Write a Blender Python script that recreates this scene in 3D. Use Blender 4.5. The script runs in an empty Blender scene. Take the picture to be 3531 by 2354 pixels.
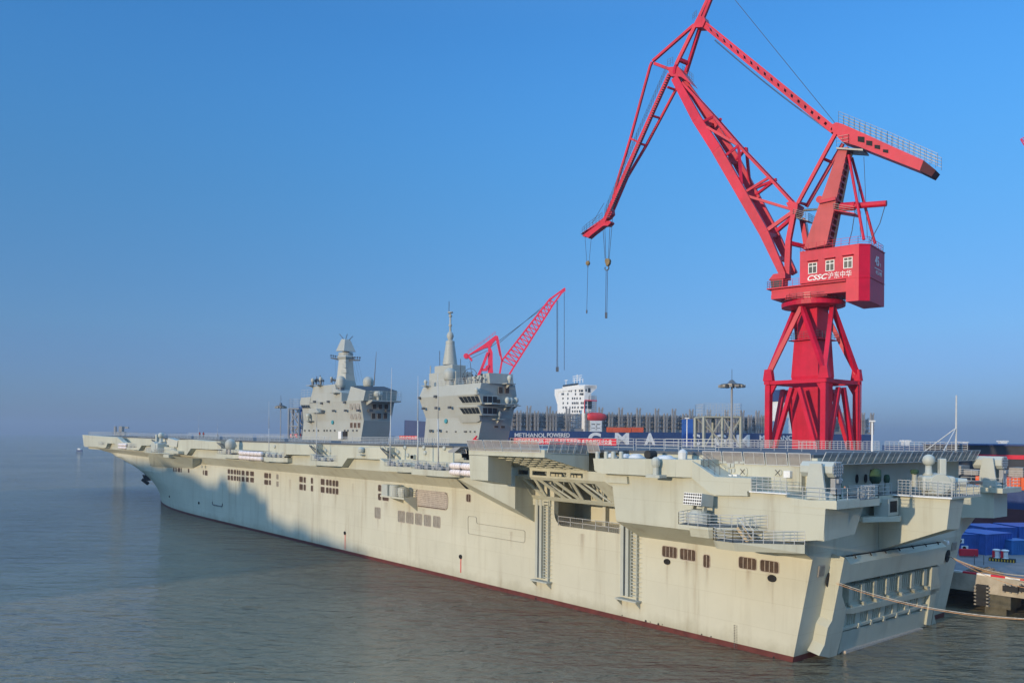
import bpy, bmesh, math, random
from mathutils import Vector, Matrix
random.seed(7)
R=math.radians
sc=bpy.context.scene
# ---------------------------------------------------------------- camera, sky, sun, exposure
# world frame: X = towards the big ship's bow, Y = to its port side, Z up, metres; origin at its transom on the waterline
F,PX,PY,ROLL=1881.,1176.,1000.7,.0080          # measured on the photo at 2352 x 1568
CAM=Vector((-42.6,85.2,21.))
TH=math.atan2(1541,1881)
FW=Vector((math.cos(TH),-math.sin(TH),0)); RT=Vector((-math.sin(TH),-math.cos(TH),0)); UP=Vector((0,0,1))
cam=bpy.data.cameras.new('camera'); camo=bpy.data.objects.new('camera',cam); sc.collection.objects.link(camo)
cam.sensor_width=36; cam.lens=F/2352*36; cam.shift_y=(PY-784)/2352; cam.clip_start=1; cam.clip_end=30000
rgt=RT*math.cos(ROLL)-UP*math.sin(ROLL)*-1; rgt=RT*math.cos(ROLL)+UP*math.sin(ROLL); upv=UP*math.cos(ROLL)-RT*math.sin(ROLL)
M4=Matrix((( rgt.x,upv.x,-FW.x,CAM.x),(rgt.y,upv.y,-FW.y,CAM.y),(rgt.z,upv.z,-FW.z,CAM.z),(0,0,0,1)))
camo.matrix_world=M4; sc.camera=camo
SUN=Vector((-.095,.98,.15)).normalized()
w=bpy.data.worlds.new('World'); sc.world=w; w.use_nodes=True
nt=w.node_tree; bg=nt.nodes['Background']; sky=nt.nodes.new('ShaderNodeTexSky'); sky.sky_type='NISHITA'; sky.sun_disc=False
sky.sun_elevation=math.asin(SUN.z); sky.sun_rotation=math.atan2(SUN.x,SUN.y)
sky.air_density=1.0; sky.dust_density=0.4; sky.ozone_density=2.5; sky.altitude=0
tcw=nt.nodes.new('ShaderNodeTexCoord'); spw=nt.nodes.new('ShaderNodeSeparateXYZ'); nt.links.new(tcw.outputs['Generated'],spw.inputs[0])
rw=nt.nodes.new('ShaderNodeValToRGB'); rw.color_ramp.interpolation='B_SPLINE'; nt.links.new(spw.outputs[2],rw.inputs[0])   # sky tint by elevation; overhead part brightened as added fill for shaded faces
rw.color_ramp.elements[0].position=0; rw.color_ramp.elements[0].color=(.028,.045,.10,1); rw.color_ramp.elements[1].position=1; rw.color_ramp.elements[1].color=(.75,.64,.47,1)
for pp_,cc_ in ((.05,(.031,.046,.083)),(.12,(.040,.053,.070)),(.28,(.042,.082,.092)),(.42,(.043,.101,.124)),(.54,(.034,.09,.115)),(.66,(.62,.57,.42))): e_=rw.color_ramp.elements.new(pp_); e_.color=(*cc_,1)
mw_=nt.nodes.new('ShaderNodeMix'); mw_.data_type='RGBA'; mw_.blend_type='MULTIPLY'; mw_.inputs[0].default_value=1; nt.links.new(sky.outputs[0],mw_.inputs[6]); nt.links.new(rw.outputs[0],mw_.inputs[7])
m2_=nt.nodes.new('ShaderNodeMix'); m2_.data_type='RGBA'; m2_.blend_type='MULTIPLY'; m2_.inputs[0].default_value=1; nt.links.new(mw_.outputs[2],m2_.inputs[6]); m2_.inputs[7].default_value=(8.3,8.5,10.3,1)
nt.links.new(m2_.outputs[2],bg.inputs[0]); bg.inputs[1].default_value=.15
sl=bpy.data.lights.new('sun','SUN'); sl.energy=2.45; sl.angle=R(.6); sl.color=(1,.80,.54)
slo=bpy.data.objects.new('sun',sl); sc.collection.objects.link(slo); slo.rotation_euler=SUN.to_track_quat('Z','Y').to_euler()
sc.view_settings.view_transform='Standard'; sc.view_settings.look='None'; sc.view_settings.exposure=.6; sc.view_settings.gamma=1
sc.cycles.volume_bounces=0; sc.cycles.max_bounces=6; sc.cycles.transparent_max_bounces=12; sc.cycles.volume_step_rate=8; sc.cycles.volume_max_steps=24
# ---------------------------------------------------------------- measuring helpers: photo point -> point on a real plane
K=3531/2352
def crop(ox,oy,s): return lambda x,y:((ox+x*s)/K,(oy+y*s)/K)
s8=800/2281
A=crop(250,1350,s8);B=crop(900,1350,s8);C3=crop(1550,1400,s8);D=crop(2250,1450,s8);E5=crop(2731,1450,s8);G=crop(2731,1800,800/2264)
I1=crop(950,1120,450/1680);I2=crop(1400,1020,450/1307);J=crop(1950,0,800/1568);Kc=crop(2350,350,900/1882);MM=crop(2550,700,600/2091);T=crop(2550,1000,550/1487);S=crop(1700,1250,950/2352)
Q=crop(3131,1500,400/1045);BW=crop(250,1450,350/2195);L1=crop(1600,1500,600/2352);L2=crop(2250,1650,600/2352);P3=crop(1400,1500,300/2352);P4=crop(2750,1500,400/2349);H3=crop(1980,700,200/697)
def ray(p):
    a0=p[0]-PX;b0=PY-p[1];c,s=math.cos(ROLL),math.sin(ROLL)
    return FW+RT*((a0*c-b0*s)/F)+UP*((a0*s+b0*c)/F)
def hit(p,o,n):
    r=ray(p); n=Vector(n); return CAM+r*(n.dot(Vector(o)-CAM)/n.dot(r))
def onY(p,y): return hit(p,(0,y,0),(0,1,0))
def onX(p,x): return hit(p,(x,0,0),(1,0,0))
def onZ(p,z): return hit(p,(0,0,z),(0,0,1))
def dep(p,d): return CAM+ray(p)*d
# ---------------------------------------------------------------- materials
def nd(m,t,**k):
    n=m.node_tree.nodes.new(t)
    for a,b in k.items(): setattr(n,a,b)
    return n
def mat(name,col,rough=.6,metal=0,var=.12,scale=.35,streak=0,rust=0,bump=0,spec=.4,emit=0):
    m=bpy.data.materials.new(name); m.use_nodes=True; b=m.node_tree.nodes['Principled BSDF']; L=m.node_tree.links.new
    b.inputs['Roughness'].default_value=rough; b.inputs['Metallic'].default_value=metal; b.inputs['Specular IOR Level'].default_value=spec
    tc=nd(m,'ShaderNodeTexCoord'); n=nd(m,'ShaderNodeTexNoise'); n.inputs['Scale'].default_value=scale; n.inputs['Detail'].default_value=6; n.inputs['Roughness'].default_value=.6
    L(tc.outputs['Object'],n.inputs['Vector'])
    r=nd(m,'ShaderNodeValToRGB'); r.color_ramp.elements[0].position=.3; r.color_ramp.elements[1].position=.7
    c=Vector(col); r.color_ramp.elements[0].color=(*(c*(1-var)),1); r.color_ramp.elements[1].color=(*(c*(1+var*.6)),1)
    L(n.outputs[0],r.inputs[0]); out=r.outputs[0]
    if streak or rust:
        mp=nd(m,'ShaderNodeMapping'); mp.inputs['Scale'].default_value=(.45,.45,.035); L(tc.outputs['Object'],mp.inputs[0])
        n2=nd(m,'ShaderNodeTexNoise'); n2.inputs['Scale'].default_value=1.3; n2.inputs['Detail'].default_value=8; n2.inputs['Roughness'].default_value=.65; L(mp.outputs[0],n2.inputs['Vector'])
        for amt,lo,hi,cc in ((streak,.5,.75,(.55,.50,.42)),(rust,.60,.82,(.62,.36,.2))):
            if not amt: continue
            q=nd(m,'ShaderNodeMapRange'); q.inputs[1].default_value=lo; q.inputs[2].default_value=hi; q.inputs[4].default_value=amt; L(n2.outputs[0] if cc[1]>.4 else n2.outputs[0],q.inputs[0])
            mx=nd(m,'ShaderNodeMix',data_type='RGBA',blend_type='MULTIPLY'); mx.inputs[7].default_value=(*cc,1)
            L(q.outputs[0],mx.inputs[0]); L(out,mx.inputs[6]); out=mx.outputs[2]
    L(out,b.inputs['Base Color'])
    if bump:
        bp=nd(m,'ShaderNodeBump'); bp.inputs['Strength'].default_value=bump; bp.inputs['Distance'].default_value=.05
        n3=nd(m,'ShaderNodeTexNoise'); n3.inputs['Scale'].default_value=scale*6; L(tc.outputs['Object'],n3.inputs['Vector']); L(n3.outputs[0],bp.inputs['Height']); L(bp.outputs[0],b.inputs['Normal'])
    return m
def plates(m,sx,sz,amt=.10,axis='XZ'):
    # faint welded plate grid and oil-canning in the bump only, on top of mat()
    b=m.node_tree.nodes['Principled BSDF']; L=m.node_tree.links.new
    tc=nd(m,'ShaderNodeTexCoord'); sp=nd(m,'ShaderNodeSeparateXYZ'); cb=nd(m,'ShaderNodeCombineXYZ'); L(tc.outputs['Object'],sp.inputs[0])
    ad=nd(m,'ShaderNodeMath',operation='ADD'); L(sp.outputs[0],ad.inputs[0]); L(sp.outputs[1],ad.inputs[1]); L(ad.outputs[0],cb.inputs[0]); L(sp.outputs[2],cb.inputs[1])
    br=nd(m,'ShaderNodeTexBrick'); br.inputs['Scale'].default_value=1; br.inputs['Brick Width'].default_value=sx; br.inputs['Row Height'].default_value=sz; br.inputs['Mortar Size'].default_value=.03; br.inputs['Mortar Smooth'].default_value=.4
    br.inputs[1].default_value=(1,1,1,1); br.inputs[2].default_value=(.965,.965,.955,1); br.inputs[3].default_value=(.86,.84,.80,1); L(cb.outputs[0],br.inputs[0])
    src=b.inputs['Base Color'].links[0].from_socket
    mx=nd(m,'ShaderNodeMix',data_type='RGBA',blend_type='MULTIPLY'); mx.inputs[0].default_value=.8; L(src,mx.inputs[6]); L(br.outputs[0],mx.inputs[7]); L(mx.outputs[2],b.inputs['Base Color'])
    n=nd(m,'ShaderNodeTexNoise'); n.inputs['Scale'].default_value=.7; n.inputs['Detail'].default_value=2; L(tc.outputs['Object'],n.inputs['Vector'])
    bp=nd(m,'ShaderNodeBump'); bp.inputs['Strength'].default_value=.25; bp.inputs['Distance'].default_value=.12; L(n.outputs[0],bp.inputs['Height']); L(bp.outputs[0],b.inputs['Normal'])
    return m
HULL=(.565,.55,.44)
m_hull=plates(mat('hull_paint',HULL,.55,var=.08,scale=.12,streak=.38,rust=.42),9,2.6)
m_gal=plates(mat('upperworks_paint',(.50,.50,.405),.55,var=.07,scale=.15,streak=.35,rust=.35),7,2.4)
m_sup=plates(mat('superstructure_paint',(.40,.41,.37),.5,var=.06,scale=.2,streak=.15,rust=.06),6,2.4)
def grime(m,z0,z1,amt):
    # dirty tide line along the water
    b=m.node_tree.nodes['Principled BSDF']; L=m.node_tree.links.new; tc=nd(m,'ShaderNodeTexCoord'); sp=nd(m,'ShaderNodeSeparateXYZ'); L(tc.outputs['Object'],sp.inputs[0])
    n=nd(m,'ShaderNodeTexNoise'); n.inputs['Scale'].default_value=.35; n.inputs['Detail'].default_value=8; n.inputs['Roughness'].default_value=.7; L(tc.outputs['Object'],n.inputs['Vector'])
    ad=nd(m,'ShaderNodeMath',operation='MULTIPLY_ADD'); L(n.outputs[0],ad.inputs[0]); ad.inputs[1].default_value=-4.2; L(sp.outputs[2],ad.inputs[2])
    q=nd(m,'ShaderNodeMapRange'); L(ad.outputs[0],q.inputs[0]); q.inputs[1].default_value=z0; q.inputs[2].default_value=z1; q.inputs[3].default_value=amt; q.inputs[4].default_value=0
    src=b.inputs['Base Color'].links[0].from_socket; mx=nd(m,'ShaderNodeMix',data_type='RGBA',blend_type='MULTIPLY'); L(q.outputs[0],mx.inputs[0]); L(src,mx.inputs[6]); mx.inputs[7].default_value=(.50,.47,.38,1); L(mx.outputs[2],b.inputs['Base Color'])
grime(m_hull,-2.2,-.2,.55)
m_redf=plates(mat('faded_crane_red',(.52,.075,.075),.6,var=.25,scale=.15,streak=.4,rust=.2),6,3)
m_boot_=0
m_boot=mat('boot_top_red',(.12,.028,.022),.7,var=.3,scale=1)
m_deck=mat('flight_deck_coating',(.10,.11,.12),.85,var=.2,scale=.3,bump=.3)
m_floor=mat('walkway_coating',(.11,.12,.12),.85,var=.2,scale=.6)
m_rail=mat('rail_paint',(.50,.51,.50),.5,var=.1,scale=2)
m_net=mat('safety_net_cord',(.36,.34,.31),.9,var=.25,scale=3)
m_dark=mat('black_recess',(.02,.018,.017),.9,var=.3,scale=2)
m_lou=mat('vent_louvre_rusty',(.10,.065,.045),.8,var=.45,scale=2.2)
m_lou2=mat('vent_louvre_grey',(.30,.28,.24),.7,var=.25,scale=1.5)
m_frame=mat('vent_frame',(.46,.40,.34),.6,var=.2,scale=2)
m_glass=mat('dark_glass',(.02,.025,.03),.28,spec=.4,var=.3,scale=1)
m_gun=mat('gun_paint',(.44,.46,.41),.5,var=.06,scale=.8)
m_metal=mat('gun_metal',(.16,.16,.16),.4,metal=.6,var=.2,scale=2)
m_raft=mat('raft_canister',(.80,.72,.70),.4,var=.05,scale=2)
m_red=plates(mat('crane_red',(.57,.003,.034),.5,var=.24,scale=.22,streak=.35,rust=.35),6,3)
m_red2=mat('far_crane_red',(.78,.02,.07),.5,var=.15,scale=.2)
m_white=mat('white_paint',(.78,.78,.76),.5,var=.06,scale=.3,streak=.2)
m_letter=mat('white_lettering',(.80,.78,.76),.6,var=.06)
m_navy=mat('navy_hull',(.022,.048,.15),.5,var=.15,scale=.05,streak=.3)
m_grey=mat('grey_steel',(.30,.31,.32),.6,var=.15,scale=.3)
m_lash=mat('lashing_bridge_grey',(.27,.26,.25),.65,var=.2,scale=.1)
m_blue=mat('blue_paint',(.03,.11,.40),.5,var=.25,scale=.6,streak=.4)
m_orange=mat('orange_paint',(.75,.11,.02),.55,var=.15,scale=.4,streak=.4)
m_maroon=mat('antifouling_maroon',(.10,.03,.035),.7,var=.35,scale=.3,streak=.5)
m_black=mat('black_hull_paint',(.03,.032,.04),.6,var=.3,scale=.2,streak=.3)
m_conc=mat('concrete',(.44,.39,.31),.9,var=.3,scale=.5,streak=.6,bump=.5)
m_concw=mat('wet_concrete',(.10,.09,.06),.6,var=.5,scale=.8,streak=.5)
m_asph=mat('quay_asphalt',(.19,.195,.20),.9,var=.25,scale=.25,bump=.4)
m_rub=mat('fender_rubber',(.025,.025,.025),.8,var=.4,scale=1)
m_rope=mat('mooring_rope',(.62,.33,.16),.9,var=.3,scale=4)
m_ropeW=mat('pale_rope',(.60,.52,.42),.9,var=.3,scale=4)
m_cable=mat('steel_cable',(.06,.06,.07),.6)
m_tarp=mat('white_tarpaulin',(.62,.62,.60),.7,var=.1,scale=1.5,bump=.8)
m_green=mat('green_canvas',(.035,.08,.045),.9,var=.3,scale=2,bump=1)
m_brass=mat('hook_block',(.20,.14,.06),.5,metal=.3,var=.3,scale=3)
m_ban=mat('red_banner',(.62,.02,.04),.7,var=.12,scale=1)
m_yel=mat('yellow_paint',(.75,.48,.05),.6,var=.2,scale=2)
m_skin=mat('skin',(.45,.24,.16),.6)
m_wood=mat('ladder_boards',(.62,.45,.25),.8,var=.3,scale=1)
m_bluec=mat('teal_fitting',(.05,.28,.33),.5)
# ---------------------------------------------------------------- mesh builder
ORI={}
class MB:
    def __init__(s): s.v=[];s.f=[];s.mi=[];s.cur=0
    def add(s,vs,fs):
        o=len(s.v); s.v+=[Vector(a) for a in vs]; s.f+=[[o+i for i in f] for f in fs]; s.mi+=[s.cur]*len(fs); return s
    def box(s,x0,x1,y0,y1,z0,z1):
        return s.add([(x0,y0,z0),(x1,y0,z0),(x1,y1,z0),(x0,y1,z0),(x0,y0,z1),(x1,y0,z1),(x1,y1,z1),(x0,y1,z1)],[(0,3,2,1),(4,5,6,7),(0,1,5,4),(1,2,6,5),(2,3,7,6),(3,0,4,7)])
    def obox(s,c,ax,ay,az):   # centre and three half-axis vectors
        c=Vector(c);ax,ay,az=map(Vector,(ax,ay,az)); v=[c+ax*i+ay*j+az*k for k in(-1,1) for j in(-1,1) for i in(-1,1)]
        return s.add(v,[(0,2,3,1),(4,5,7,6),(0,1,5,4),(1,3,7,5),(3,2,6,7),(2,0,4,6)])
    def bar(s,p,q,w=.1,h=None,up=(0,0,1),w2=None,h2=None):
        p,q=Vector(p),Vector(q); h=h or w; w2=w2 or w; h2=h2 or h; d=(q-p).normalized(); u=Vector(up)
        a=d.cross(u); a=a.normalized() if a.length>1e-3 else d.cross(Vector((1,0,0))).normalized(); b=a.cross(d)
        v=[]
        for c,ww,hh in((p,w,h),(q,w2,h2)): v+=[c-a*ww/2-b*hh/2,c+a*ww/2-b*hh/2,c+a*ww/2+b*hh/2,c-a*ww/2+b*hh/2]
        return s.add(v,[(0,1,2,3),(7,6,5,4),(0,4,5,1),(1,5,6,2),(2,6,7,3),(3,7,4,0)])
    def tube(s,p,q,r=.05,r2=None,n=6,cap=True):
        p,q=Vector(p),Vector(q); r2=r if r2 is None else r2; d=(q-p).normalized(); a=d.orthogonal().normalized(); b=d.cross(a); v=[]
        for c,rr in((p,r),(q,r2)): v+=[c+(a*math.cos(2*math.pi*i/n)+b*math.sin(2*math.pi*i/n))*rr for i in range(n)]
        f=[(i,(i+1)%n,n+(i+1)%n,n+i) for i in range(n)]
        if cap: f+=[tuple(reversed(range(n))),tuple(range(n,2*n))]
        return s.add(v,f)
    def path(s,pts,r=.05,n=5):
        for a,b in zip(pts,pts[1:]): s.tube(a,b,r,n=n)
        return s
    def prism(s,pts,ext):     # planar polygon (3D points) extruded by a vector
        pts=[Vector(p) for p in pts]; e=Vector(ext); n=len(pts)
        return s.add(pts+[p+e for p in pts],[tuple(range(n)),tuple(reversed(range(n,2*n)))]+[(i,n+i,n+(i+1)%n,(i+1)%n) for i in range(n)])
    def lathe(s,c,prof,n=20,axis=(0,0,1)):  # prof: (radius, height)
        c=Vector(c); d=Vector(axis).normalized(); a=d.orthogonal().normalized(); b=d.cross(a); v=[];f=[]
        for r,h in prof: v+=[c+d*h+(a*math.cos(2*math.pi*i/n)+b*math.sin(2*math.pi*i/n))*max(r,1e-3) for i in range(n)]
        for k in range(len(prof)-1): f+=[(k*n+i,k*n+(i+1)%n,(k+1)*n+(i+1)%n,(k+1)*n+i) for i in range(n)]
        f+=[tuple(reversed(range(n))),tuple(range((len(prof)-1)*n,len(prof)*n))]
        return s.add(v,f)
    def dome(s,c,r,h0=0,n=20):  # radome: short cylinder then sphere cap
        return s.lathe(c,[(r*.8,0),(r*.97,h0*.5+r*.2),(r,h0+r*.55)]+[(r*math.cos(t),h0+r*.55+r*math.sin(t)) for t in [i*math.pi/2/7 for i in range(1,8)]],n)
    def grid(s,P,closeu=False):
        nu=len(P);nv=len(P[0]); v=[p for row in P for p in row]; f=[]
        for i in range(nu-1+(1 if closeu else 0)):
            for j in range(nv-1): f.append((i*nv+j,((i+1)%nu)*nv+j,((i+1)%nu)*nv+j+1,i*nv+j+1))
        return s.add(v,f)
    def build(s,name,mats,parent=None,smooth=False,bevel=0,label=None,recalc=True,loc=None):
        me=bpy.data.meshes.new(name); o=bpy.data.objects.new(name,me); sc.collection.objects.link(o)
        org=ORI.get(parent.name,Vector()) if parent else Vector(loc or (0,0,0))
        me.from_pydata([v-org for v in s.v],[],s.f)
        for m in (mats if isinstance(mats,(list,tuple)) else [mats]): me.materials.append(m)
        for i,p in enumerate(me.polygons): p.material_index=s.mi[i]; p.use_smooth=smooth
        if recalc:
            bm=bmesh.new(); bm.from_mesh(me); bmesh.ops.recalc_face_normals(bm,faces=bm.faces); bm.to_mesh(me); bm.free()
        if bevel:
            b=o.modifiers.new('b','BEVEL'); b.width=bevel; b.segments=2; b.limit_method='ANGLE'; b.angle_limit=R(50)
        if parent: o.parent=parent; ORI[o.name]=org
        else: o.location=org; ORI[o.name]=org
        if label: o['label']=label
        return o
def tag(o,label=None,cat=None,group=None,kind=None):
    if label: o['label']=label
    if cat: o['category']=cat
    if group: o['group']=group
    if kind: o['kind']=kind
    return o
def thing(name,loc,label,cat,group=None):
    o=bpy.data.objects.new(name,None); sc.collection.objects.link(o); o.location=loc; ORI[o.name]=Vector(loc); o.empty_display_size=.5
    return tag(o,label,cat,group)
def copy_tree(o,loc,label=None,group=None,parent=None,rz=0):
    c=o.copy(); sc.collection.objects.link(c); c.parent=parent; c.matrix_parent_inverse=Matrix()
    if parent is None: c.location=loc; c.rotation_euler.z=rz
    if label: c['label']=label
    if group: c['group']=group
    for ch in list(o.children): copy_tree(ch,None,parent=c)
    return c
def text(txt,size,loc,xdir,updir,m,parent=None,name='lettering',ext=.02,align='CENTER',shear=0,fit=None,bold=0):
    cu=bpy.data.curves.new(name,'FONT'); cu.body=txt; cu.size=size; cu.extrude=ext; cu.align_x=align; cu.align_y='CENTER'; cu.shear=shear; cu.offset=bold*size
    o=bpy.data.objects.new('tmp',cu); sc.collection.objects.link(o)
    dg=bpy.context.evaluated_depsgraph_get(); me=bpy.data.meshes.new_from_object(o.evaluated_get(dg)); bpy.data.objects.remove(o)
    xs=[v.co.x for v in me.vertices]; wd=max(xs)-min(xs) if xs else 1; k=(fit/wd) if fit else 1
    x=Vector(xdir).normalized(); u=Vector(updir).normalized(); z=x.cross(u)
    org=ORI.get(parent.name,Vector()) if parent else Vector()
    for v in me.vertices: v.co=Vector(loc)+x*v.co.x*k+u*v.co.y+z*v.co.z-org
    me.materials.clear(); me.materials.append(m); me.name=name
    q=bpy.data.objects.new(name,me); sc.collection.objects.link(q); q.parent=parent; ORI[q.name]=org
    return q
def railing(mb,pts,h=1.05,step=1.5,rails=3,r=.03):
    pts=[Vector(p) for p in pts]
    for a,b in zip(pts,pts[1:]):
        n=max(1,round((b-a).length/step))
        for k in range(rails): mb.tube(a+UP*h*(k+1)/rails,b+UP*h*(k+1)/rails,r,n=4)
        for i in range(n+1): q=a.lerp(b,i/n); mb.tube(q,q+UP*h,r,n=4)
    return mb
# ---------------------------------------------------------------- the big ship: hull, deck, galleries
def clamp(a,b,c): return max(b,min(c,a))
def Yh(x,z):
    xs=153.7+.81*z+.43*z*z; xe=XE(z); q=2.67-.023*z; t=clamp((x-xs)/(xe-xs),0,1)
    return 16.1*(1-t**q)
def XE(z): return 244.7-.0756*z+.1275*z*z
def X0(z): return -.2*min(z,9.8)
def ZD(x): return 19.5+.5*clamp((x-130)/150,0,1)
def ZT(x): return 13.4+1.3*clamp((x-170)/90,0,1)
def ZS(x): return 15.2+.75*clamp((x-150)/125,0,1)
ship=thing('assault_ship',(0,0,0),'huge pale grey warship with two island towers and a flat flight deck, moored alongside','warship')
TT=[0,.15,.3,.42,.52,.58]+[.6+.4*i/36 for i in range(1,37)]
def side_grid(mb,zs,sg,x0=None,xtop=None):
    P=[]
    for t in TT:
        row=[]
        for k,z in enumerate(zs):
            a=X0(z) if x0 is None else x0; b=XE(z); x=a+(b-a)*t
            row.append((x,sg*Yh(x,z),z))
        P.append(row)
    mb.grid(P)
h=MB()
ZA=[.55,1.5,3,4.5,6,7.5,9.9]
side_grid(h,ZA,1); side_grid(h,ZA,-1)
ZB=[9.9,11,12.2,13.4]
side_grid(h,ZB,1,x0=37.0); side_grid(h,ZB,-1,x0=-2)
for sg in (1,-1):   # hull above the lower knuckle at the bow, then the sloping soffit out to the gallery edge
    xs=[(37 if sg>0 else -2),52]+[60+i*10 for i in range(15)]+[200+i*2.5 for i in range(33)]
    xs=[x for x in xs if x<280]; P=[];Q2=[]
    for x in xs:
        zt=ZT(x); y=sg*Yh(x,zt); P.append([(x,sg*Yh(x,13.4),13.4),(x,y,zt)])
        k=clamp((x-38)/14,0,1) if sg>0 else 1
        Q2.append([(x,y,zt),(x,sg*(18.2),ZS(x))])
    h.grid(P)
    if sg>0: Q2=[q for q in Q2 if q[0][0]>=52]
    h.grid(Q2)
# transom: raked lower half, upright upper half
h.add([(X0(.55),-16.1,.55),(X0(.55),16.1,.55),(-1.96,16.1,9.8),(-1.96,-16.1,9.8)],[(0,1,2,3)])
h.add([(-1.96,-16.1,9.8),(-1.96,16.1,9.8),(-2,16.1,15.2),(-2,-16.1,15.2)],[(0,1,2,3)])
hull=h.build('hull',m_hull,ship,smooth=False,recalc=False)
for p in hull.data.polygons: p.use_smooth = p.center.x>60 and abs(p.normal.z)<.6
b=MB(); side_grid(b,[-1,.55],1);side_grid(b,[-1,.55],-1); b.add([(0,-16.1,-1),(0,16.1,-1),(X0(.55),16.1,.55),(X0(.55),-16.1,.55)],[(0,1,2,3)])
bo=b.build('boot_topping',m_boot,ship,recalc=False)
# flight deck sheet with thickness
d=MB(); xs=[-2.5,20,44,80,130,160,190,220,250,279]; P=[]
for x in xs: P.append([(x,-17.6,ZD(x)-.3),(x,-17.6,ZD(x)),(x,17,ZD(x)),(x,17,ZD(x)-.3)])
d.grid(P); d.add(P[0],[(0,1,2,3)]); d.add(P[-1],[(3,2,1,0)]); d.box(20,44.5,17.0,18.8,19.22,19.5)
d.build('flight_deck',m_deck,ship)
# upper walls under the deck edge
u=MB(); P=[];P2=[];P3_=[]
xs=[44,52,80,130,160,190,220,250,279]
for x in xs:
    P.append([(x,16.9,15.2),(x,16.9,ZD(x)-.3)]); P2.append([(x,-18.2,ZS(x)),(x,-17.5,ZD(x)-.3)])
    P3_.append([(x,18.2,ZS(x)),(x,18.2,ZS(x)+1.9),(x,16.9,ZS(x)+1.9)])
u.grid(P);u.grid(P2);u.grid(P3_)
u.add([(-1,-17.5,15),(-2,-18.2,12),(44,-18.2,15.2),(44,-17.5,19.2),(-1,-17.5,19.2)],[(0,1,2,3,4)])
u.add([(279,-18.2,ZS(279)),(279,18.2,ZS(279)),(279,18.2,ZD(279)-.3),(279,-18.2,ZD(279)-.3)],[(0,1,2,3)])
u.box(-1,44,16.0,16.9,15.3,19.2) if False else None
u.build('gallery_wall',m_gal,ship,recalc=False)
# gallery fascias and high boxes, outlines measured on the plane Y = 19.5
def fascia(cropf,pts,yo=19.5,yi=18.15,name='gallery_box',cham=None,lab=None,m=None):
    mb=MB(); P=[onY(cropf(*p),yo) for p in pts]; mb.prism(P,(0,yi-yo,0))
    if cham:   # chamfered aft end: two points top/bottom on the outer plane, receding over a run
        a,bb,run=cham; a=onY(cropf(*a),yo);bb=onY(cropf(*bb),yo)
        mb.prism([(a.x,yo,a.z),(a.x-run,yo-1.2,a.z),(a.x-run,yi,a.z),(a.x,yi,a.z)],(0,0,bb.z-a.z))
    return mb.build(name,m or m_gal,ship,label=lab)
fascia(BW,[(215,305),(820,350),(820,490),(760,483),(722,583),(245,545)],yi=16.9,cham=((820,350),(820,490),4))
fascia(A,[(375,445),(378,470),(445,545),(620,573),(650,575),(682,526),(720,528),(720,462),(640,460),(615,500),(500,500),(440,447)],yi=18.2)
fascia(A,[(640,460),(720,462),(720,528),(680,527)],yo=19.53,yi=16.9,cham=((720,462),(720,528),5))
fascia(A,[(1000,475),(1175,470),(1340,485),(1340,566),(1165,556),(1122,620),(1000,612)],yo=19.53,yi=16.9,cham=((1340,485),(1340,566),4.5))
fascia(A,[(1450,560),(1520,598),(1640,600),(1640,660),(1860,690),(2050,692),(2100,617),(2150,617),(2150,510),(2040,505),(2040,612),(1870,600),(1490,560)],yi=18.2)
fascia(B,[(190,505),(385,515),(385,620),(245,614),(200,615)],yo=19.53,yi=16.9,cham=((385,515),(385,620),4))
fascia(B,[(480,612),(570,650),(690,640),(690,545),(820,540),(905,650),(850,652),(795,735),(480,725)],yi=18.2)
fascia(B,[(820,540),(1070,545),(1070,662),(905,652),(850,652),(820,640)],yo=19.53,yi=16.9,cham=((1070,545),(1070,662),3.4))
fascia(B,[(1170,655),(1215,690),(1440,700),(1480,750),(1480,788),(1170,765)],yi=18.2)
# stairs down from the high boxes
for cr,a,bb in ((A,(440,450),(495,505)),(A,(775,472),(805,500)),(A,(1420,500),(1490,560)),(B,(475,527),(572,640)),(B,(1175,552),(1268,650)),(D,(395,385),(612,545))):
    st=MB(); yy=19.0 if cr is not D else 19.6; p,q=onY(cr(*a),yy),onY(cr(*bb),yy)
    for o in (0,-.8): st.bar(p+Vector((0,o,0)),q+Vector((0,o,0)),.06,.22)
    for i in range(9): c=p.lerp(q,(i+.5)/9); st.obox(c+Vector((0,-.4,0)),(.13,0,0),(0,.38,0),(0,0,.02))
    for o in (0,-.8):
        st.tube(p+Vector((0,o,.9)),q+Vector((0,o,.9)),.03,n=4)
        for f in (0,.5,1): c=p.lerp(q,f)+Vector((0,o,0)); st.tube(c,c+UP*.9,.025,n=4)
    st.build('stairway',m_metal,ship)
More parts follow.
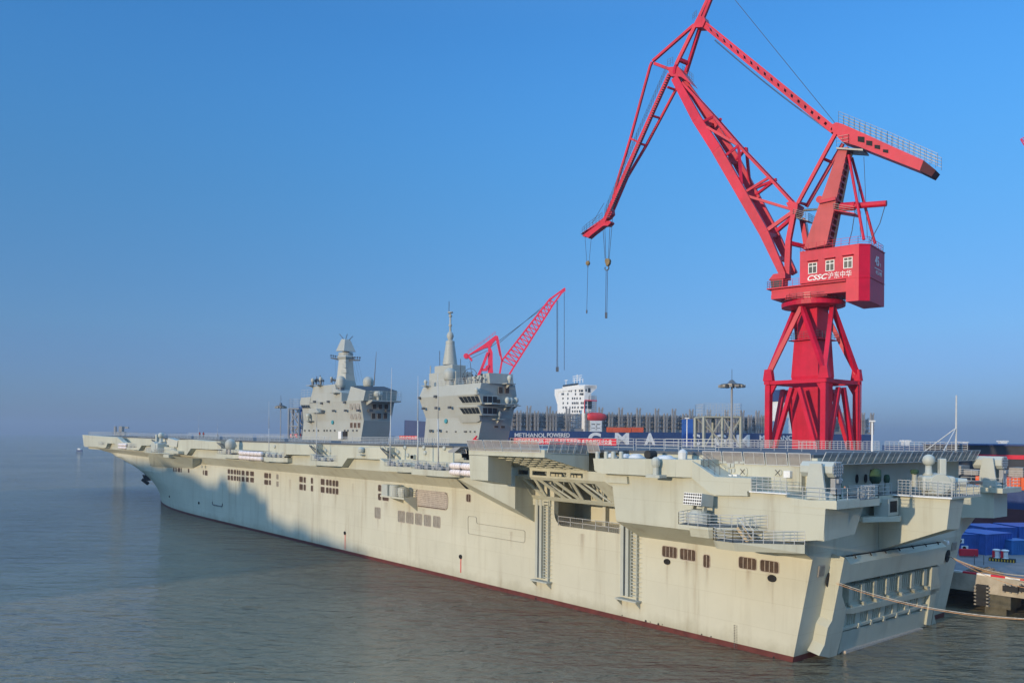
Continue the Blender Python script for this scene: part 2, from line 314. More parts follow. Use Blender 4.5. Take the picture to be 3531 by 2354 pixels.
# projecting platforms with rails and deck gear
def platform(cropf,tl,tr,bl,yo=20.6,yi=18.0,rail=True,ch=1.3,gear=3,name='sponson_platform',drop=0,lab=None):
    a=onY(cropf(*tl),yo); c=onY(cropf(*tr),yo); z0=onY(cropf(*bl),yo).z; xa,xb=a.x,c.x; z=a.z
    mb=MB(); pl=[(xa,yi),(xa,yo),(xb+ch,yo),(xb-ch*.4,yo-1.4),(xb-ch*.4,yi)]
    mb.prism([(x,y,z0) for x,y in pl],(0,0,z-z0)); o=mb.build(name,m_gal,ship,label=lab)
    fl=MB(); fl.prism([(x,y,z+.004) for x,y in [(xa-.05,yi),(xa-.05,yo-.05),(xb+ch,yo-.05),(xb-ch*.35,yo-1.35),(xb-ch*.35,yi)]],(0,0,.03)); fl.build('platform_floor',m_floor,o)
    if rail: r=MB(); railing(r,[(xa,yi,z),(xa,yo-.06,z),(xb+ch,yo-.06,z),(xb-ch*.4,yo-1.4,z),(xb-ch*.4,yi,z)],1.05,1.4); r.build('railing',m_rail,o)
    for i in range(gear):
        g=MB(); x=xa+(xb-xa)*(i+.6)/(gear+.3); hgt=random.uniform(.5,.95); g.box(x-.35,x+.35,yo-1.3,yo-.6,z+.03,z+hgt*.7); g.tube((x,yo-1,z+hgt*.7),(x,yo-1,z+hgt),.18,.1,8); g.box(x+.4,x+.7,yo-1.1,yo-.8,z+.03,z+.5)
        g.build('deck_winch',m_grey,o)
    return o,xa,xb,z,yo
plats=[platform(A,(530,545),(615,545),(530,568),gear=2,yo=20.2), platform(A,(1420,608),(1600,610),(1420,645),gear=1,yo=20.2),
 platform(A,(1880,640),(2035,645),(1880,682),gear=3), platform(B,(490,675),(690,680),(490,718)), platform(B,(1215,727),(1438,728),(1215,778)), platform(B,(1480,755),(1850,765),(1480,812),gear=5)]
platform(BW,(560,515),(670,522),(560,575),yo=20.2,gear=1)
# tall whip aerials hinged on those platforms
def whip(cropf,base,top,yo=19.8,r=.09,lab=None):
    p=onY(cropf(*base),yo); q=onY(cropf(*top),yo); mb=MB(); mb.tube(p,p.lerp(q,.5),r,r*.7,n=8); mb.tube(p.lerp(q,.5),q,r*.65,r*.25,n=8); o=mb.build('whip_aerial',m_rail,ship,smooth=True,label=lab)
    f=MB(); f.obox(p+Vector((0,0,-.1)),(.3,0,0),(0,.3,0),(0,0,.35)); f.lathe(p+UP*.2,[(.18,0),(.14,.3),(.1,.5)],10); f.build('aerial_mount',m_grey,o)
whip(B,(78,630),(78,95)); whip(B,(543,635),(551,65)); whip(B,(1268,695),(1285,-235),r=.12); whip(B,(1540,725),(1544,-155),r=.12); whip(B,(1743,730),(1738,-190),r=.12)
whip(A,(1241,470),(1241,235),yo=16.5,r=.05); whip(A,(1425,430),(1425,285),yo=-12,r=.06)
# life raft canisters, racks of white drums
def rafts(cropf,x0,x1,yt,yb,n,yo=20.3,rows=2):
    a=onY(cropf(x0,(yt+yb)/2-12),yo); bq=onY(cropf(x1,(yt+yb)/2+6),yo); zt=onY(cropf(x0,yt),yo).z; zb=onY(cropf(x0,yb),yo).z
    L=(bq.x-a.x)/n; rr=(zt-zb)/rows/2*.92
    rk=MB()
    for k in range(rows+1): z=zb+(zt-zb)*k/rows; rk.bar((a.x,yo-rr-.4,z),(bq.x,yo-rr-.4,z),.1)
    for i in range(n+1): x=a.x+L*i; rk.bar((x,yo-rr-.4,zb-.1),(x,yo-rr-.4,zt),.1); rk.bar((x,yo-rr-.4,zt),(x,18.1,zt),.08)
    rk=rk.build('raft_rack',m_metal,ship)
    for k in range(rows):
        for i in range(n):
            x=a.x+L*(i+.5); z=zb+(zt-zb)*(k+.5)/rows; c=MB(); hl=abs(L)*.46
            c.lathe((x-hl,yo-rr*.2,z),[(rr*.3,0),(rr*.8,.06),(rr,.25),(rr,hl*.6),(rr*1.02,hl*.62),(rr*1.02,hl*.68),(rr,hl*.7),(rr,hl*1.3),(rr*1.02,hl*1.32),(rr*1.02,hl*1.38),(rr,hl*1.4),(rr,2*hl-.25),(rr*.8,2*hl-.06),(rr*.3,2*hl)],16,axis=(1,0,0))
            o=c.build('life_raft_canister',m_raft,ship,smooth=True)
            s_=MB()
            for f in (-.7,-.25,.25,.7): s_.lathe((x+hl*f-.02,yo-rr*.2,z),[(rr*1.03,0),(rr*1.03,.04)],14,axis=(1,0,0))
            s_.build('strap',m_frame,o)
rafts(A,452,528,505,562,2,yo=20.0); rafts(A,1640,1860,577,668,6); rafts(P3,1185,1790,728,1080,2,yo=20.4)
# ---------------------------------------------------------------- side openings
def rr_poly(x0,x1,z0,z1,r,y,n=4):
    P=[]
    for cx,cz,a0 in ((x1-r,z1-r,0),(x0+r,z1-r,90),(x0+r,z0+r,180),(x1-r,z0+r,270)):
        for i in range(n+1): t=R(a0+90*i/n); P.append((cx+r*math.cos(t),y,cz+r*math.sin(t)))
    return P
def side_y(x,z): return Yh(x,z)
def vent(cropf,xl,xr,yt,yb,m=None,slats=0,name='side_vent',lab=None):
    p=onY(cropf(xl,yt),16.1);q=onY(cropf(xl,yb),16.1);r_=onY(cropf(xr,yt),16.1); x0,x1=min(p.x,r_.x),max(p.x,r_.x); z0,z1=q.z,p.z; rad=min(.22,(x1-x0)*.3)
    mb=MB(); m=m or m_lou
    outer=rr_poly(x0-.07,x1+.07,z0-.07,z1+.07,rad+.07,16.16); inner=rr_poly(x0,x1,z0,z1,rad,16.16); n=len(outer)
    mb.add(outer+inner,[(i,(i+1)%n,n+(i+1)%n,n+i) for i in range(n)]); mb.add(outer+[(a,16.05,c) for a,_,c in outer],[(i,(i+1)%n,n+(i+1)%n,n+i) for i in range(n)])
    if slats:
        for i in range(1,slats): x=x0+(x1-x0)*i/slats; mb.box(x-.03,x+.03,16.12,16.16,z0+.05,z1-.05)
    mb.cur=1; mb.add(rr_poly(x0,x1,z0,z1,rad,16.115),[tuple(range(n))])
    k=int((z1-z0)/.13)
    for i in range(k): z=z0+(z1-z0)*(i+.5)/k; mb.add([(x0+.05,16.118,z-.03),(x1-.05,16.118,z-.03),(x1-.05,16.15,z+.02),(x0+.05,16.15,z+.02)],[(0,1,2,3)])
    return mb.build(name,[m_frame,m],ship,recalc=False,label=lab)
for xl,xr in ((992,1000),(1008,1015),(1022,1030),(1038,1060),(1067,1075)): vent(A,xl,xr,745+(xl-992)*.05,783+(xl-992)*.1)
vent(A,1137,1150,755,793)
vent(A,1284,1293,770,815);vent(A,1303,1329,772,820)
for xl,xr in ((1528,1550),(1558,1580),(1588,1610),(1618,1634),(1640,1653),(1665,1692),(1708,1735),(1749,1785)):
    o=(xl-1528)*.1; vent(A,xl,xr,760+o,804+o); vent(A,xl,xr,820+o,865+o)
for xl,xr,o in ((1888,1926,0),(1935,1952,4)): vent(A,xl,xr,797+o,846+o);vent(A,xl,xr,864+o,910+o)
vent(A,2008,2026,810,858,m_lou2);vent(A,2008,2026,880,930,m_lou2)
for xl,xr,o in ((380,413,0),(422,442,6)): vent(B,xl,xr,832+o,886+o);vent(B,xl,xr,905+o,962+o)
for yy in (845,920): vent(B,493,513,yy,yy+56)
for xl,xr in ((590,627),(643,666),(674,697),(706,730),(738,762)):
    o=(xl-590)*.12; vent(B,xl,xr,855+o,912+o); vent(B,xl,xr,932+o,988+o)
for xl,xr,o in ((1155,1183,0),(1197,1257,4)): vent(B,xl,xr,914+o,976+o);vent(B,xl,xr,998+o,1062+o)
vent(B,2022,2063,1005,1078,slats=2)
vent(B,1122,1175,1133,1238,m_lou2,3)
for i,(xl,xr) in enumerate(((1350,1416),(1432,1500),(1520,1583),(1607,1672),(1697,1763))): vent(B,xl,xr,1167+i*13,1275+i*13,m_lou2,4)
vent(L2,137,333,902,1045,slats=4);vent(L2,378,584,937,1083,slats=4);vent(L2,692,777,1020,1190,slats=2);vent(L2,1172,1406,1048,1200,slats=4);vent(L2,1462,1708,1090,1243,slats=4)
vent(D,1085,1125,775,800) if False else None
# the big framed mooring window with its white louvred shutter
p=onY(B(1522,962),16.1);q=onY(B(1522,1122),16.1);r_=onY(B(1838,990),16.1)
mb=MB(); x0,x1,z0,z1=r_.x,p.x,q.z,p.z; o=rr_poly(x0-.1,x1+.1,z0-.1,z1+.1,.9,16.2);i_=rr_poly(x0,x1,z0,z1,.8,16.2);n=len(o)
mb.add(o+i_,[(k,(k+1)%n,n+(k+1)%n,n+k) for k in range(n)]); mb.add(o+[(a,16.05,c) for a,_,c in o],[(k,(k+1)%n,n+(k+1)%n,n+k) for k in range(n)])
for k in range(9):
    z=z0+.25+(z1-z0-.3)*k/8; mb.box(x0+.15,x1-.15,16.14,16.2,z-.17 if k else z-.1,z+.07)
for k in range(9): x=x0+(x1-x0)*k/8; mb.box(max(x-.08,x0),min(x+.08,x1),16.13,16.21,z0+.3,z1-.3)
mb.cur=1; mb.add(rr_poly(x0,x1,z0,z1,.8,16.112),[tuple(range(n))]); mb.build('mooring_shutter',[m_frame,m_lou],ship,recalc=False)
# panama leads, overboard holes with rust and red paint below
def hole(p,r,lab=None,ov=1.0,streakz=0,name='hawse_hole'):
    mb=MB(); mb.lathe(p+Vector((0,.02,0)),[(r,0),(r*1.18,.06),(r*1.1,.16),(r*.86,.17),(r*.8,.03)],18,axis=(0,1,0))
    for v in mb.v: v.x=p.x+(v.x-p.x)*ov
    mb.cur=1; n=18; mb.add([(p.x+r*.82*ov*math.cos(2*math.pi*i/n),p.y+.1,p.z+r*.82*math.sin(2*math.pi*i/n)) for i in range(n)],[tuple(range(n))])
    o=mb.build(name,[m_rub,m_dark],ship,label=lab)
    if streakz: s_=MB(); s_.box(p.x-r*.35,p.x+r*.35,p.y+.01,p.y+.03,p.z-streakz,p.z-r); s_.build('chafe_stripe',m_ban,o)
for c,pt,r_,ov,sz in ((L2,(203,1118),.27,1.35,0),(L2,(1621,1343),.3,1.35,0),(B,(828,1387),.27,1,2.9),(C3,(113,1477),.27,1,2.3)): 
    p=onY(c(*pt),16.1); hole(p,r_,ov=ov,streakz=sz)
for c,pt in ((A,(1245,1092)),): p=onY(c(*pt),16.1); hole(p,.28)
p=onY(A(982,1028),14.3); hole(Vector((p.x,Yh(p.x,p.z),p.z)),.25)
def outline(cropf,pts,y=16.12,w=.07,name='shell_door',m=None):
    mb=MB(); P=[onY(cropf(*p),y) for p in pts]
    for a,bb in zip(P,P[1:]+P[:1]): mb.bar(a,bb,.03,w,up=(0,1,0) if abs(a.z-bb.z)<abs(a.x-bb.x) else (0,1,0))
    return mb.build(name,m or m_metal,ship)
outline(C3,[(190,1080),(255,1085),(266,1098),(268,1140),(275,1152),(730,1220),(743,1235),(742,1325),(730,1340),(195,1252),(184,1240),(182,1095)])
outline(L2,[(190,1080)],) if False else None
outline(A,[(1385,892),(1465,905),(1475,915),(1475,1100),(1378,1085),(1378,900)],w=.03,m=m_hull)
mb=MB(); P=[onY(A(*p),16.15) for p in ((1374,1080),(1378,1108),(1470,1127),(1474,1100))]; mb.path(P,.12,6); mb.build('boat_boom',m_metal,ship)
# hull gear platform beside the big shutter (capstan with rails)
p=onY(B(1160,1015),18.6);q=onY(B(1405,1080),18.6);r_=onY(B(1405,1015),18.6)
mb=MB(); mb.prism([(p.x,16.05,p.z),(p.x,18.4,p.z),(q.x,18.6,p.z),(q.x,16.05,p.z)],(0,0,-.25)); mb.prism([(q.x,16.05,p.z-.25),(q.x,18.6,p.z-.25),(q.x,16.05,p.z-2.2)],(.12,0,0)); mb.prism([(p.x-3.4,16.05,p.z-.25),(p.x-3.4,18.5,p.z-.25),(p.x-3.4,16.05,p.z-1.2)],(.12,0,0))
o=mb.build('side_platform',m_hull,ship); r=MB(); railing(r,[(p.x-4,18.5,p.z),(q.x,18.55,p.z),(q.x,16.1,p.z)],1.3,1.2,4); r.build('railing',m_rail,o)
g=MB(); cx=p.x-2.9; g.lathe((cx,17.4,p.z),[(.9,0),(.9,1.55),(.8,1.75),(.1,1.8)],18); g.box(p.x-1.9,p.x-.1,16.6,18.2,p.z,p.z+1.7); g.lathe((cx-2.6,17.5,p.z),[(.7,0),(.9,.8),(.85,1.4),(.3,1.6)],16); g.build('boat_winch',m_gun,o)
# ---------------------------------------------------------------- lift bay, truss, aft sponsons
rec=MB()
# hull side around the hangar door (plane Y = 16.1) with a rounded lower forward corner
Z1,Z2=9.92,15.4; xa,xb=33.3,22.2
def cor(cx,cz,r,a0,n=6): return [(cx+r*math.cos(R(a0+90*i/n)),16.1,cz+r*math.sin(R(a0+90*i/n))) for i in range(n+1)]
rec.add([(37,16.1,9.9),(xa-1.6,16.1,9.9)]+[(x,16.1,z) for x,_,z in reversed(cor(xa-1.6,Z1+1.6,1.6,270))][::-1]+[(xa,16.1,Z2),(37,16.1,Z2)],[tuple(range(11))])
rec.box(20,44,16.0,16.1,Z2,19.22); rec.box(-2,xb,15.9,16.1,Z1-.02,19.2); rec.box(36.9,44.6,15.9,16.1,13.3,Z2)
# reveal and inside of the bay
rec.box(xb,37,9,16.0,9.7,9.9); rec.box(xb,37,8.9,9,9.9,15.4); rec.box(36.9,37,9,16,9.9,15.4); rec.box(xb,xb+.1,9,16,9.9,15.4); rec.box(xa,xa+.15,15.4,16.0,9.9,15.4); rec.box(xb,37,9,16,15.4,15.5)
for s_ in (1,): rec.box(28.1,28.6,11.6,12.3,9.9,15.4); rec.box(xb,28.2,12.0,12.2,12.9,15.4)
rec.build('hangar_bay',m_hull,ship,recalc=True)
sill=MB(); railing(sill,[(xa-.9,16.2,9.95),(xb-.6,16.2,9.95)],1.15,2.4,2,r=.04); so=sill.build('railing',m_rail,ship)
nt_=MB()
P=[]
for i in range(34):
    x=xa-.9-(xa-xb-.2)*i/33; nt_.tube((x,16.26,9.95),(x,16.26,11.05),.012,n=3)
for k in range(6): z=9.97+k*.21; nt_.tube((xa-.9,16.26,z),(xb-.7,16.26,z),.012,n=3)
nt_.build('door_net',m_net,so)
# forward bracket that fairs the knuckle into the lift bay
br=MB()
a=(52,18.2,15.2); b_=(51,16.1,13.35); c=(42.5,16.15,11.2); dd=(37,19.4,11.8); e=(37,19.4,15.5); f=(37,16.1,9.95); g=(52,18.2,15.7); hh=(37,19.4,16.0)
br.add([a,b_,c,dd,e],[(0,1,2),(0,2,3),(0,3,4)]); br.add([c,f,dd],[(0,1,2)]); br.add([dd,f,(37,16.1,16),hh],[(0,1,2,3)]); br.add([a,e,hh,(52,18.2,15.7)],[(0,1,2,3)]); br.add([(52,18.2,15.7),hh,(37,16.0,16),(52,16.0,15.7)],[(0,1,2,3)]); br.add([b_,c,f],[(0,1,2)])
br.build('fairing',m_gal,ship,recalc=True)
# lift platform: fascia, sloping ribbed underside, forward box
x0,x1,yo,yi=24.5,38.5,25.6,18.8
pf=MB(); pf.box(x0,x1,yo-.15,yo,18.65,19.5); pf.box(x0,x1,yi,yo-.15,19.3,19.5)
for xx in (x0,x1-.12): pf.prism([(xx,yo-.15,18.65),(xx,yo-.15,19.3),(xx,yi,19.3),(xx,yi,17.05)],(.12,0,0))
pf.box(x0+.12,x1-.12,yi,yi+.1,17.0,19.3)
lift=pf.build('lift_platform',m_gal,ship)
rb=MB()
def sl_(y): return 18.65-(yo-.15-y)*(1.6/(yo-.15-yi))
for i in range(9): x=x0+.5+(x1-x0-1)*i/8; rb.prism([(x-.07,yo-.15,sl_(yo-.15)),(x-.07,yi+.1,sl_(yi+.1)),(x-.07,yi+.1,sl_(yi+.1)+.55),(x-.07,yo-.15,sl_(yo-.15)+.5)],(.14,0,0))
for i in range(6): y=yo-.5-(yo-yi-1)*i/5; rb.box(x0+.15,x1-.15,y-.08,y+.08,sl_(y)+.02,sl_(y)+.6)
rb.build('underside_ribs',m_gal,lift); 
pn=MB(); pn.add([(x0+.12,yo-.16,sl_(yo)+.58),(x1-.12,yo-.16,sl_(yo)+.58),(x1-.12,yi+.11,sl_(yi)+.6),(x0+.12,yi+.11,sl_(yi)+.6)],[(0,1,2,3)]); pn.build('underside_plate',m_floor,lift)
bx=MB(); bx.add([(38.45,yo-.01,18.6),(38.15,yo-.01,15.65),(34.6,yo-.01,15.65),(34.6,yo-.01,18.6),(38.45,22.0,18),(38.15,22.0,15.0),(34.6,22.0,15.0),(34.6,22.0,18.2)],[(0,1,2,3),(3,2,6,7),(0,4,5,1),(1,5,6,2),(4,7,6,5),(0,3,7,4)])
bx.build('lift_machinery_box',m_gal,lift)
# walls of the outboard bay between hull and platform (gallery level)
wl=MB(); wl.box(38.6,52,16.9,18.2,15.7,17.6); wl.box(38.6,44.5,16.1,18.75,17.6,19.22); wl.box(44.5,52,16.1,16.9,15.7,19.22); wl.build('gallery_block',m_gal,ship)
# truss: upright top band with slots, panel leaning in to the guide rails
tr=MB(); TX0,TX1=21.3,38.7; yt,yb=18.8,16.35; zt1,zt0,zb=17.0,15.95,12.95
def tp(u,v): # u along x (0 fwd .. 1 aft), v 0 top of sloping panel .. 1 bottom
    return Vector((TX1+(TX0-TX1)*u, yt+(yb-yt)*v, zt0+(zb-zt0)*v))
def slot_band():
    xs=[0,.085,.2,.245,.4,.435,.6,.64,.76,1]; 
    def P(u,w): return (TX1+(TX0-TX1)*u,yt,zt0+(zt1-zt0)*w)
    for lo,hi in ((0,.22),(.72,1)): tr.prism([P(0,lo),P(1,lo),P(1,hi),P(0,hi)],(0,-.15,0))
    for a_,b__ in ((0,.085),(.2,.245),(.4,.435),(.6,.64),(.76,1)): tr.prism([P(a_,.22),P(b__,.22),P(b__,.72),P(a_,.72)],(0,-.15,0))
slot_band()
nrm=(tp(1,0)-tp(0,0)).cross(tp(0,1)-tp(0,0)).normalized()*.15
def pan(*uv): tr.prism([tp(*p) for p in uv],nrm)
pan((0,0),(1,0),(1,.12),(0,.12)); pan((0.02,.86),(1,.86),(1,1),(.02,1))
pan((0,.12),(.06,.12),(.17,.86),(.02,.86)) if False else pan((0,.12),(.10,.12),(.10,.86),(0,.86))
pan((.86,.12),(1,.12),(1,.86),(.93,.86))
for a_,b__ in ((.24,.27),(.62,.65)): pan((a_,.12),(b__,.12),(b__,.86),(a_,.86))
for a_,b__ in ((.11,.22),(.28,.44),(.44,.6),(.66,.80)): 
    pan((a_,.12),(a_+.035,.12),(b__+.03,.86),(b__-.005,.86))
tr.box(33.8,38.6,15.9,16.4,12.2,12.95)
trs=tr.build('lift_truss',m_gal,ship)
# tubes of the lift gear behind the truss
tb=MB()
for a_,b__ in ((.27,.5),(.68,.88)): tb.tube(tp(a_,.05)+Vector((0,-.8,0)),tp(b__,.85)+Vector((0,-.5,0)),.14,n=8)
for a_ in (.33,.36,.52,.55,.75,.78): tb.tube(tp(a_,-.2)+Vector((0,-1.4,.0)),tp(a_,.7)+Vector((0,-1.2,0)),.09,n=8)
for a_ in (.4,.78): tb.tube(tp(a_,.8)+Vector((0,-.7,0)),tp(a_+.12,.1)+Vector((0,-.7,0)),.09,n=8)
tb.build('lift_cylinder',m_gun,trs)
# guide rails down the hull side
for px_ in (36.2,21.4):
    gr=MB()
    for dx in (0,-.75): gr.box(px_+dx-.22,px_+dx+.22,16.1,16.5,3.0,12.95)
    gr.box(px_-2.25,px_-2.15,16.1,16.5,2.6,12.9); gr.box(px_-1.35,px_-1.28,16.1,16.45,3,12.9)
    for i in range(26): z=3.2+i*.38; gr.box(px_-2.3,px_-1.3,16.15,16.4,z-.05,z+.05)
    for i in range(18): z=3.2+i*.54; gr.prism([(px_-2.25,16.1,z-.03),(px_-2.25,16.45,z-.03),(px_-2.75,16.1,z-.03)],(0,0,.05))
    gr.box(px_-2.7,px_+.5,16.1,17.1,2.6,2.75); gr.prism([(px_+.4,16.1,2.6),(px_+.4,17,2.6),(px_+.4,16.1,1.8)],(-.1,0,0)); gr.prism([(px_-2.5,16.1,2.6),(px_-2.5,17,2.6),(px_-2.5,16.1,1.8)],(.1,0,0))
    o=gr.build('lift_guide_rail',m_gun,ship); k=MB(); k.box(px_-.52,px_-.24,16.1,16.2,3,12.9); k.build('cable_slot',m_dark,o)
# main aft sponson, outline on the plane Y = 20
def polyY(lst,y): return [onY(c(*p),y) for c,p in lst]
yo=20
lst=[(C3,(1640,1130)),(C3,(1602,790)),(C3,(1535,750)),(C3,(1535,662)),(D,(228,555)),(D,(385,556)),(D,(385,395)),(D,(612,548)),(D,(975,562)),(D,(978,690)),(D,(1300,715)),(D,(1312,750)),(D,(1530,778)),(D,(1808,786)),(D,(1808,838)),(D,(1715,850)),(D,(1700,870)),(D,(1680,1170)),(D,(1545,1178)),(D,(1290,1185))]
sp=MB(); P=polyY(lst,yo)
sp.prism(P,(0,-3.95,0)); spo=sp.build('aft_sponson',m_gal,ship)
zb1=P[0].z; 
sf=MB(); xf=P[0].x
sf.add([(xf,20,zb1),(P[-1].x,20,P[-1].z),(-2,20,11.8),(-2,16.1,9.86),(xf,16.1,9.86)],[(0,1,2,3,4)]); sf.add([(-2,20,11.85),(-2,16.1,9.86),(-2,16.1,11.85)],[(0,1,2)]); sf.add([(xf,20,zb1),(xf,16.1,9.86),(xf,16.1,zb1)],[(0,1,2)])
sf.build('sponson_soffit',m_gal,spo); sf=MB()
for sg in (-1,): sf.add([(30,sg*18.2,12.5),(-2,sg*20,11.8),(-2,sg*16.1,9.86),(30,sg*16.1,9.9)],[(0,1,2,3)]); sf.add([(-2,sg*20,11.85),(-2,sg*16.1,9.86),(-2,sg*16.1,11.85)],[(0,1,2)])
sf.build('sponson_soffit',m_gal,spo)
# outer layer: high box forward, bulwark band
bxm=MB(); P=polyY([(C3,(1412,512)),(C3,(2225,522)),(C3,(2222,695)),(C3,(1500,660)),(C3,(1440,640)),(C3,(1425,630))],21); bxm.prism(P,(0,-4.9,0)); q=P[1]; q2=P[2]
bxm.prism([(q.x,21,q.z),(q.x-2.2,19.9,q.z),(q.x-2.2,16.1,q.z),(q.x,16.1,q.z)],(0,0,q2.z-q.z)); bxm.build('boat_bay_box',m_gal,spo)
P=polyY([(C3,(1535,672)),(C3,(1742,690)),(C3,(1748,760)),(C3,(1540,748))],20.35); b2=MB(); b2.prism(P,(0,-.36,0)); b2.build('sponson_step',m_gal,spo)
P=polyY([(D,(385,395)),(D,(612,550)),(D,(975,565)),(D,(978,690)),(D,(930,692)),(D,(935,740)),(D,(610,732)),(D,(565,715)),(D,(385,560))],20.45); b2=MB(); b2.prism(P,(0,-.46,0)); b2.build('bulwark',m_gal,spo)
# port quarter: platform lip and recessed after face
q=MB(); q.prism([(-5.3,19.95,12.2),(-5.3,19.95,15.0),(-5.3,13.2,14.95),(-5.3,14.8,12.45)],(3.3,0,0)); q.prism([(-6.45,20.03,15.0),(-6.45,20.03,15.62),(-6.45,12.6,15.62),(-6.45,12.6,15.0)],(4.45,0,0))
q.box(-3.6,-1,3.8,13.0,14.75,15.45); qo=q.build('quarter_platform',m_gal,spo)
fl=MB(); fl.box(-6.4,0,12.7,19.9,15.625,15.65); fl.box(-3.55,-1,1,12.6,15.455,15.47); P1=onY(D(1312,750),20); fl.box(-2.4,P1.x+2,16.95,19.95,15.625,15.645); fl.build('platform_floor',m_floor,qo)
# upper after wall and sloped net shelf
aw=MB(); aw.box(-1.2,-1,-17,16.8,15.2,19.2); aw.box(-1,12,16.6,16.85,15.3,19.2); aw.box(12,24,16.1,16.85,18.3,19.2); aw.box(-2.9,-1.2,-17.4,17,18.55,19.2); aw.build('after_wall',m_gal,ship)
# port holes and fittings on the after wall
for pt,rr in (((1195,880),.28),((1372,875),.28),((790,920),.25)):
    p=onX(P4(*pt),-1.2); mb=MB(); mb.lathe((p.x-.03,p.y,p.z),[(rr,0),(rr,.05)],14,axis=(-1,0,0)); o_=mb.build('wall_opening',m_dark,ship)
    for v in o_.data.vertices: v.co.z=p.z+(v.co.z-p.z)*1.6
# centre sponson for the gun
cs=MB(); cs.add([(-2,3.8,9.75),(-8.6,3.8,12.45),(-8.9,3.8,15.35),(-2,3.8,15.2),(-2,0.2,9.75),(-8.6,1.1,12.3),(-8.9,.7,15.35),(-2,-2,15.2)],[(0,1,2,3),(1,5,6,2),(0,4,5,1),(4,7,6,5),(3,2,6,7)])
cs.box(-9.2,-1.5,-2.5,4.1,15.35,15.5); cso=cs.build('gun_sponson',m_gal,ship)
fl=MB(); fl.box(-9.15,-1.5,-2.4,4.05,15.505,15.52); fl.build('platform_floor',m_floor,cso); p0=MB(); p0.tube((-2.2,4.15,15.42),(-9.2,4.15,15.42),.08,n=8); p0.build('pipe',m_white,cso)
r=MB(); 
def panel_rail(r,p,q,n,h=1.5,rows=5,gap=.12,cols=3,rr=.03):
    p,q=Vector(p),Vector(q); d=(q-p)/n; g=d.normalized()*gap/2
    for i in range(n):
        a,bb=p+d*i+g,p+d*(i+1)-g
        for k in range(rows): z=UP*h*(k+.12)/(rows-1+.12); r.tube(a+z,bb+z,rr if k in(0,rows-1) else rr*.7,n=4)
        for k in range(cols+1): c_=a.lerp(bb,k/cols); r.tube(c_+UP*.05,c_+UP*h,rr if k in(0,cols) else rr*.7,n=4)
panel_rail(r,(-4,4.05,15.5),(-9.15,4.05,15.5),4,1.45,6); panel_rail(r,(-9.15,4.05,15.5),(-9.15,-2.4,15.5),4,1.45,6); r.build('railing',m_rail,cso)
# starboard quarter
sq=MB(); sq.prism([(-5.3,-20.2,12.1),(-5.3,-16.3,12.1),(-2,-14.8,12.0),(-2,-20.2,12.0)],(0,0,2.95)); sq.box(-6.45,-1,-21.2,-15.6,15.0,15.55); sqo=sq.build('quarter_platform',m_gal,ship,label='starboard quarter platform carrying the right hand missile launcher')
r=MB(); railing(r,[(-2,-15.7,15.55),(-6.4,-15.7,15.55),(-6.4,-21.1,15.55),(-2,-21.1,15.55)],1.1,1.2); r.build('railing',m_rail,sqo)
r=MB(); railing(r,[(1.5,19.93,15.65),(-6.38,19.93,15.65),(-6.38,12.7,15.65),(-3.5,12.7,15.5),(-3.5,4.2,15.5)],1.1,1.7); 
a=onY(D(978,690),20.5); railing(r,[(a.x+.1,20.5,a.z),(a.x-3.5,20.5,a.z)],1.35,.6,5,r=.025); panel_rail(r,(-6.2,15.5,15.65),(-6.2,13,15.65),3,1.2); r.build('railing',m_rail,qo)
lp=MB(); lp.box(a.x-3.6,a.x+.3,20.0,20.55,a.z-.12,a.z-.02); lp.build('ledge',m_white,qo)
# small after platform with flood light locker
p=onX(E5(735,955),-3.6); s_=MB(); s_.prism([(-2,4.0,p.z),(-2,p.y,p.z),(-3.2,p.y,p.z),(-5.0,5.6,p.z),(-4.4,4.0,p.z)],(0,0,-.45)); so_=s_.build('small_platform',m_gal,ship)
s_=MB(); s_.box(-4.2,-2.8,4.6,6.4,p.z,p.z+1.7); s_.box(-4.3,-4.2,4.5,6.5,p.z+.1,p.z+1.75); s_.build('signal_locker',m_gun,so_); s_=MB(); s_.box(-4.32,-4.3,4.8,6.2,p.z+.4,p.z+1.5); s_.build('locker_grille',m_dark,so_)
# two stepped launcher platforms on the port quarter
yy=24.0
a=onY(D(160,992),yy); b1=onY(D(455,1022),yy); c1=onY(D(545,1025),yy); zb_=onY(D(555,1160),yy).z
lpz=a.z-.12
lm=MB(); pl=[(a.x,20),(a.x-1.2,yy),(c1.x,yy),(c1.x-3.6,20)]; lo=[(a.x-2.2,20),(a.x-2.4,yy-.3),(c1.x+.1,yy-.3),(c1.x-2.2,20)]
def loft(mb,top,bot,zt,zb):
    n=len(top); mb.add([(x,y,zt) for x,y in top]+[(x,y,zb) for x,y in bot],[tuple(range(n)),tuple(range(2*n-1,n-1,-1))]+[(i,n+i,n+(i+1)%n,(i+1)%n) for i in range(n)])
loft(lm,pl,pl,lpz,lpz-.25); loft(lm,[(a.x-2.2,20),(a.x-2.4,yy-.05),(c1.x,yy-.05),(c1.x-3.4,20)],lo,lpz-.25,zb_); lmo=lm.build('launcher_platform',m_gal,ship)
fl=MB(); fl.prism([(x,y,lpz+.004) for x,y in pl],(0,0,.02)); fl.build('platform_floor',m_floor,lmo)
r=MB(); railing(r,[(x,y,lpz) for x,y in pl],1.15,1.0,4,r=.032); r.build('railing',m_rail,lmo)
a2=onY(D(570,1170),yy);b2=onY(D(790,1198),yy); zl=b2.z; zl0=onY(D(790,1285),yy).z
pl2=[(c1.x-.2,20),(a2.x-.1,yy-.3),(a2.x-.6,yy),(b2.x,yy),(b2.x-4.6,20.0)]
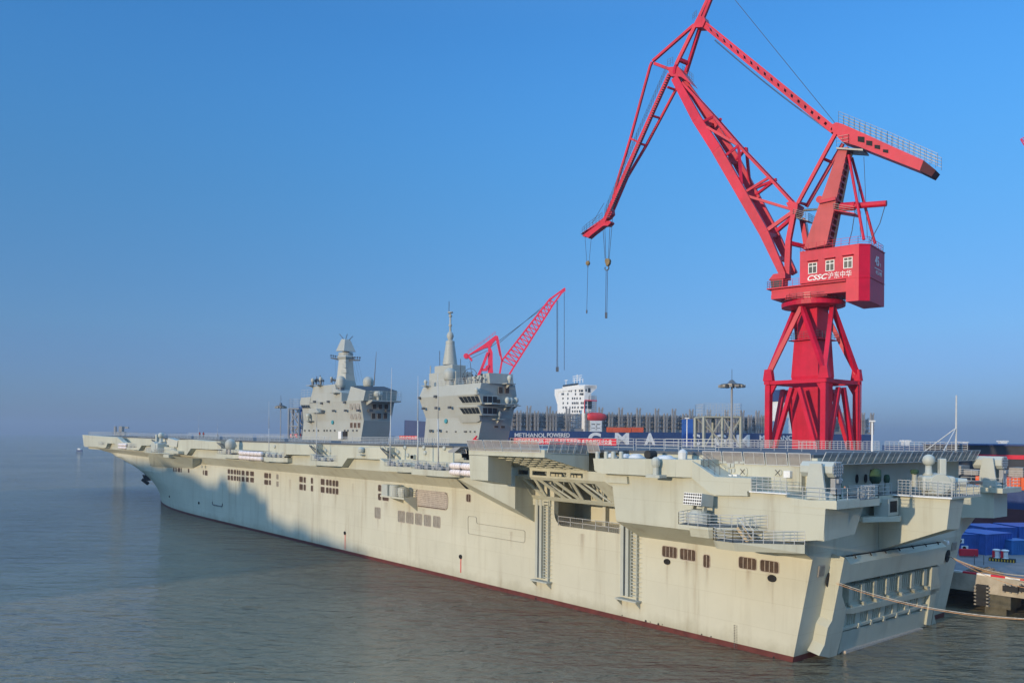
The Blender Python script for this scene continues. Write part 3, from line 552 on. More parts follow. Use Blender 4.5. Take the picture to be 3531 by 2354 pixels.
l2=MB(); loft(l2,pl2,[(x+.0,y-(.4 if y>21 else 0)) for x,y in pl2],zl,zl0); l2o=l2.build('lower_platform',m_gal,ship); fl=MB(); fl.prism([(x,y,zl+.004) for x,y in pl2],(0,0,.02)); fl.build('platform_floor',m_floor,l2o)
r=MB(); railing(r,[(x,y,zl) for x,y in pl2],1.15,.9,4,r=.032); r.build('railing',m_rail,l2o)
# soffit wedge below the platforms
wz=MB(); loft(wz,[(a.x-2.2,20),(a.x-2.4,23.6),(b2.x-.2,23.5),(b2.x-4.4,20)],[(a.x-1,16.2),(a.x-1,16.25),(b2.x-4,16.25),(b2.x-4,16.2)],min(zb_,zl0)+.0,9.9); wz.build('platform_bracket',m_gal,l2o) if False else None
# wooden boarded ladder between the two
wd=MB(); p,q_=Vector((c1.x-1.9,22.2,lpz)),Vector((c1.x-3.3,22.6,zl)); 
for o in (0,-.75): wd.bar(p+Vector((0,o,0)),q_+Vector((0,o,0)),.1,.3); 
for i in range(8): c_=p.lerp(q_,(i+.5)/8); wd.box(c_.x-.12,c_.x+.12,c_.y-.72,c_.y,c_.z-.03,c_.z+.03)
lo_=wd.build('boarded_ladder',m_wood,ship); r=MB()
for o in (0,-.75): r.tube(p+Vector((0,o,1)),q_+Vector((0,o,1)),.03,n=5); r.tube(p+Vector((0,o,0)),p+Vector((0,o,1)),.03,n=5); r.tube(q_+Vector((0,o,0)),q_+Vector((0,o,1)),.03,n=5)
r.build('handrail',m_rail,lo_)
# decoy launcher: 4 x 8 tubes in a tilted box on a drum
def tube_launcher(c,dirv,w,hh,L,parent,cols=8,rows=4,ped=1.6,tilt=12,sheet=True):
    d=Vector(dirv); d.z=0; d.normalize(); d=(d*math.cos(R(tilt))+UP*math.sin(R(tilt))); a=UP.cross(d).normalized(); u=d.cross(a); c=Vector(c)
    m=MB(); m.obox(c,d*L/2,a*w/2,u*hh/2); o=m.build('decoy_launcher',m_gun,parent)
    t=MB(); fr=c+d*(L/2+.01)
    for i in range(cols):
        for j in range(rows): t.lathe(fr+a*w*((i+.5)/cols-.5)+u*hh*((j+.5)/rows-.5),[(w/cols*.36,0),(w/cols*.36,.03),(w/cols*.2,.02)],12,axis=d)
    t.build('launch_tubes',m_dark,o); f=MB(); f.obox(fr,d*.01,a*w*.5,u*hh*.5); f.build('front_plate',m_white,o)
    b=MB(); z0=c.z-hh/2-ped; b.lathe((c.x,c.y,z0),[(w*.52,0),(w*.55,ped*.12),(w*.55,ped*.55),(w*.4,ped*.62),(w*.3,ped*.8)],14)
    for s in (-1,1): b.bar(Vector((c.x,c.y,z0+ped*.6))+a*s*w*.3,c-u*hh*.45+a*s*w*.3-d*.3,.2,.5)
    b.build('pedestal',m_gun,o); return o
pl_=onY(D(385,775),22.6); tube_launcher((pl_.x-.1,21.7,pl_.z-.05),(0,1,0),2.1,1.15,1.8,ship,ped=pl_.z-.05-.57-lpz,tilt=8)
# vertical cover sheet beside the launcher is its own shadow; missile launchers with eight sided drum on a fork
def missile_launcher(x0,x1,y,z0,z1,zf,parent):
    m=MB(); hw=.95; hz=(z1-z0)/2; cz=(z0+z1)/2; k=.38
    pr=[(-hw,-hz+k),(-hw,hz-k),(-hw+k,hz),(hw-k,hz),(hw,hz-k),(hw,-hz+k),(hw-k,-hz),(-hw+k,-hz)]
    m.prism([(x0,y+a,cz+b) for a,b in pr],(x1-x0,0,0)); o=m.build('missile_launcher',m_gun,parent,bevel=.06)
    c=MB()
    for i in range(5):
        for j in range(5):
            if (i in (0,4)) and (j in (0,4)): continue
            c.lathe((x0-.0,y+(i-2)*.36,cz+(j-2)*hz*.4),[(.15,0),(.13,.05),(.03,.08)],10,axis=(-1,0,0))
    c.build('cell_covers',m_grey,o)
    f=MB(); cx=(x0+x1)/2-.3
    for s in (-1,1):
        yy=y+s*(hw+.28); f.prism([(cx-1.0,yy,zf),(cx-.55,yy,cz+.55),(cx+.55,yy,cz+.55),(cx+.85,yy,cz-1.0),(cx+.95,yy,zf)],(0,.3*s,0))
    f.lathe((cx,y,zf),[(1.25,0),(1.25,.35),(1.1,.45),(.95,.7)],20); f.build('fork_mount',m_gun,o,bevel=.05)
    e=MB(); e.box(cx-1.3,cx-.85,y-.5,y+.5,zf+.45,z0-.1); e.box(cx-1.5,cx-1.3,y-.3,y+.3,z0-.5,z0-.15); e.build('sensor_box',m_grey,o); return o
p=onY(E5(78,560),18.6);q_=onY(E5(400,400),18.6); missile_launcher(q_.x,p.x,17.7,onY(E5(235,560),18.3).z+.1,onY(E5(235,400),18.3).z,15.65,ship)
p=onY(E5(1812,470),-18.6);q_=onY(E5(2100,350),-18.6); missile_launcher(q_.x,p.x,-18.4,onY(E5(2000,470),-18.4).z,onY(E5(2000,350),-18.4).z,15.55,ship)
# close-in gun: rounded house, barrel cluster, ball radar on a neck
def gun_mount(c,d,parent,s=1.0):
    c=Vector(c); d=Vector(d).normalized(); a=UP.cross(d)
    m=MB(); m.lathe(c,[(1.3*s,0),(1.35*s,.3*s),(1.2*s,.5*s)],20); m.obox(c+UP*1.15*s,d*1.5*s,a*1.15*s,UP*.75*s); o=m.build('close_in_gun',m_gun,parent,bevel=.25*s)
    t=MB(); t.lathe(c+UP*1.2*s-a*1.25*s+d*.1,[(.95*s,0),(.95*s,2.5*s)],24,axis=a); t.build('drum_housing',m_gun,o,bevel=.05)
    b=MB(); m0=c+UP*1.3*s+d*1.4*s
    b.lathe(m0,[(.45*s,0),(.38*s,1.3*s)],14,axis=d); b.build('barrel_shroud',m_gun,o)
    b=MB()
    for i in range(9): t_=2*math.pi*i/9; q=m0+d*1.2*s+(a*math.cos(t_)+UP*math.sin(t_))*.14*s; b.tube(q,q+d*1.5*s,.035*s,n=5)
    b.build('gun_barrels',m_metal,o)
    r=MB(); k=c-d*.7*s+UP*1.9*s; r.lathe(k,[(.6*s,0),(.33*s,.3*s),(.3*s,1.0*s)],16); r.lathe(k+UP*1.0*s,[(.3*s,0),(.52*s,.2*s),(.6*s,.5*s),(.5*s,.85*s),(.25*s,1.05*s),(.05,1.1*s)],18); r.build('fire_control_radar',m_gun,o,smooth=True)
    e=MB(); k2=c+d*.5*s+UP*1.9*s; e.obox(k2+UP*.9*s,d*.3*s,a*.5*s,UP*.8*s); e.lathe(k2+UP*.1,[(.4*s,0),(.3*s,.6*s)],12); e.build('optical_tracker',m_gun,o,bevel=.08); return o
gp=onY(E5(1400,660),2); gun_mount((gp.x,1.6,15.52),(-.8,-.6,0),ship,1.0)
# ---------------------------------------------------------------- stern ramp on the raked transom
TN=Vector((-1,0,-.2)).normalized(); 
def tpnt(p,off=0):
    return hit(p,(0-off*1.02,0,0),(1,0,.2))
def tprism(mb,pts,o0,o1,cr=G):
    P=[tpnt(cr(*p),o1) for p in pts]; mb.prism(P,-TN*(o1-o0))
rp=MB()
tprism(rp,[(575,410),(1510,235),(1480,402),(545,585)],0,1.25); rp_o=rp.build('stern_ramp',m_gal,ship)
w_=MB(); P=[tpnt(G(575,410),1.25),tpnt(G(1510,235),1.25),tpnt(G(1462,195),.5),tpnt(G(515,338),.5)]; w_.prism(P,(.4,0,-.1)); 
w_.build('ramp_hood',m_gal,rp_o)
hg=MB()
for i in range(7):
    f=(i+.5)/7; a_=P[3].lerp(P[2],f)+Vector((-.1,0,.05)); b_=P[0].lerp(P[1],f); hg.bar(a_+UP*.12,b_.lerp(a_,.5)+UP*.1,.08,.1)
hg.bar(P[3]+UP*.03+Vector((.1,-.5,0)),P[2]+UP*.03+Vector((.1,.3,0)),.25,.08); hg.build('hinge_row',m_dark,rp_o)
bk=MB(); tprism(bk,[(530,640),(1425,430),(1340,1000),(480,1200)],-.1,.68); tprism(bk,[(495,1068),(1345,845),(1310,1015),(1240,1028),(500,1250),(445,1290)],.2,1.0); bk.build('ramp_leaf',m_gal,rp_o)
arm=MB(); tprism(arm,[(512,345),(575,410),(545,585),(495,600),(490,720),(532,850),(495,1060),(435,1300),(360,1318),(265,1300),(300,1230),(318,1195),(350,1030),(390,960)],.0,1.25)
arm.build('ramp_side_arm',m_gal,rp_o); arm=MB(); tprism(arm,[(1425,440),(1425,505),(1450,610),(1440,660),(1415,670),(1350,1005),(1310,1000),(1345,760),(1370,440)],0,1.25); tprism(arm,[(1415,500),(1440,500),(1455,640),(1390,912),(1410,1000),(1360,1010),(1380,900)],0,1.0); arm.build('ramp_side_arm',m_gal,rp_o)
sh_=MB(); tprism(sh_,[(530,850),(1435,640),(1445,672),(1415,690),(600,890),(520,890)],.3,1.25); tprism(sh_,[(525,800),(1390,590),(1388,615),(530,828)],.3,.75); tprism(sh_,[(497,1035),(1355,790),(1350,812),(493,1060)],.3,1.1); sh_.build('ramp_shelf',m_gal,rp_o)
ribs=MB()
def rib(xt,yt_,xb,yb_,wd,off): tprism(ribs,[(xt,yt_),(xt+wd,yt_-wd*.22),(xb+wd,yb_-wd*.22),(xb,yb_)],.3,off)
for i in range(8):
    x=560+i*122; rib(x,632-(x-560)*.235,x-8,790-(x-560)*.24,34-i,1.05)
    for k in (42,62,82): 
        if x+k<1400: rib(x+k,630-(x+k-560)*.235,x+k-12,765-(x+k-560)*.24,8,.85)
for i in range(7):
    x=625+i*122; rib(x,875-(x-560)*.245,x-14,1015-(x-560)*.265,46-2*i,.95)
    for k in (58,76,94):
        if x+k<1340: rib(x+k-122,880-(x+k-680)*.245,x+k-138,1005-(x+k-680)*.265,8,.8)
ribs.build('ramp_ribs',m_gal,rp_o)
gs=MB()
for i in range(7): x=575+i*124; tprism(gs,[(x,812-i*30),(x+12,805-i*30),(x+45,835-i*30),(x+5,838-i*30)],.3,1.2)
for i in range(6): x=655+i*124; tprism(gs,[(x,985-i*33),(x+10,983-i*33),(x+10,1025-i*33),(x-12,1030-i*33)],.3,1.15)
gs.build('gusset',m_gal,rp_o)
th=MB(); a_,b_=tpnt(G(500,1248),1.0),tpnt(G(1240,1030),1.0)
for i in range(44): c_=a_.lerp(b_,i/43); th.obox(c_+Vector((-.15,0,-.12)),(.22,0,0),(0,.17,0),(0,0,.16))
th.build('ramp_teeth',m_frame,rp_o)
def on_transom_disc(p,r,ov,mats,name,parent,off=.05,lab=None):
    c_=tpnt(p,off); m=MB(); m.lathe(c_,[(r*1.15,0),(r*1.2,.1),(r,.14)],20,axis=TN); m.cur=1; m.lathe(c_+TN*.11,[(r*.92,0),(r*.9,.04)],20,axis=TN)
    for v in m.v: v.z=c_.z+(v.z-c_.z)*ov
    return m.build(name,mats,parent,label=lab),c_
_,HO1=on_transom_disc(G(358,556),.45,1.45,[m_rub,m_dark],'stern_fairlead',ship); _,HO2=on_transom_disc(G(1515,325),.42,1.5,[m_rub,m_dark],'stern_fairlead',ship)
for x0_,x1_,y0_,y1_ in ((262,322,425,535),(1565,1610,195,280)):
    P=[tpnt(G(*p),.04) for p in ((x0_,y0_),(x1_,y0_-8),(x1_-12,y1_-12),(x0_-14,y1_))]; m=MB(); m.prism(P,-TN*-.05); o=m.build('transom_vent',m_frame,ship); ctr=sum(P,Vector())/4; m=MB(); m.prism([ctr+(p-ctr)*.84+TN*.06 for p in P],TN*.02); m.build('vent_slats',m_lou2,o)
for pt in ((460,350),(418,442),(1510,185)):
    c_=tpnt(G(*pt),.3); m=MB(); m.tube(c_-TN*.4,c_,.1,n=8); m.lathe(c_+Vector((-.1,0,-.35)),[(.16,0),(.2,.2),(.12,.45)],12); m.build('stern_lamp',m_white,ship)
# green canvas covered instruments and other gear on the after walkway
for pt,zf,r_,hh in (((820,540),15.5,.58,1.5),((932,565),15.5,.3,.9),((1205,495),16.9,.42,.55)):
    p=onX(E5(*pt),-2.6); m=MB(); m.lathe((p.x,p.y,p.z-hh/2-.1),[(r_*.5,0),(r_*.95,hh*.25),(r_,hh*.6),(r_*.85,hh*.95),(r_*.3,hh*1.05)],11); 
    for v in m.v: v.x+=random.uniform(-.06,.06)*r_; v.y+=random.uniform(-.08,.08)*r_
    o=m.build('covered_instrument',m_green,ship,smooth=True); m=MB(); m.lathe((p.x,p.y,15.5),[(.28,0),(.25,p.z-hh/2-15.6),(.35,p.z-hh/2-15.5)],12); m.build('pedestal',m_gun,o)
p=onY(A(1540,520),19.6); m=MB(); m.dome((p.x,19.3,onY(A(1540,565),19.3).z),1.15,.5,24); o=m.build('radome',m_sup,ship,smooth=True,label='egg shaped radome on the port bow gallery'); m=MB(); m.lathe((p.x,19.3,onY(A(1540,612),19.3).z),[(.9,0),(.8,1.6)],14); m.build('pedestal',m_metal,o)
# forward gun sponson and its weapons
yo=20.2; zf=onY(A(740,600),yo).z; a_=onY(A(748,612),yo); b_=onY(A(800,735),yo); c_=onY(A(1180,750),yo)
m=MB(); xg0=onY(A(745,600),yo).x; xg1=onY(A(800,610),yo).x; xg2=onY(A(1180,650),19).x; zb_=onY(A(800,735),yo).z
m.add([(xg0,yo,zf),(xg1,yo,zf),(onY(A(800,735),16.6).x,16.6,onY(A(800,735),16.6).z),(onY(A(762,728),16.6).x,16.6,onY(A(762,728),16.6).z),(xg0,17,zf),(xg1-0,17,zf),(xg0-1,14.5,zb_+.1)],[(0,1,2,3),(0,3,6,4)])
xi1=onY(A(805,735),16.6).x; xi2=onY(A(1180,750),16.3).x; zi1=onY(A(805,735),16.6).z; zi2=onY(A(1180,750),16.3).z; xg2=onY(A(1180,655),19.9).x; zg2=onY(A(1180,655),19.9).z
m.add([(xg1,yo,zf),(xg2,19.9,zg2),(xi2,16.3,zi2),(xi1,16.6,zi1)],[(0,1,2,3)]); m.add([(xi1,16.6,zi1),(xi2,16.3,zi2),(xi2,12,zi2),(xi1+4,12,zi1)],[(0,1,2,3)]); m.add([(xg2,19.9,zg2),(xg2,16,zg2),(xi2,16,zi2),(xi2,16.3,zi2)],[(0,1,2,3)]); m.prism([(xg0+2.5,yo+.3,zf),(xg1-10,yo+.3,zf),(xg1-14,17,zf),(xg0+2.5,17,zf)],(0,0,.18)); go=m.build('forward_gun_sponson',m_gal,ship,recalc=False)
r=MB(); railing(r,[(xg0+2.4,17,zf+.18),(xg0+2.4,yo+.25,zf+.18),(xg1-10,yo+.25,zf+.18)],1.2,1.6,4,r=.04); r.build('railing',m_rail,go)
gc=onY(A(850,590),18.9); gun_mount((gc.x,18.8,zf+.2),(1,.15,0),ship,1.35)
lc=onY(A(1020,500),19.4); tube_launcher((lc.x,19.6,lc.z),(1,.7,0),2.4,1.7,3.0,ship,cols=4,rows=5,ped=1.9)
m=MB(); p=onY(A(1000,580),20.3); m.box(p.x-5.5,p.x+4,18.1,21,p.z-.6,p.z); m.build('launcher_platform',m_gal,ship); 
m=MB(); p=onY(A(930,630),20.8); m.box(p.x-2,p.x+2.5,18.1,21,p.z-.4,p.z+.3); m.build('lower_platform',m_gal,ship)
# bow anchor
p=onY(A(720,845),0); q_=Vector((243.5,6.0,6.2)); 
# ---------------------------------------------------------------- islands
def prismXZ(mb,pts,y0,y1): mb.prism([(x,y0,z) for x,z in pts],(0,y1-y0,0))
def polyS(cr,pts,y): return [(onY(cr(*p),y).x,onY(cr(*p),y).z) for p in pts]
YP,YS=-8,-15.6
def island(name,prof,lab,chz,y_in):   # profile rows (z, x_fwd, x_aft, y_port): a stack of sections with tumblehome
    mb=MB(); rows=[]
    for z,xf,xaft,yp in prof: rows.append([(xf,yp,z),(xaft,yp,z),(xaft,-23.6-yp,z),(xf,-23.6-yp,z)])
    n=len(rows); vs=[v for r_ in rows for v in r_]; fs=[]
    for i in range(n-1):
        for k in range(4): fs.append((i*4+k,i*4+(k+1)%4,(i+1)*4+(k+1)%4,(i+1)*4+k))
    fs.append(tuple(range(4*(n-1),4*n))); mb.add(vs,fs); o=mb.build(name,m_sup,ship,label=lab); return o
def X_(cr,p,y=YP): return onY(cr(*p),y).x
def Z_(cr,p,y=YP): return onY(cr(*p),y).z
def wrect(cr,xl,xr,yt,yb,y,parent,m,fr=True,name='window',skew=0,off=.03):
    p=onY(cr(xl,yt),y);q=onY(cr(xl+skew,yb),y);r_=onY(cr(xr,yt),y);s_=onY(cr(xr+skew,yb),y)
    mb=MB(); mb.prism([p,r_,s_,q],(0,off*1.0,0)); c=(p+q+r_+s_)/4; o=mb.build(name,m_frame if fr else m,parent,recalc=True)
    if fr: mb=MB(); mb.prism([c+(v-c)*.84+Vector((0,off,0)) for v in (p,r_,s_,q)],(0,.02,0)); mb.build('pane' if m is m_glass else 'louvre',m,o)
    return o
def xrect(cr,xl,xr,yt,yb,x,parent,m,name='window',off=.03,skew=0,sl=0):
    p=onX(cr(xl,yt),x);q=onX(cr(xl+skew,yb),x);r_=onX(cr(xr,yt+sl),x);s_=onX(cr(xr+skew,yb+sl),x)
    mb=MB(); mb.prism([p,r_,s_,q],(-off,0,0)); c=(p+q+r_+s_)/4; o=mb.build(name,m_frame,parent)
    mb=MB(); mb.prism([c+(v-c)*.84+Vector((-off,0,0)) for v in (p,r_,s_,q)],(-.02,0,0)); mb.build('louvre',m,o); return o
# --- after island: bulging waist, two rows of bridge windows
af=[(19.4,100.1,81.7,-8.15),(24.45,99.4,80.2,-8.15),(28.75,100.7,80.1,-7.2),(30.9,99.8,80.0,-7.7)]
ia=island('after_island',af,'after island tower with two rows of bridge windows and a conical mast',0,0)
yb=-7.3
# bridge windows: angled bays standing proud
for (a_,b_,t_,bo) in (((505,1000),(765,1000),1020,1075),((515,1120),(765,1120),1135,1188)):
    xl=X_(I2,(a_[0]+8,t_),-6.6); xr=80.0; z1=Z_(I2,(640,t_-18),-6.6); z0=Z_(I2,(640,bo+8),-6.6)
    bay=MB(); bay.prism([(xl+.6,-6.6,z1+.15),(xr-.3,-6.6,z1+.15),(xr-.3,-8,z1+.15),(xl+.6,-8,z1+.15)],(0,0,.25)); bay.add([(xl,-6.7,z1+.15),(xr-.3,-6.7,z1+.15),(xr-.3,-7.5,z0),(xl-.9,-7.5,z0),(xl,-8.2,z1+.15),(xl-.9,-8.2,z0)],[(0,1,2,3),(0,3,5,4)]); 
    bay.prism([(xr-.3,-6.7,z1+.15),(xr-.3,-7.5,z0),(xr-.3,-11,z0),(xr-.3,-11,z1+.15)],(-.3,0,0)) ; bo_=bay.build('bridge_bay',m_sup,ia,recalc=True)
    for i in range(5):
        f0=(i+.08)/5; f1=(i+.92)/5; zt=z1;zb=z0+.35
        def pp(f,z): t=(z-z0)/(z1+.15-z0); x=(xl-.9+.9*t)+((xr-.3)-(xl-.9+.9*t))*f; return Vector((x,-7.5+.8*t+.04,z))
        mb=MB(); mb.prism([pp(f0,zt-.05),pp(f1,zt-.05),pp(f1,zb),pp(f0,zb)],(0,.03,0)); mb.build('window',m_glass,ia)
    for i in range(3):
        y0=-7.7-i*1.15; mb=MB(); mb.box(xr-.65,xr-.6,y0-.95,y0,z0+.35,z1-.05); mb.build('window',m_glass,ia)
bxx=MB(); z1=Z_(I2,(640,1195),-7);z0=Z_(I2,(640,1265),-7.3); bxx.prism([(X_(I2,(540,1200)),-7.2,z1),(79.9,-7.2,z1),(80.2,-7.6,z0+.3),(80.2+1.2,-7.7,z0),(X_(I2,(560,1265)),-7.7,z0)],(0,-.5,0)); bxx.build('lower_bridge_front',m_sup,ia)
for z in (26.0,28.2): pass
# funnel house and louvres on the after half
m=MB(); m.prism([(x_,-9.5,z_) for x_,z_ in ((88,30.9),(88,32.2),(80.0,32.9),(79.7,30.9))],(0,-5.8,0)); m.build('funnel_casing',m_sup,ia)
xA=80.0
for xl,xr,yt,yb_ in ((925,970,905,980),(990,1035,905,980),(905,945,1030,1095),(880,925,1255,1325),(948,992,1262,1328)): xrect(I2,xl,xr,yt,yb_,xA-.25 if yt<1200 else xA+.7,ia,m_lou)
for pt,yy in (((720,1080),0),): pass
def ledge(cr,pt,x,parent,w_=1.6,dd=1.2,gear='ball',name='sensor_ledge'):
    p=onX(cr(*pt),x); m=MB(); m.prism([(x,p.y+w_/2,p.z),(x-dd,p.y+w_/2,p.z),(x-dd,p.y-w_/2,p.z),(x,p.y-w_/2,p.z)],(0,0,.15)); m.prism([(x,p.y,p.z),(x-dd*.9,p.y,p.z),(x,p.y,p.z-.8)],(0,.1,0)); o=m.build(name,m_sup,parent)
    if gear: m=MB(); m.lathe((x-dd*.6,p.y,p.z+.15),[(.3,0),(.22,.4),(.45,.7),(.5,1.1),(.35,1.5),(.05,1.6)],14); m.build('satellite_ball',m_gun,o,smooth=True)
    return o
def ledgeY(cr,pt,y,parent,w_=1.4,dd=1.1,gear=1,name='sensor_ledge',s=.7):
    p=onY(cr(*pt),y); m=MB(); m.box(p.x-w_/2,p.x+w_/2,y,y+dd,p.z,p.z+.12); m.prism([(p.x,y,p.z),(p.x,y+dd*.9,p.z),(p.x,y,p.z-.6)],(.1,0,0)); o=m.build(name,m_sup,parent)
    if gear: m=MB(); m.lathe((p.x,y+dd*.6,p.z+.12),[(.35*s,0),(.25*s,.4*s),(.5*s,.8*s),(.55*s,1.2*s),(.4*s,1.6*s),(.05,1.75*s)],12); m.build('sensor_ball',m_gun,o,smooth=True)
    return o
for pt in ((985,1105),(1020,1110),(1072,1105)): ledge(I2,pt,79.2,ia,1.5,1.5)
ledge(I2,(1010,885),79.6,ia,2.2,1.4); ledge(I2,(912,1240),80.3,ia,2.4,1.0); ledgeY(I2,(730,990),-7.2,ia,1.2,.9); ledgeY(I2,(225,905),-7.6,ia,1.6,1.2)
mb=MB(); mb.prism([(79.8,-8,26.9),(77.8,-8.5,26.9),(77.8,-15,26.9),(79.8,-15,26.9)],(0,0,.2)); mb.build('bridge_wing',m_sup,ia)
def floodlight(cr,pt,y,parent,s=.35): 
    p=onY(cr(*pt),y); m=MB(); m.bar(p+Vector((0,0,.1)),p+Vector((0,.45,.1)),.08); m.box(p.x-s,p.x+s,y+.35,y+.75,p.z-.2,p.z+.3); m.build('floodlight',m_metal,parent)
for pt in ((315,1010),(325,1125),(458,1120),(195,1130),(350,1350),(270,1352),(155,1025)): floodlight(I2,pt,-7.5 if pt[1]<1200 else -8.1,ia)
p=onY(I2(405,1253),-8.1); m=MB(); m.lathe(p,[(.45,0),(.45,.25),(.2,.3)],14,axis=(0,1,0)); m.build('ring_fitting',m_bluec,ia)
for x_ in (245,410,500,590,605,645,690): 
    p=onY(I2(x_,1358),-8.1); m=MB(); m.box(p.x-.15,p.x+.15,-8.15,-7.95,p.z-.15,p.z+.15); m.build('wall_fitting',m_metal,ia)
r=MB(); railing(r,[(99.5,-7.9,30.9),(80.3,-7.9,30.9),(80.3,-15.5,30.9),(99.5,-15.5,30.9),(99.5,-7.9,30.9)],1.2,1.5); r.build('railing',m_rail,ia)
for i in range(16): 
    x_=random.uniform(80.6,88); m=MB(); hgt=random.uniform(.7,2.6); m.tube((x_,random.uniform(-8.2,-9.3),30.9),(x_,-8.6,30.9+hgt),.05,n=5); m.box(x_-.15,x_+.15,-8.75,-8.45,30.9+hgt*.6,30.9+hgt*.6+.35); m.build('roof_sensor',m_metal,ia)
# after mast: stepped base, cone, ball, spindle, cap
mc=onY(I2(440,800),-11.5); X=mc.x; zz=lambda y:onY(I2(440,y),-11.5).z; rr=lambda w_: w_*.3443/K*((Vector((X,-11.5,30))-CAM).dot(FW))/F
mb=MB(); mb.box(X-5,X+4.6,-13.5,-9.4,30.9,zz(770)); mb.box(X-3.2,X+3.2,-13.2,-9.8,zz(770),zz(700)); b0=mb.build('mast_base',m_sup,ia,bevel=.1)
prof=[(rr(74),zz(690)),(rr(73),zz(675)),(rr(44),zz(482)),(rr(46),zz(480)),(rr(44),zz(455)),(rr(30),zz(447)),(rr(22),zz(442)),(rr(36),zz(405)),(rr(31),zz(380)),(rr(18),zz(362)),(rr(11),zz(358)),(rr(10),zz(310)),(rr(18),zz(300)),(rr(18),zz(290)),(rr(10),zz(280)),(rr(9),zz(215)),(rr(17),zz(208)),(rr(17),zz(195)),(rr(7),zz(190)),(rr(8),zz(178)),(rr(27),zz(172)),(rr(27),zz(162)),(rr(4),zz(160))]
mb=MB(); mb.lathe((X,-11.5,0),prof,24); mb.build('conical_mast',m_sup,b0,smooth=True).modifiers.new('e','EDGE_SPLIT').split_angle=R(40)
mb=MB(); mb.tube((X+rr(25),-11.5,zz(185)),(X+rr(25),-11.5,zz(55)),.07,n=5); mb.tube((X+rr(25),-11.5,zz(185)),(X,-11.5,zz(185)),.07,n=5); mb.build('mast_aerial',m_metal,b0)
mb=MB(); yd=-8.9; p=onY(I2(438,850),yd); mb.dome((p.x,yd,p.z),rr(62),rr(30),24); ro=mb.build('radome',m_sup,ia,smooth=True,label='radome in front of the conical mast'); mb=MB(); mb.lathe((p.x,yd,30.9),[(rr(45),0),(rr(40),p.z-30.9)],16); mb.build('pedestal',m_sup,ro)
mb=MB(); p=onY(I2(245,795),-11.5); q=onY(I2(380,815),-11.5); mb.bar(p,q,.5,.4); mb.tube(p,p+UP*2.0,.12,n=6); mb.build('yard_arm',m_sup,b0)
for pt,tp_ in (((338,700),(338,550)),((547,870),(547,630)),((316,905),(312,780))): 
    a_=onY(I2(*pt),-10);b__=onY(I2(*tp_),-10); mb=MB(); mb.tube(a_,b__,.07,n=5); mb.build('pole_aerial',m_metal,b0)
mb=MB(); p=onY(I2(640,800),-10.5); mb.path([(p.x+2.6*math.cos(t),-10.5,31.0+1.0+2.2*math.sin(t)) for t in [math.pi*i/14 for i in range(15)]],.06); mb.build('aerial_loop',m_metal,b0)
# --- fore island
fo=[(19.5,158.1,126.8,-8.15),(24.25,157.2,125.4,-8.15),(28.95,156.5,125.4,-7.3)]
fi=island('fore_island',fo,'fore island tower with a stepped roof and pyramid headed mast',0,0)
# upper tiers as prisms in the side view
y0=-7.4
up=polyS(I1,[(440,1000),(455,930),(490,792),(770,762),(775,820),(850,870),(850,985)],y0); mb=MB(); prismXZ(mb,up,y0,-16.0); mb.build('upper_deckhouse',m_sup,fi)
up=polyS(I1,[(915,985),(960,790),(1150,842),(1130,975)],y0); mb=MB(); 
xaft=up[2][0]; mb.add([(up[0][0],y0,up[0][1]-.1),(up[3][0],y0,up[3][1]),(up[2][0],y0-.2,up[2][1]),(up[1][0],y0-.2,up[1][1]),(up[0][0],-16.2,up[0][1]-.1),(up[3][0],-16.2,up[3][1]),(up[2][0],-16,up[2][1]+.2),(up[1][0],-16,up[1][1]+.2)],[(0,1,2,3),(1,5,6,2),(4,7,6,5),(0,3,7,4)]); mb.cur=1; mb.add([(up[2][0],y0-.2,up[2][1]+.02),(up[2][0],-16,up[2][1]+.22),(up[1][0]-1,-16,up[1][1]+.3),(up[1][0],y0-.2,up[1][1]+.05)],[(0,1,2,3)]); mb.build('funnel_casing',[m_sup,m_black],fi)
mb=MB(); prismXZ(mb,polyS(I1,[(315,1000),(330,935),(455,925),(440,1000),(440,1075),(320,1030)],-7.3),-7.3,-16); mb.build('forward_bridge',m_sup,fi)
mb=MB(); prismXZ(mb,polyS(I1,[(425,1075),(520,1075),(560,1130),(430,1130)],-6.2),-6.2,-7.6); mb.build('bridge_wing',m_sup,fi)
for xl,xr in ((330,352),(358,380),(385,405),(410,432)): wrect(I1,xl,xr,1030,1068,-7.25,fi,m_glass,fr=False,name='window',skew=10)
for xl,xr in ((368,386),(392,420),(425,440)): wrect(I1,xl,xr,1135,1183,-8.1,fi,m_lou)
wrect(I1,500,530,1018,1070,-7.6,fi,m_glass,name='window')
for yt,yb_,xs_ in ((1005,1085,(950,998,1045)),(1130,1208,(962,1010,1060)),(1252,1328,(960,1008,1057))):
    for x_ in xs_: wrect(I1,x_,x_+35,yt,yb_,-7.45 if yt<1100 else -7.9 if yt<1200 else -8.1,fi,m_lou2 if yt<1200 else m_lou,name='louvre_window')
for yt,yb_,xs_ in ((1015,1085,(1247,1323,1400)),(1130,1210,(1235,1310,1388))):
    for x_ in xs_: xrect(I1,x_,x_+52,yt,yb_,125.2,fi,m_lou,name='louvre_window')
for pt in ((525,990),(615,1010),(703,990),(912,1000),(627,1110),(770,1108),(925,1105),(1085,1103)): floodlight(I1,pt,-7.6,fi,.4)
for pt in ((1210,1105),(1430,1110)): 
    p=onX(I1(*pt),125.2); m=MB(); m.box(p.x-.8,p.x,p.y-.5,p.y+.5,p.z-.2,p.z+.4); m.build('floodlight',m_metal,fi)
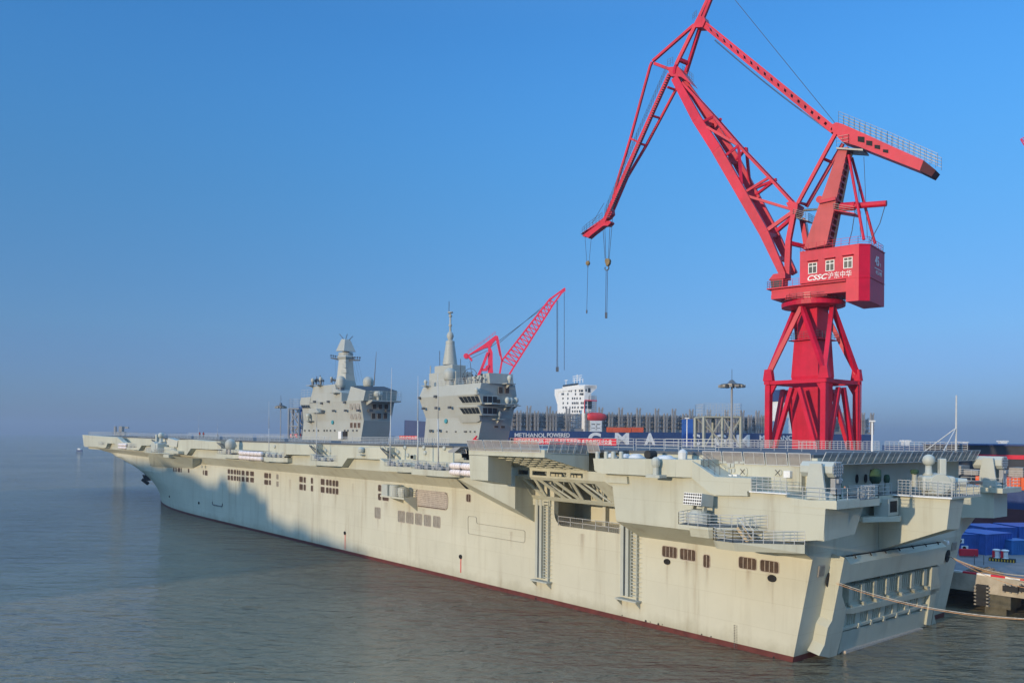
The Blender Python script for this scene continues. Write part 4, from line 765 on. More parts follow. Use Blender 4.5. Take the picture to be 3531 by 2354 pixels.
mb=MB(); p=onX(I1(1170,990),125.2);q=onX(I1(1540,995),125.2); mb.prism([(125.2,p.y,p.z),(122.5,p.y,p.z+.1),(122.5,q.y,p.z+.1),(125.2,q.y,p.z)],(0,0,.3)); mb.prism([(125.2,p.y,p.z),(122.7,p.y,p.z),(125.2,p.y,p.z-.8)],(0,-.2,0)); o=mb.build('after_balcony',m_sup,fi); r=MB(); railing(r,[(125.2,p.y,p.z+.4),(122.6,p.y,p.z+.4),(122.6,q.y,p.z+.4),(125.2,q.y,p.z+.4)],2.0,1.2,3); r.build('railing',m_rail,o)
mb=MB(); mb.lathe((123.6,p.y-2.2,p.z+.4),[(.4,0),(.4,.7),(1.0,1.0),(1.1,1.6),(.9,2.1)],14); mb.build('search_light',m_gun,o)
p=onY(I1(740,1253),-8.1); m=MB(); m.lathe(p,[(.5,0),(.5,.25),(.2,.3)],14,axis=(0,1,0)); m.build('ring_fitting',m_bluec,fi)
ledgeY(I1,(465,1240),-8.1,fi,3,1.6,1,s=1.1); 
for x_ in (380,435,495,555,630,665,710,765,895,935,1000,1050): 
    p=onY(I1(x_,1358),-8.1); m=MB(); m.box(p.x-.2,p.x+.2,-8.15,-7.9,p.z-.2,p.z+.2); m.build('wall_fitting',m_metal,fi)
a_=onY(I1(812,1368),-7.6);b_=onY(I1(850,1450),-7.6); mb=MB(); mb.box(b_.x,a_.x,-8.1,-7.5,b_.z-.3,a_.z); mb.build('white_locker',m_white,fi); mb=MB(); mb.box(b_.x-2,b_.x,-8.1,-7.9,b_.z-.3,a_.z); mb.build('doorway',m_dark,fi)
def idome(pt_base,wpx,h0px,yd,name='radome',zb=None):
    sc_=lambda w_: w_*.26786/K*((Vector((140,yd,30))-CAM).dot(FW))/F
    p=onY(I1(*pt_base),yd); mb=MB(); mb.dome((p.x,yd,p.z),sc_(wpx/2),sc_(h0px),22); o=mb.build(name,m_sup,fi,smooth=True); mb=MB(); mb.lathe((p.x,yd,p.z-sc_(40)),[(sc_(wpx*.38),0),(sc_(wpx*.34),sc_(42))],14); mb.build('pedestal',m_metal,o)
idome((842,808),122,55,-8.6); idome((1195,800),135,30,-14.5); idome((480,740),50,22,-9); idome((582,722),48,22,-10); idome((718,700),30,12,-10)
for pt in ((800,880),(490,785),(590,778)): ledgeY(I1,pt,-7.5,fi,3.2 if pt[0]>700 else 2.4,1.5,0)
r=MB(); p=onY(I1(740,875),-6.4);q=onY(I1(835,880),-6.4); railing(r,[(p.x,-6.3,p.z),(q.x,-6.3,p.z)],1.9,1.2); p=onY(I1(330,935),-7.4);q=onY(I1(450,925),-7.4); railing(r,[(p.x,-7.4,p.z),(q.x,-7.4,p.z)],1.9,1.6); r.build('railing',m_rail,fi)
for i in range(14): 
    p=onY(I1(random.uniform(510,770),755),-10); m=MB(); hgt=random.uniform(.6,2.2); m.tube(p-UP*.4,p+UP*hgt,.07,n=5); m.box(p.x-.2,p.x+.2,-10.2,-9.8,p.z+hgt*.4,p.z+hgt*.4+.5); m.build('roof_sensor',m_metal,fi)
# fore mast, six sided, radar head on top
ym=-11.8; P=lambda x_,y_:onY(I1(x_,y_),ym)
def hexring(cx,hw,z,n=6): return [(cx+hw*math.cos(R(60*i+30)),ym+hw*.95*math.sin(R(60*i+30)),z) for i in range(n)]
sc_=lambda w_: w_*.26786/K*((Vector((135,ym,34))-CAM).dot(FW))/F
def rings(lst,name,parent,m=m_sup,n=6):
    mb=MB(); vs=[];fs=[]
    for cx,hw,z in lst: vs+=hexring(cx,hw,z,n)
    for i in range(len(lst)-1):
        for k in range(n): fs.append((i*n+k,i*n+(k+1)%n,(i+1)*n+(k+1)%n,(i+1)*n+k))
    fs+=[tuple(reversed(range(n))),tuple(range(n*(len(lst)-1),n*len(lst)))]; mb.add(vs,fs); return mb.build(name,m,parent)
L_=[]
for y_,hw in ((800,140),(740,125),(650,108),(455,88),(450,90),(420,108),(400,96)): c_=P(905,y_); L_.append((c_.x,sc_(hw)*1.22,c_.z))
fm=rings(L_,'fore_mast',fi)
mb=MB(); c_=P(905,400); mb.lathe((c_.x,ym,c_.z),[(sc_(94),0),(sc_(96),sc_(40)),(sc_(80),sc_(44)),(sc_(40),sc_(50)),(sc_(40),sc_(62))],20); mb.build('mast_collar',m_sup,fm)
c0=P(905,335); c1_=P(905,180); w0,w1=sc_(112),sc_(50); mb=MB()
mb.add([(c0.x+w0,ym+w0*.8,c0.z),(c0.x-w0,ym+w0*.8,c0.z-.3),(c0.x-w0,ym-w0*.8,c0.z-.3),(c0.x+w0,ym-w0*.8,c0.z),(c1_.x+w1,ym+w1*.8,c1_.z),(c1_.x-w1,ym+w1*.8,c1_.z-.2),(c1_.x-w1,ym-w1*.8,c1_.z-.2),(c1_.x+w1,ym-w1*.8,c1_.z)],[(0,1,2,3),(4,7,6,5),(0,4,5,1),(1,5,6,2),(2,6,7,3),(3,7,4,0)]); mb.build('pyramid_radar',m_sup,fm,bevel=.08)
for a_,b_ in (((875,180),(825,118)),((905,180),(925,118)),((950,190),(995,145))): mb=MB(); mb.tube(P(*a_),P(*b_),.09,n=5); mb.build('mast_aerial',m_metal,fm)
for a_,b_ in (((830,445),(715,425)),((960,450),(1085,455))):
    mb=MB(); mb.bar(P(*a_),P(*b_),.5,.5,w2=.25,h2=.3); 
    for i in range(4): c_=P(*a_).lerp(P(*b_),(i+1)/4); mb.tube(c_,c_+UP*.9,.06,n=4); mb.box(c_.x-.15,c_.x+.15,ym-.15,ym+.15,c_.z+.5,c_.z+.8)
    mb.build('yard_arm',m_metal,fm)
mb=MB()
for t_,b_ in (((1000,465),(1050,740)),((1030,465),(1085,730)),((1060,460),(1125,735)),((770,460),(780,700))): mb.tube(P(*t_),P(*b_),.02,n=3)
mb.build('signal_halyard',m_cable,fm)
for x0_,x1_,yt,yb_ in ((842,905,578,618),(858,900,500,548),(872,898,458,480)):
    p=onY(I1(x0_,yt),ym+3.1);q=onY(I1(x1_,yb_),ym+3.1); mb=MB(); mb.box(q.x,p.x,ym+2.2,ym+3.0,q.z,p.z); mb.build('mast_panel',m_sup,fm)
mb=MB(); p=onY(I1(1268,780),-14);q=onY(I1(1298,345),-14); mb.tube(p,q,.13,.04,n=6); mb.build('whip_aerial',m_metal,fi)
# ---------------------------------------------------------------- flight deck edge rails, nets and small gear
def grid_rail(x0,x1,y,n,h=1.05,name='edge_guard_panels',m=m_rail):
    mb=MB(); 
    for i in range(n):
        a=x0+(x1-x0)*i/n;b=x0+(x1-x0)*(i+.94)/n; zz_=ZD(a)+.02
        for k in range(5): mb.tube((a,y,zz_+.05+k*h/4),(b,y,zz_+.05+k*h/4),.03,n=4)
        for k in range(5): x=a+(b-a)*k/4; mb.tube((x,y,zz_),(x,y,zz_+h),.03,n=4)
    return mb.build(name,m,ship)
def simple_rail(p,q,h=1.1,name='railing',step=2,rails=3,r=.03):
    mb=MB(); railing(mb,[p,q],h,step,rails,r); return mb.build(name,m_rail,ship)
for x0_,x1_,n in ((55,72,9),(72,88,8),(92,110,7),(112,126,6),(128,146,7),(148,166,7),(168,190,8),(192,215,8)): grid_rail(x0_,x1_,17.05,n)
for x0_,x1_ in ((215,245),(245,278.5)): simple_rail((x0_,17.05,ZD(x0_)),(x1_,17.05,ZD(x1_)),1.2,step=1.5,r=.05)
simple_rail((278.5,17,20),(278.5,-17,20),1.3,step=2,r=.05)
for x0_,x1_ in ((120,145),(145,175),(175,205),(205,240),(240,278)): simple_rail((x0_,-17.4,ZD(x0_)),(x1_,-17.4,ZD(x1_)),1.2,step=2,rails=4,r=.04)
for x0_,x1_,n in ((-2,8,4),(8.6,20,5),(24,34,4)): grid_rail(x0_,x1_,-17.4,n,1.1)
simple_rail((20,-17.4,19.5),(60,-17.4,19.5),1.2); simple_rail((60,-17.4,19.5),(79,-17.4,19.5),1.2); simple_rail((14,6,19.5),(24,6,19.5),1.3); simple_rail((6,2,19.5),(13,2,19.5),1.1)
for x0_,x1_,yy_ in ((13,19,16.9),(8.3,12.6,16.9),(19.4,24,16.9)): simple_rail((x0_,yy_,19.5),(x1_,yy_,19.5),1.3,rails=4)
# nets: framed mesh panels leaning outboard
m_netp=mat('net_mesh',(.36,.33,.31),.95,var=.15,scale=2)
nt3=m_netp.node_tree; tr_=nt3.nodes.new('ShaderNodeBsdfTransparent'); mxs=nt3.nodes.new('ShaderNodeMixShader'); mxs.inputs[0].default_value=.62
nt3.links.new(tr_.outputs[0],mxs.inputs[1]); nt3.links.new(nt3.nodes['Principled BSDF'].outputs[0],mxs.inputs[2]); nt3.links.new(mxs.outputs[0],nt3.nodes['Material Output'].inputs[0])
def net(a,b,out,h,n,z=None,lean=.45,name='safety_net_panels',par=None):
    a,b=Vector(a),Vector(b); o=Vector(out)*lean; mb=MB(); ms=MB(); g=(b-a).normalized()*.1
    for i in range(n):
        p=a.lerp(b,i/n)+g;q=a.lerp(b,(i+1)/n)-g; pt=p+o+UP*h;qt=q+o+UP*h
        for s_,e in ((p,q),(q,qt),(qt,pt),(pt,p)): mb.tube(s_,e,.04,n=4)
        mb.tube((p+q)/2,(pt+qt)/2,.03,n=4); ms.add([p,q,qt,pt],[(0,1,2,3)])
    fr=mb.build(name,m_rail,par or ship); ms.build('net_mesh',m_netp,fr,recalc=False)
net((38.4,25.65,19.2),(25.0,25.65,19.2),(0,1,0),1.25,4); net((24.4,25.4,19.2),(24.4,19.2,19.0),(-1,0,0),1.25,3); net((24.0,19.4,19.2),(22.0,19.4,19.2),(0,1,0),1.25,1)
net((9.8,16.95,18.45),(-2.4,16.95,18.45),(0,1,0),1.15,5,lean=.25); net((-2.9,16.6,18.6),(-2.9,-17.4,18.6),(-1,0,0),1.15,14,lean=.55)
net((41.5,18.9,19.2),(38.6,25.4,19.2),(.4,1,0),1.2,3)
simple_rail((38.3,19.2,19.5),(26,19.2,19.5),1.2)
# slanted approach light / ramp flap on the port edge before the lift
p=onY(P3(1130,460),19);mb=MB(); mb.prism([onY(P3(*a),19.3) for a in ((1130,430),(1300,330),(1480,320),(1300,470),(1150,470))],(0,-1.8,0)); mb.build('folded_ramp',m_grey,ship)
mb=MB(); a_,b_,c_=[onY(P3(*a),19.0) for a in ((1290,460),(1430,365),(1620,375))]; e_=onY(P3(1640,490),19.0); mb.path([a_,b_,c_,e_,a_],.07); mb.tube(b_,e_,.05); mb.tube(c_,a_.lerp(e_,.5),.05); mb.build('ramp_frame',m_metal,ship)
# lockers, doors and fittings on the upper gallery wall
for cr,x0_,x1_,y0_,y1_,yy_,m_,nm in ((D,1287,1350,492,562,17.3,m_white,'white_locker'),(B,1468,1498,618,660,17.4,m_gun,'wall_cabinet'),(B,1958,1990,648,688,17.4,m_gun,'wall_cabinet'),(D,720,775,528,553,17.6,m_white,'deck_box'),(D,790,828,528,555,17.6,m_white,'deck_box'),(P3,110,200,535,645,17.4,m_gun,'wall_cabinet'),(D,640,680,395,420,17.0,m_gun,'fuse_box'),(D,690,725,395,420,17.0,m_gun,'fuse_box'),(D,805,845,395,420,17.0,m_gun,'fuse_box'),(D,858,905,395,420,17.0,m_gun,'fuse_box'),(D,735,762,420,462,17.0,m_gun,'fuse_box'),(D,770,798,416,458,17.0,m_gun,'fuse_box'),(D,742,770,472,515,17.0,m_gun,'fuse_box'),(D,780,806,468,510,17.0,m_gun,'fuse_box')):
    p=onY(cr(x0_,y0_),yy_);q=onY(cr(x1_,y1_),yy_); mb=MB(); mb.box(q.x,p.x,16.8,yy_,q.z,p.z); mb.build(nm,m_,ship,bevel=.03)
for cr,x0_,x1_,y0_,y1_ in ((D,640,715,450,545),(D,845,930,455,545),(D,1195,1270,475,543)):
    p=onY(cr(x0_,y0_),16.95);q=onY(cr(x1_,y1_),16.95); mb=MB(); mb.prism([(x,16.85,z) for x,_,z in rr_poly(q.x,p.x,q.z,p.z,.25,0)],(0,.1,0)); o=mb.build('watertight_door',m_gal,ship); c_=(p+q)/2; mb=MB(); mb.bar((c_.x-.25,17,c_.z-.25),(c_.x+.25,17,c_.z+.25),.05); mb.bar((c_.x+.25,17,c_.z-.25),(c_.x-.25,17,c_.z+.25),.05); mb.build('door_wheel',m_metal,o)
for cr,lst_ in ((B,((640,580),(685,590),(1445,625),(1310,620),(1350,595),(1420,548),(1605,552),(1615,600),(1805,555))),(A,((1275,735),(1990,540),(1610,530)))):
    for pt in lst_: 
        p=onY(cr(*pt),16.95); mb=MB(); mb.lathe(p,[(.35,0),(.3,.2),(.1,.3)],12,axis=(0,1,0)); mb.build('wall_valve',m_gun,ship)
for pt,y_ in (((985,600),20.0),((822,590),18.6)): 
    p=onY(B(*pt),y_); mb=MB(); mb.lathe(p,[(.2,0),(.5,.15),(.55,.6),(.35,.85),(.05,.9)],14); mb.box(p.x-.6,p.x+.6,y_-.6,y_+.5,p.z-.4,p.z-.25); mb.build('side_lamp',m_gun,ship)
p=onY(C3(2035,575),21.5); mb=MB(); mb.dome((p.x,21.6,p.z-.2),.45,.3,16); mb.box(p.x-.9,p.x+.9,20.9,22.1,p.z-1.3,p.z-1.0); mb.lathe((p.x,21.6,p.z-1.0),[(.3,0),(.3,.8)],12); mb.build('side_sensor',m_gun,ship,smooth=False)
# ---------------------------------------------------------------- loose things lying on the port quarter box
zt=onY(C3(1700,512),21).z
for k,(x0_,x1_,hh,lab) in enumerate(((2,60,.42,'white tarpaulin bundle at the forward end of the row on the grey box'),(150,195,.42,'low white covered crate, left of the pair in the tarpaulin row'),(205,330,.42,'wide white covered crate, right of the pair in the tarpaulin row'),(470,640,.38,'long flat white tarpaulin heap beside the black drum'))):
    cr=lambda x_,y_: C3(1540+x_,y_); p=onY(cr(x0_,500),19.4);q=onY(cr(x1_,500),19.4); mb=MB(); cx=(p.x+q.x)/2; w_=abs(p.x-q.x)/2
    vs=[]; nu=8
    P_=[]
    for i in range(nu+1):
        row=[]; 
        for j in range(7):
            t=j/6; yy_=19.4-1.1+2.2*t*.6; e_=min(1,4*min(t,1-t))*min(1,4*min(i/nu,1-i/nu)+.0); row.append((cx-w_+2*w_*i/nu,yy_,zt+.02+hh*e_*random.uniform(.85,1.1)))
        P_.append(row)
    mb.grid(P_); o=mb.build('tarpaulin_bundle' if k in (0,3) else 'covered_crate',m_tarp,smooth=True,loc=(cx,19,zt)); 
    for v in o.data.vertices: v.co-=Vector((0,0,0))
    o.data.transform(Matrix.Identity(4)); tag(o,lab,'tarpaulin' if k in (0,3) else 'crate','white covered gear on the quarter box')
p=onY(D(298,345),19.2); mb=MB(); mb.lathe((p.x,19.2,zt),[(.45,0),(.48,.75),(.28,1.0),(.05,1.1)],9); o=mb.build('covered_mast_head',m_tarp,loc=(p.x,19.2,zt)); tag(o,'upright white wrapped cone standing at the after end of the grey box','covered gear')
p=onY(C3(1975,487),19.4); mb=MB(); mb.lathe((p.x,18.8,zt+.45),[(.45,0),(.45,1.1)],14,axis=(0,1,0)); o=mb.build('cable_drum',m_rub,loc=(p.x,19,zt)); tag(o,'black cable drum lying between white tarpaulins','drum')
for x_ in (1455,1540,1610,1688):
    p=onY(C3(x_,485),20.6); mb=MB(); mb.lathe((p.x,20.6,p.z-.3),[(.24,0),(.24,.72),(.1,.76)],14); mb.build('vent_bollard',m_gun,ship)
# anchor hanging at the stem
ac=dep(BW(1620,1230),(Vector((246,5.5,6))-CAM).dot(FW)); sx=ac
m=MB(); rp_=lambda x,y: dep(BW(x,y),(sx-CAM).dot(FW))
m.prism([rp_(1560,1150),rp_(1700,1272),rp_(1625,1300),rp_(1545,1250)],FW*1.2); m.bar(rp_(1510,1265),rp_(1640,1365),.9,.9); m.bar(rp_(1525,1165),rp_(1560,1260),.35,.35); m.build('anchor',m_rub,ship)
p=onY(A(1470,235),17) if False else None
# ---------------------------------------------------------------- sea and quay
def sheet(name,pts,z,m,kind='structure'):
    mb=MB(); mb.add([(x,y,z) for x,y in pts],[tuple(range(len(pts)))]); o=mb.build(name,m,recalc=False); o['kind']=kind; return o
mw=bpy.data.materials.new('river_water'); mw.use_nodes=True; b_=mw.node_tree.nodes['Principled BSDF']; L_=mw.node_tree.links.new
b_.inputs['Base Color'].default_value=(.105,.095,.07,1); b_.inputs['Roughness'].default_value=.06; b_.inputs['IOR'].default_value=1.33; b_.inputs['Specular IOR Level'].default_value=.5
tc=nd(mw,'ShaderNodeTexCoord'); prev=None
def wn(scale,sx,sy,rot,det,strength,dist,rough=.55):
    global prev
    mp=nd(mw,'ShaderNodeMapping'); mp.vector_type='TEXTURE'; mp.inputs['Scale'].default_value=(1/sx,1/sy,1); mp.inputs['Rotation'].default_value=(0,0,rot); L_(tc.outputs['Object'],mp.inputs[0])
    n=nd(mw,'ShaderNodeTexNoise'); n.inputs['Scale'].default_value=scale; n.inputs['Detail'].default_value=det; n.inputs['Roughness'].default_value=rough; L_(mp.outputs[0],n.inputs['Vector'])
    bp=nd(mw,'ShaderNodeBump'); bp.inputs['Strength'].default_value=strength; bp.inputs['Distance'].default_value=dist; L_(n.outputs[0],bp.inputs['Height'])
    if prev: L_(prev,bp.inputs['Normal'])
    prev=bp.outputs[0]
wn(.04,1,.4,R(-30),3,.8,5.0); wn(.28,1,.33,R(-45),4,1,3.8); wn(.9,1,.38,R(-36),5,1,1.4,.62)
L_(prev,b_.inputs['Normal'])
nn=nd(mw,'ShaderNodeTexNoise'); nn.inputs['Scale'].default_value=.012; nn.inputs['Detail'].default_value=4; L_(tc.outputs['Object'],nn.inputs['Vector']); cr_=nd(mw,'ShaderNodeValToRGB'); cr_.color_ramp.elements[0].color=(.17,.152,.098,1); cr_.color_ramp.elements[1].color=(.28,.243,.152,1); cr_.color_ramp.elements[0].position=.35; cr_.color_ramp.elements[1].position=.65; L_(nn.outputs[0],cr_.inputs[0]); L_(cr_.outputs[0],b_.inputs['Base Color'])
sheet('river',[(-9000,-9000),(9000,-9000),(9000,9000),(-9000,9000)],0,mw)
QZ,QY=4.5,-22.3
q=MB(); q.box(-160,262,-900,QY-2,3.2,QZ); q.box(-160,262,QY-2,QY,QZ-2.1,QZ); q.box(-160,262,-900,QY-14,-1,3.2); qo=q.build('quay',m_conc); qo['kind']='structure'
for i in range(-2,30):   # piles under the quay face
    x=-11.5+i*8.6-4; 
q=MB()
for i in range(-1,28):
    x=-12.5+i*9.2; q.box(x-1.7,x+1.7,QY-3.2,QY-.05,.8,QZ-2.1); q.box(x-1.2,x+1.2,QY-3,QY-.2,-1,.8)
q2=q.build('quay_piers',m_concw); q2['kind']='structure'
sheet('quay_paving',[(-160,QY-.5),(-160,-900),(262,-900),(262,QY-.5)],QZ+.004,m_asph)
q=MB(); q.box(-160,262,QY-.35,QY+.0,QZ,QZ+.22); q.cur=1
for i in range(60): x=-150+i*3.0*1.0; 
k=q.build('kerb',[m_white]); k['kind']='structure'
q=MB()
for i in range(40): x=-30+i*3.2; q.box(x,x+1.6,QY-.36,QY+.01,QZ+.0,QZ+.225)
k=q.build('kerb_stripes',m_ban); k['kind']='structure'
# rubber fenders on the quay face
fcount=0
for xw,lab in (((1797,1910),'tall black rubber fender bolted on the concrete quay face'),):
    p=onY(G(1797,600),QY+.3);q_=onY(G(1910,820),QY+.3); m=MB(); m.box(q_.x,p.x,QY,QY+.5,max(.3,q_.z),p.z); f=m.build('quay_fender',m_rub,loc=(p.x,QY,0),bevel=.05); tag(f,lab,'fender','quay fenders')
    m=MB(); 
    for i in range(6): z=p.z-.3-(p.z-max(.3,q_.z)-.4)*i/5; m.box(q_.x-.15,q_.x+.1,QY,QY+.56,z-.08,z+.1); m.box(p.x-.1,p.x+.15,QY,QY+.56,z-.08,z+.1)
    m.build('bracket',m_lou2,f)
for a_,b__,lab in ((2055,2208,'wide low rubber fender right of the tall one'),(2218,2330,'cut off low rubber fender at the right edge of the photo')):
    p=onY(G(a_,610),QY+.3);q_=onY(G(b__,690),QY+.3); m=MB(); m.box(q_.x,p.x,QY,QY+.4,q_.z,p.z); f=m.build('quay_fender',m_rub,loc=(p.x,QY,0),bevel=.05); tag(f,lab,'fender','quay fenders'); m=MB()
    for f_ in (.1,.5,.9): x=q_.x+(p.x-q_.x)*f_; m.box(x-.1,x+.1,QY,QY+.46,p.z-.02,p.z+.12); m.box(x-.1,x+.1,QY,QY+.46,q_.z-.12,q_.z+.02)
    m.build('bracket',m_lou2,f)
# bollards on a striped plinth
p=onZ(Q(725,1130),QZ);q_=onZ(Q(965,1150),QZ); bx0,bx1=q_.x,p.x; byc=(p.y+q_.y)/2
pl=thing('bollard_plinth',((bx0+bx1)/2,byc,QZ),'long black and yellow chequered plinth under two white bollards','plinth')
d_=(p-q_).normalized(); nrm_=Vector((-d_.y,d_.x,0)); ctr=(p+q_)/2+nrm_*-.6
Lh=(p-q_).length/2; m=MB(); m.obox(ctr+UP*.22,d_*Lh,nrm_*.6,UP*.22); m.build('block',m_rub,pl,bevel=.06)
m=MB()
for i in range(9): m.obox(ctr+d_*(-Lh+(i+.5)*2*Lh/9)+nrm_*.6+UP*.2,d_*Lh/22,nrm_*.012,UP*.16)
m.build('yellow_stripes',m_yel,pl)
for k,(x_,lab) in enumerate(((800,'left of two white bollards with a red band on the chequered plinth'),(882,'right of two white bollards with a red band on the chequered plinth'))):
    c_=onZ(Q(x_,1128),QZ); c_=ctr+d_*((c_-ctr).dot(d_)); t=thing('mooring_bollard',(c_.x,c_.y,QZ+.44),lab,'bollard','bollards on the quay'); m=MB(); m.lathe((c_.x,c_.y,QZ+.44),[(.42,0),(.36,.15),(.34,.85),(.48,1.0),(.48,1.12),(.3,1.18)],18); o=m.build('post',m_white,t,smooth=False); m=MB(); m.obox((c_.x+.25,c_.y+.2,QZ+.95),(.16,0,0),(0,.2,0),(0,0,.45)); m.build('red_cap',m_ban,t)
# blue site containers and huts
def container(p0,p1,dep_,h,lab,m_=m_blue,name='blue_container',ribs=True,cat='container'):
    a=Vector((p0[0],p0[1],QZ));b=Vector((p1[0],p1[1],QZ)); d=(b-a); L=d.length; d.normalize(); n=Vector((d.y,-d.x,0)); n=n if n.dot(a-CAM)>0 else -n
    c=(a+b)/2+n*dep_/2; t=thing(name,(c.x,c.y,QZ),lab,cat,'blue containers on the quay' if cat=='container' else None)
    m=MB(); m.obox(c+UP*h/2,d*L/2,n*dep_/2,UP*h/2); o=m.build('body',m_,t)
    r=MB()
    for s in (-1,1):
        k=int(L/.35)
        for i in range(k): r.obox(c+d*(-L/2+(i+.5)*L/k)+n*(-dep_/2*1.0-.02)*1+UP*h/2,d*.07,n*.03,UP*(h/2-.15))
        break
    r.obox(c+UP*(h+.03),d*(L/2+.08),n*(dep_/2+.08),UP*.05)
    for s in (-1,1):
        for s2 in (-1,1): r.obox(c+d*s*L/2+n*s2*dep_/2+UP*h/2,d*.09,n*.09,UP*h/2)
    r.build('ribs_and_posts',m_,t); return t,c,d,n
def zq(x,y): return onZ(Q(x,y),QZ)
a,b=zq(478,1068),zq(690,1072); t,c,d,n=container(a,b,3,2.75,'blue site cabin with two air conditioners behind the red barrier')
for dx,z in ((-1.8,1.9),(-1.2,.9)):
    m=MB(); m.obox(c+d*(dx)-n*1.6+UP*z,d*.45,n*.15,UP*.32); o=m.build('air_conditioner',m_white,t); m=MB(); m.lathe(c+d*(dx-.1)-n*1.76+UP*z,[(.26,0),(.26,.02)],14,axis=-n); m.build('fan',m_dark,o)
a,b=zq(700,1080),zq(930,1062); container(a,b,6,2.9,'long dark blue container right of the cabin with air conditioners')
a,b=zq(935,1078),zq(1100,1075); container(a,b,2.6,2.0,'low light blue tank container at the right edge with a yellow line',mat('light_blue_paint',(.03,.16,.42),.5,var=.2))
a,b=zq(480,1040),zq(760,1038); 
n0=Vector((0,-1,0)); a=a+n0*9;b=b+n0*9; container(a,b,6,2.8,'blue roofed container in the back row behind the cabins')
a,b=zq(800,1030),zq(1120,1028); a=a+n0*9;b=b+n0*9; container(a,b,6,2.8,'rear blue container beyond the long dark blue one')
# red plastic barrier
a,b=zq(462,1092),zq(628,1097); d=(b-a).normalized(); L=(b-a).length; t=thing('barrier',((a+b)/2)[:],'red ribbed barrier standing in front of the cabin with air conditioners','barrier'); m=MB(); m.obox((a+b)/2+UP*.62,d*L/2,Vector((-d.y,d.x,0))*.25,UP*.5); m.build('panel',m_ban,t,bevel=.08); m=MB()
for i in range(9): m.obox(a.lerp(b,(i+.5)/9)+UP*.6+Vector((-d.y,d.x,0))*.27,d*.1,Vector((-d.y,d.x,0))*.05,UP*.5)
m.build('ribs',m_ban,t)
# heap of old rope at the quay edge
c=zq(665,1240); m=MB()
for k in range(26):
    r_=random.uniform(.4,1.6); z0=QZ+random.uniform(.05,.55)*(1.7-r_)*.9; cx=c.x+random.uniform(-.35,.35); cy=c.y-.9+random.uniform(-.3,.3); P=[(cx+r_*1.2*math.cos(t_),cy+r_*.8*math.sin(t_),z0+.1*math.sin(3*t_+k)) for t_ in [i*2*math.pi/14 for i in range(15)]]; m.path(P,.045,4)
o=m.build('rope_heap',mat('old_rope',(.30,.22,.14),.95,var=.3,scale=3),loc=(c.x,c.y,QZ)); tag(o,'tangled heap of brown rope on the edge of the quay','rope heap')
# stanchions
for x_ in (598,682): c=zq(x_,1165); m=MB(); m.tube((c.x,c.y,QZ),(c.x,c.y,QZ+1.3),.05,n=8); o=m.build('stanchion',m_metal,loc=(c.x,c.y,QZ)); tag(o,'thin grey post near the rope heap, '+('left' if x_<600 else 'right')+' one of two','post','thin posts on the quay')
# flood wall behind the containers
p=onY(Q(520,880),-60); m=MB(); m.box(-70,60,-64,-63.4,QZ,6.2); o=m.build('flood_wall',mat('grey_wall',(.28,.27,.25),.9,var=.15,streak=.3)); tag(o,'plain grey concrete wall behind the blue containers','wall')
# moored ship in the next dock: maroon bottom, navy side, orange band; black hall with a red stripe behind
dc=thing('docked_hull',(-20,-82,0),'docked vessel with maroon bottom and orange upper side at the right edge','ship')
YD=-82
def band(y0_,y1_,m_,nm,par=dc,Y=YD,x1=60,th=14): 
    z1=onY(Q(800,y0_),Y).z; z0=onY(Q(800,y1_),Y).z; mm=MB(); mm.box(-120,x1,Y-th,Y,z0,z1); return mm.build(nm,m_,par),z0,z1
ob,_,_=band(655,900,m_maroon,'bottom_plating'); ob,z0,z1=band(482,655,m_navy,'side_plating',Y=YD-.3); ob,z0,z1=band(375,482,m_orange,'orange_band',Y=YD+.2,x1=22)
xr=onY(Q(640,400),YD).x
m=MB(); x=-60
while x<56:
    w_=random.uniform(2,5); h_=random.uniform(.6,1.9); m.box(x,x+w_,YD-8,YD-4,z1,z1+h_); x+=w_+random.uniform(.2,1.5)
m.build('deck_lockers',m_lou2,dc); m=MB(); railing(m,[(-60,YD-.5,z1),(58,YD-.5,z1)],1.2,2.2,3,r=.04); m.build('railing',m_rail,dc)
for i in range(11): x=-30+i*8; m=MB(); m.box(x,x+.35,YD-.3,YD+.35,onY(Q(800,650),YD).z,z1); m.build('side_post',m_navy,dc)
hb=thing('black_hall',(-20,-130,0),'long black building with one red stripe on the horizon at the right edge','building'); YH=-130
z1=onY(Q(850,95),YH).z;zs1=onY(Q(850,176),YH).z;zs0=onY(Q(850,213),YH).z
m=MB(); m.box(-160,onY(Q(140,100),YH).x,YH-40,YH,QZ,z1); m.build('wall',m_black,hb); m=MB(); m.box(-160,onY(Q(150,100),YH).x,YH,YH+.2,zs0,zs1); m.build('red_stripe',m_ban,hb); m=MB(); m.box(-160,onY(Q(135,100),YH).x,YH-41,YH+.6,z1,z1+.35); m.build('roof_edge',m_navy,hb)
# ---------------------------------------------------------------- big red jib crane on the quay
CC=Vector((31,-39.5,0)); az=R(11); CJ=Vector((math.cos(az),math.sin(az),0)); CN=Vector((-CJ.y,CJ.x,0))
def cw(r,s,z): return CC+CJ*r+CN*s+UP*z
def cp(p,s=0):  # photo point on the crane's own vertical plane, s metres to its near side
    return hit(p,CC+CN*s,CN)
crane=thing('jib_crane',(31,-39.5,QZ),'tall red jib crane on a four legged portal, marked 45 t on its house','crane')
W=5.0; ZPL=30.2
m=MB()
for a,b in ((1,1),(-1,1),(-1,-1),(1,-1)):
    x,y=CC.x+a*W,CC.y+b*W; m=MB(); m.box(x-.45,x+.45,y-.45,y+.45,QZ,ZPL-.4); m.prism([(x-a*.45,y,ZPL-2.0),(x-a*.45,y,ZPL-.4),(x-a*1.4,y,ZPL-.4)],(0,-b*.4,0)); m.build('portal_leg',m_red,crane)
m=MB()
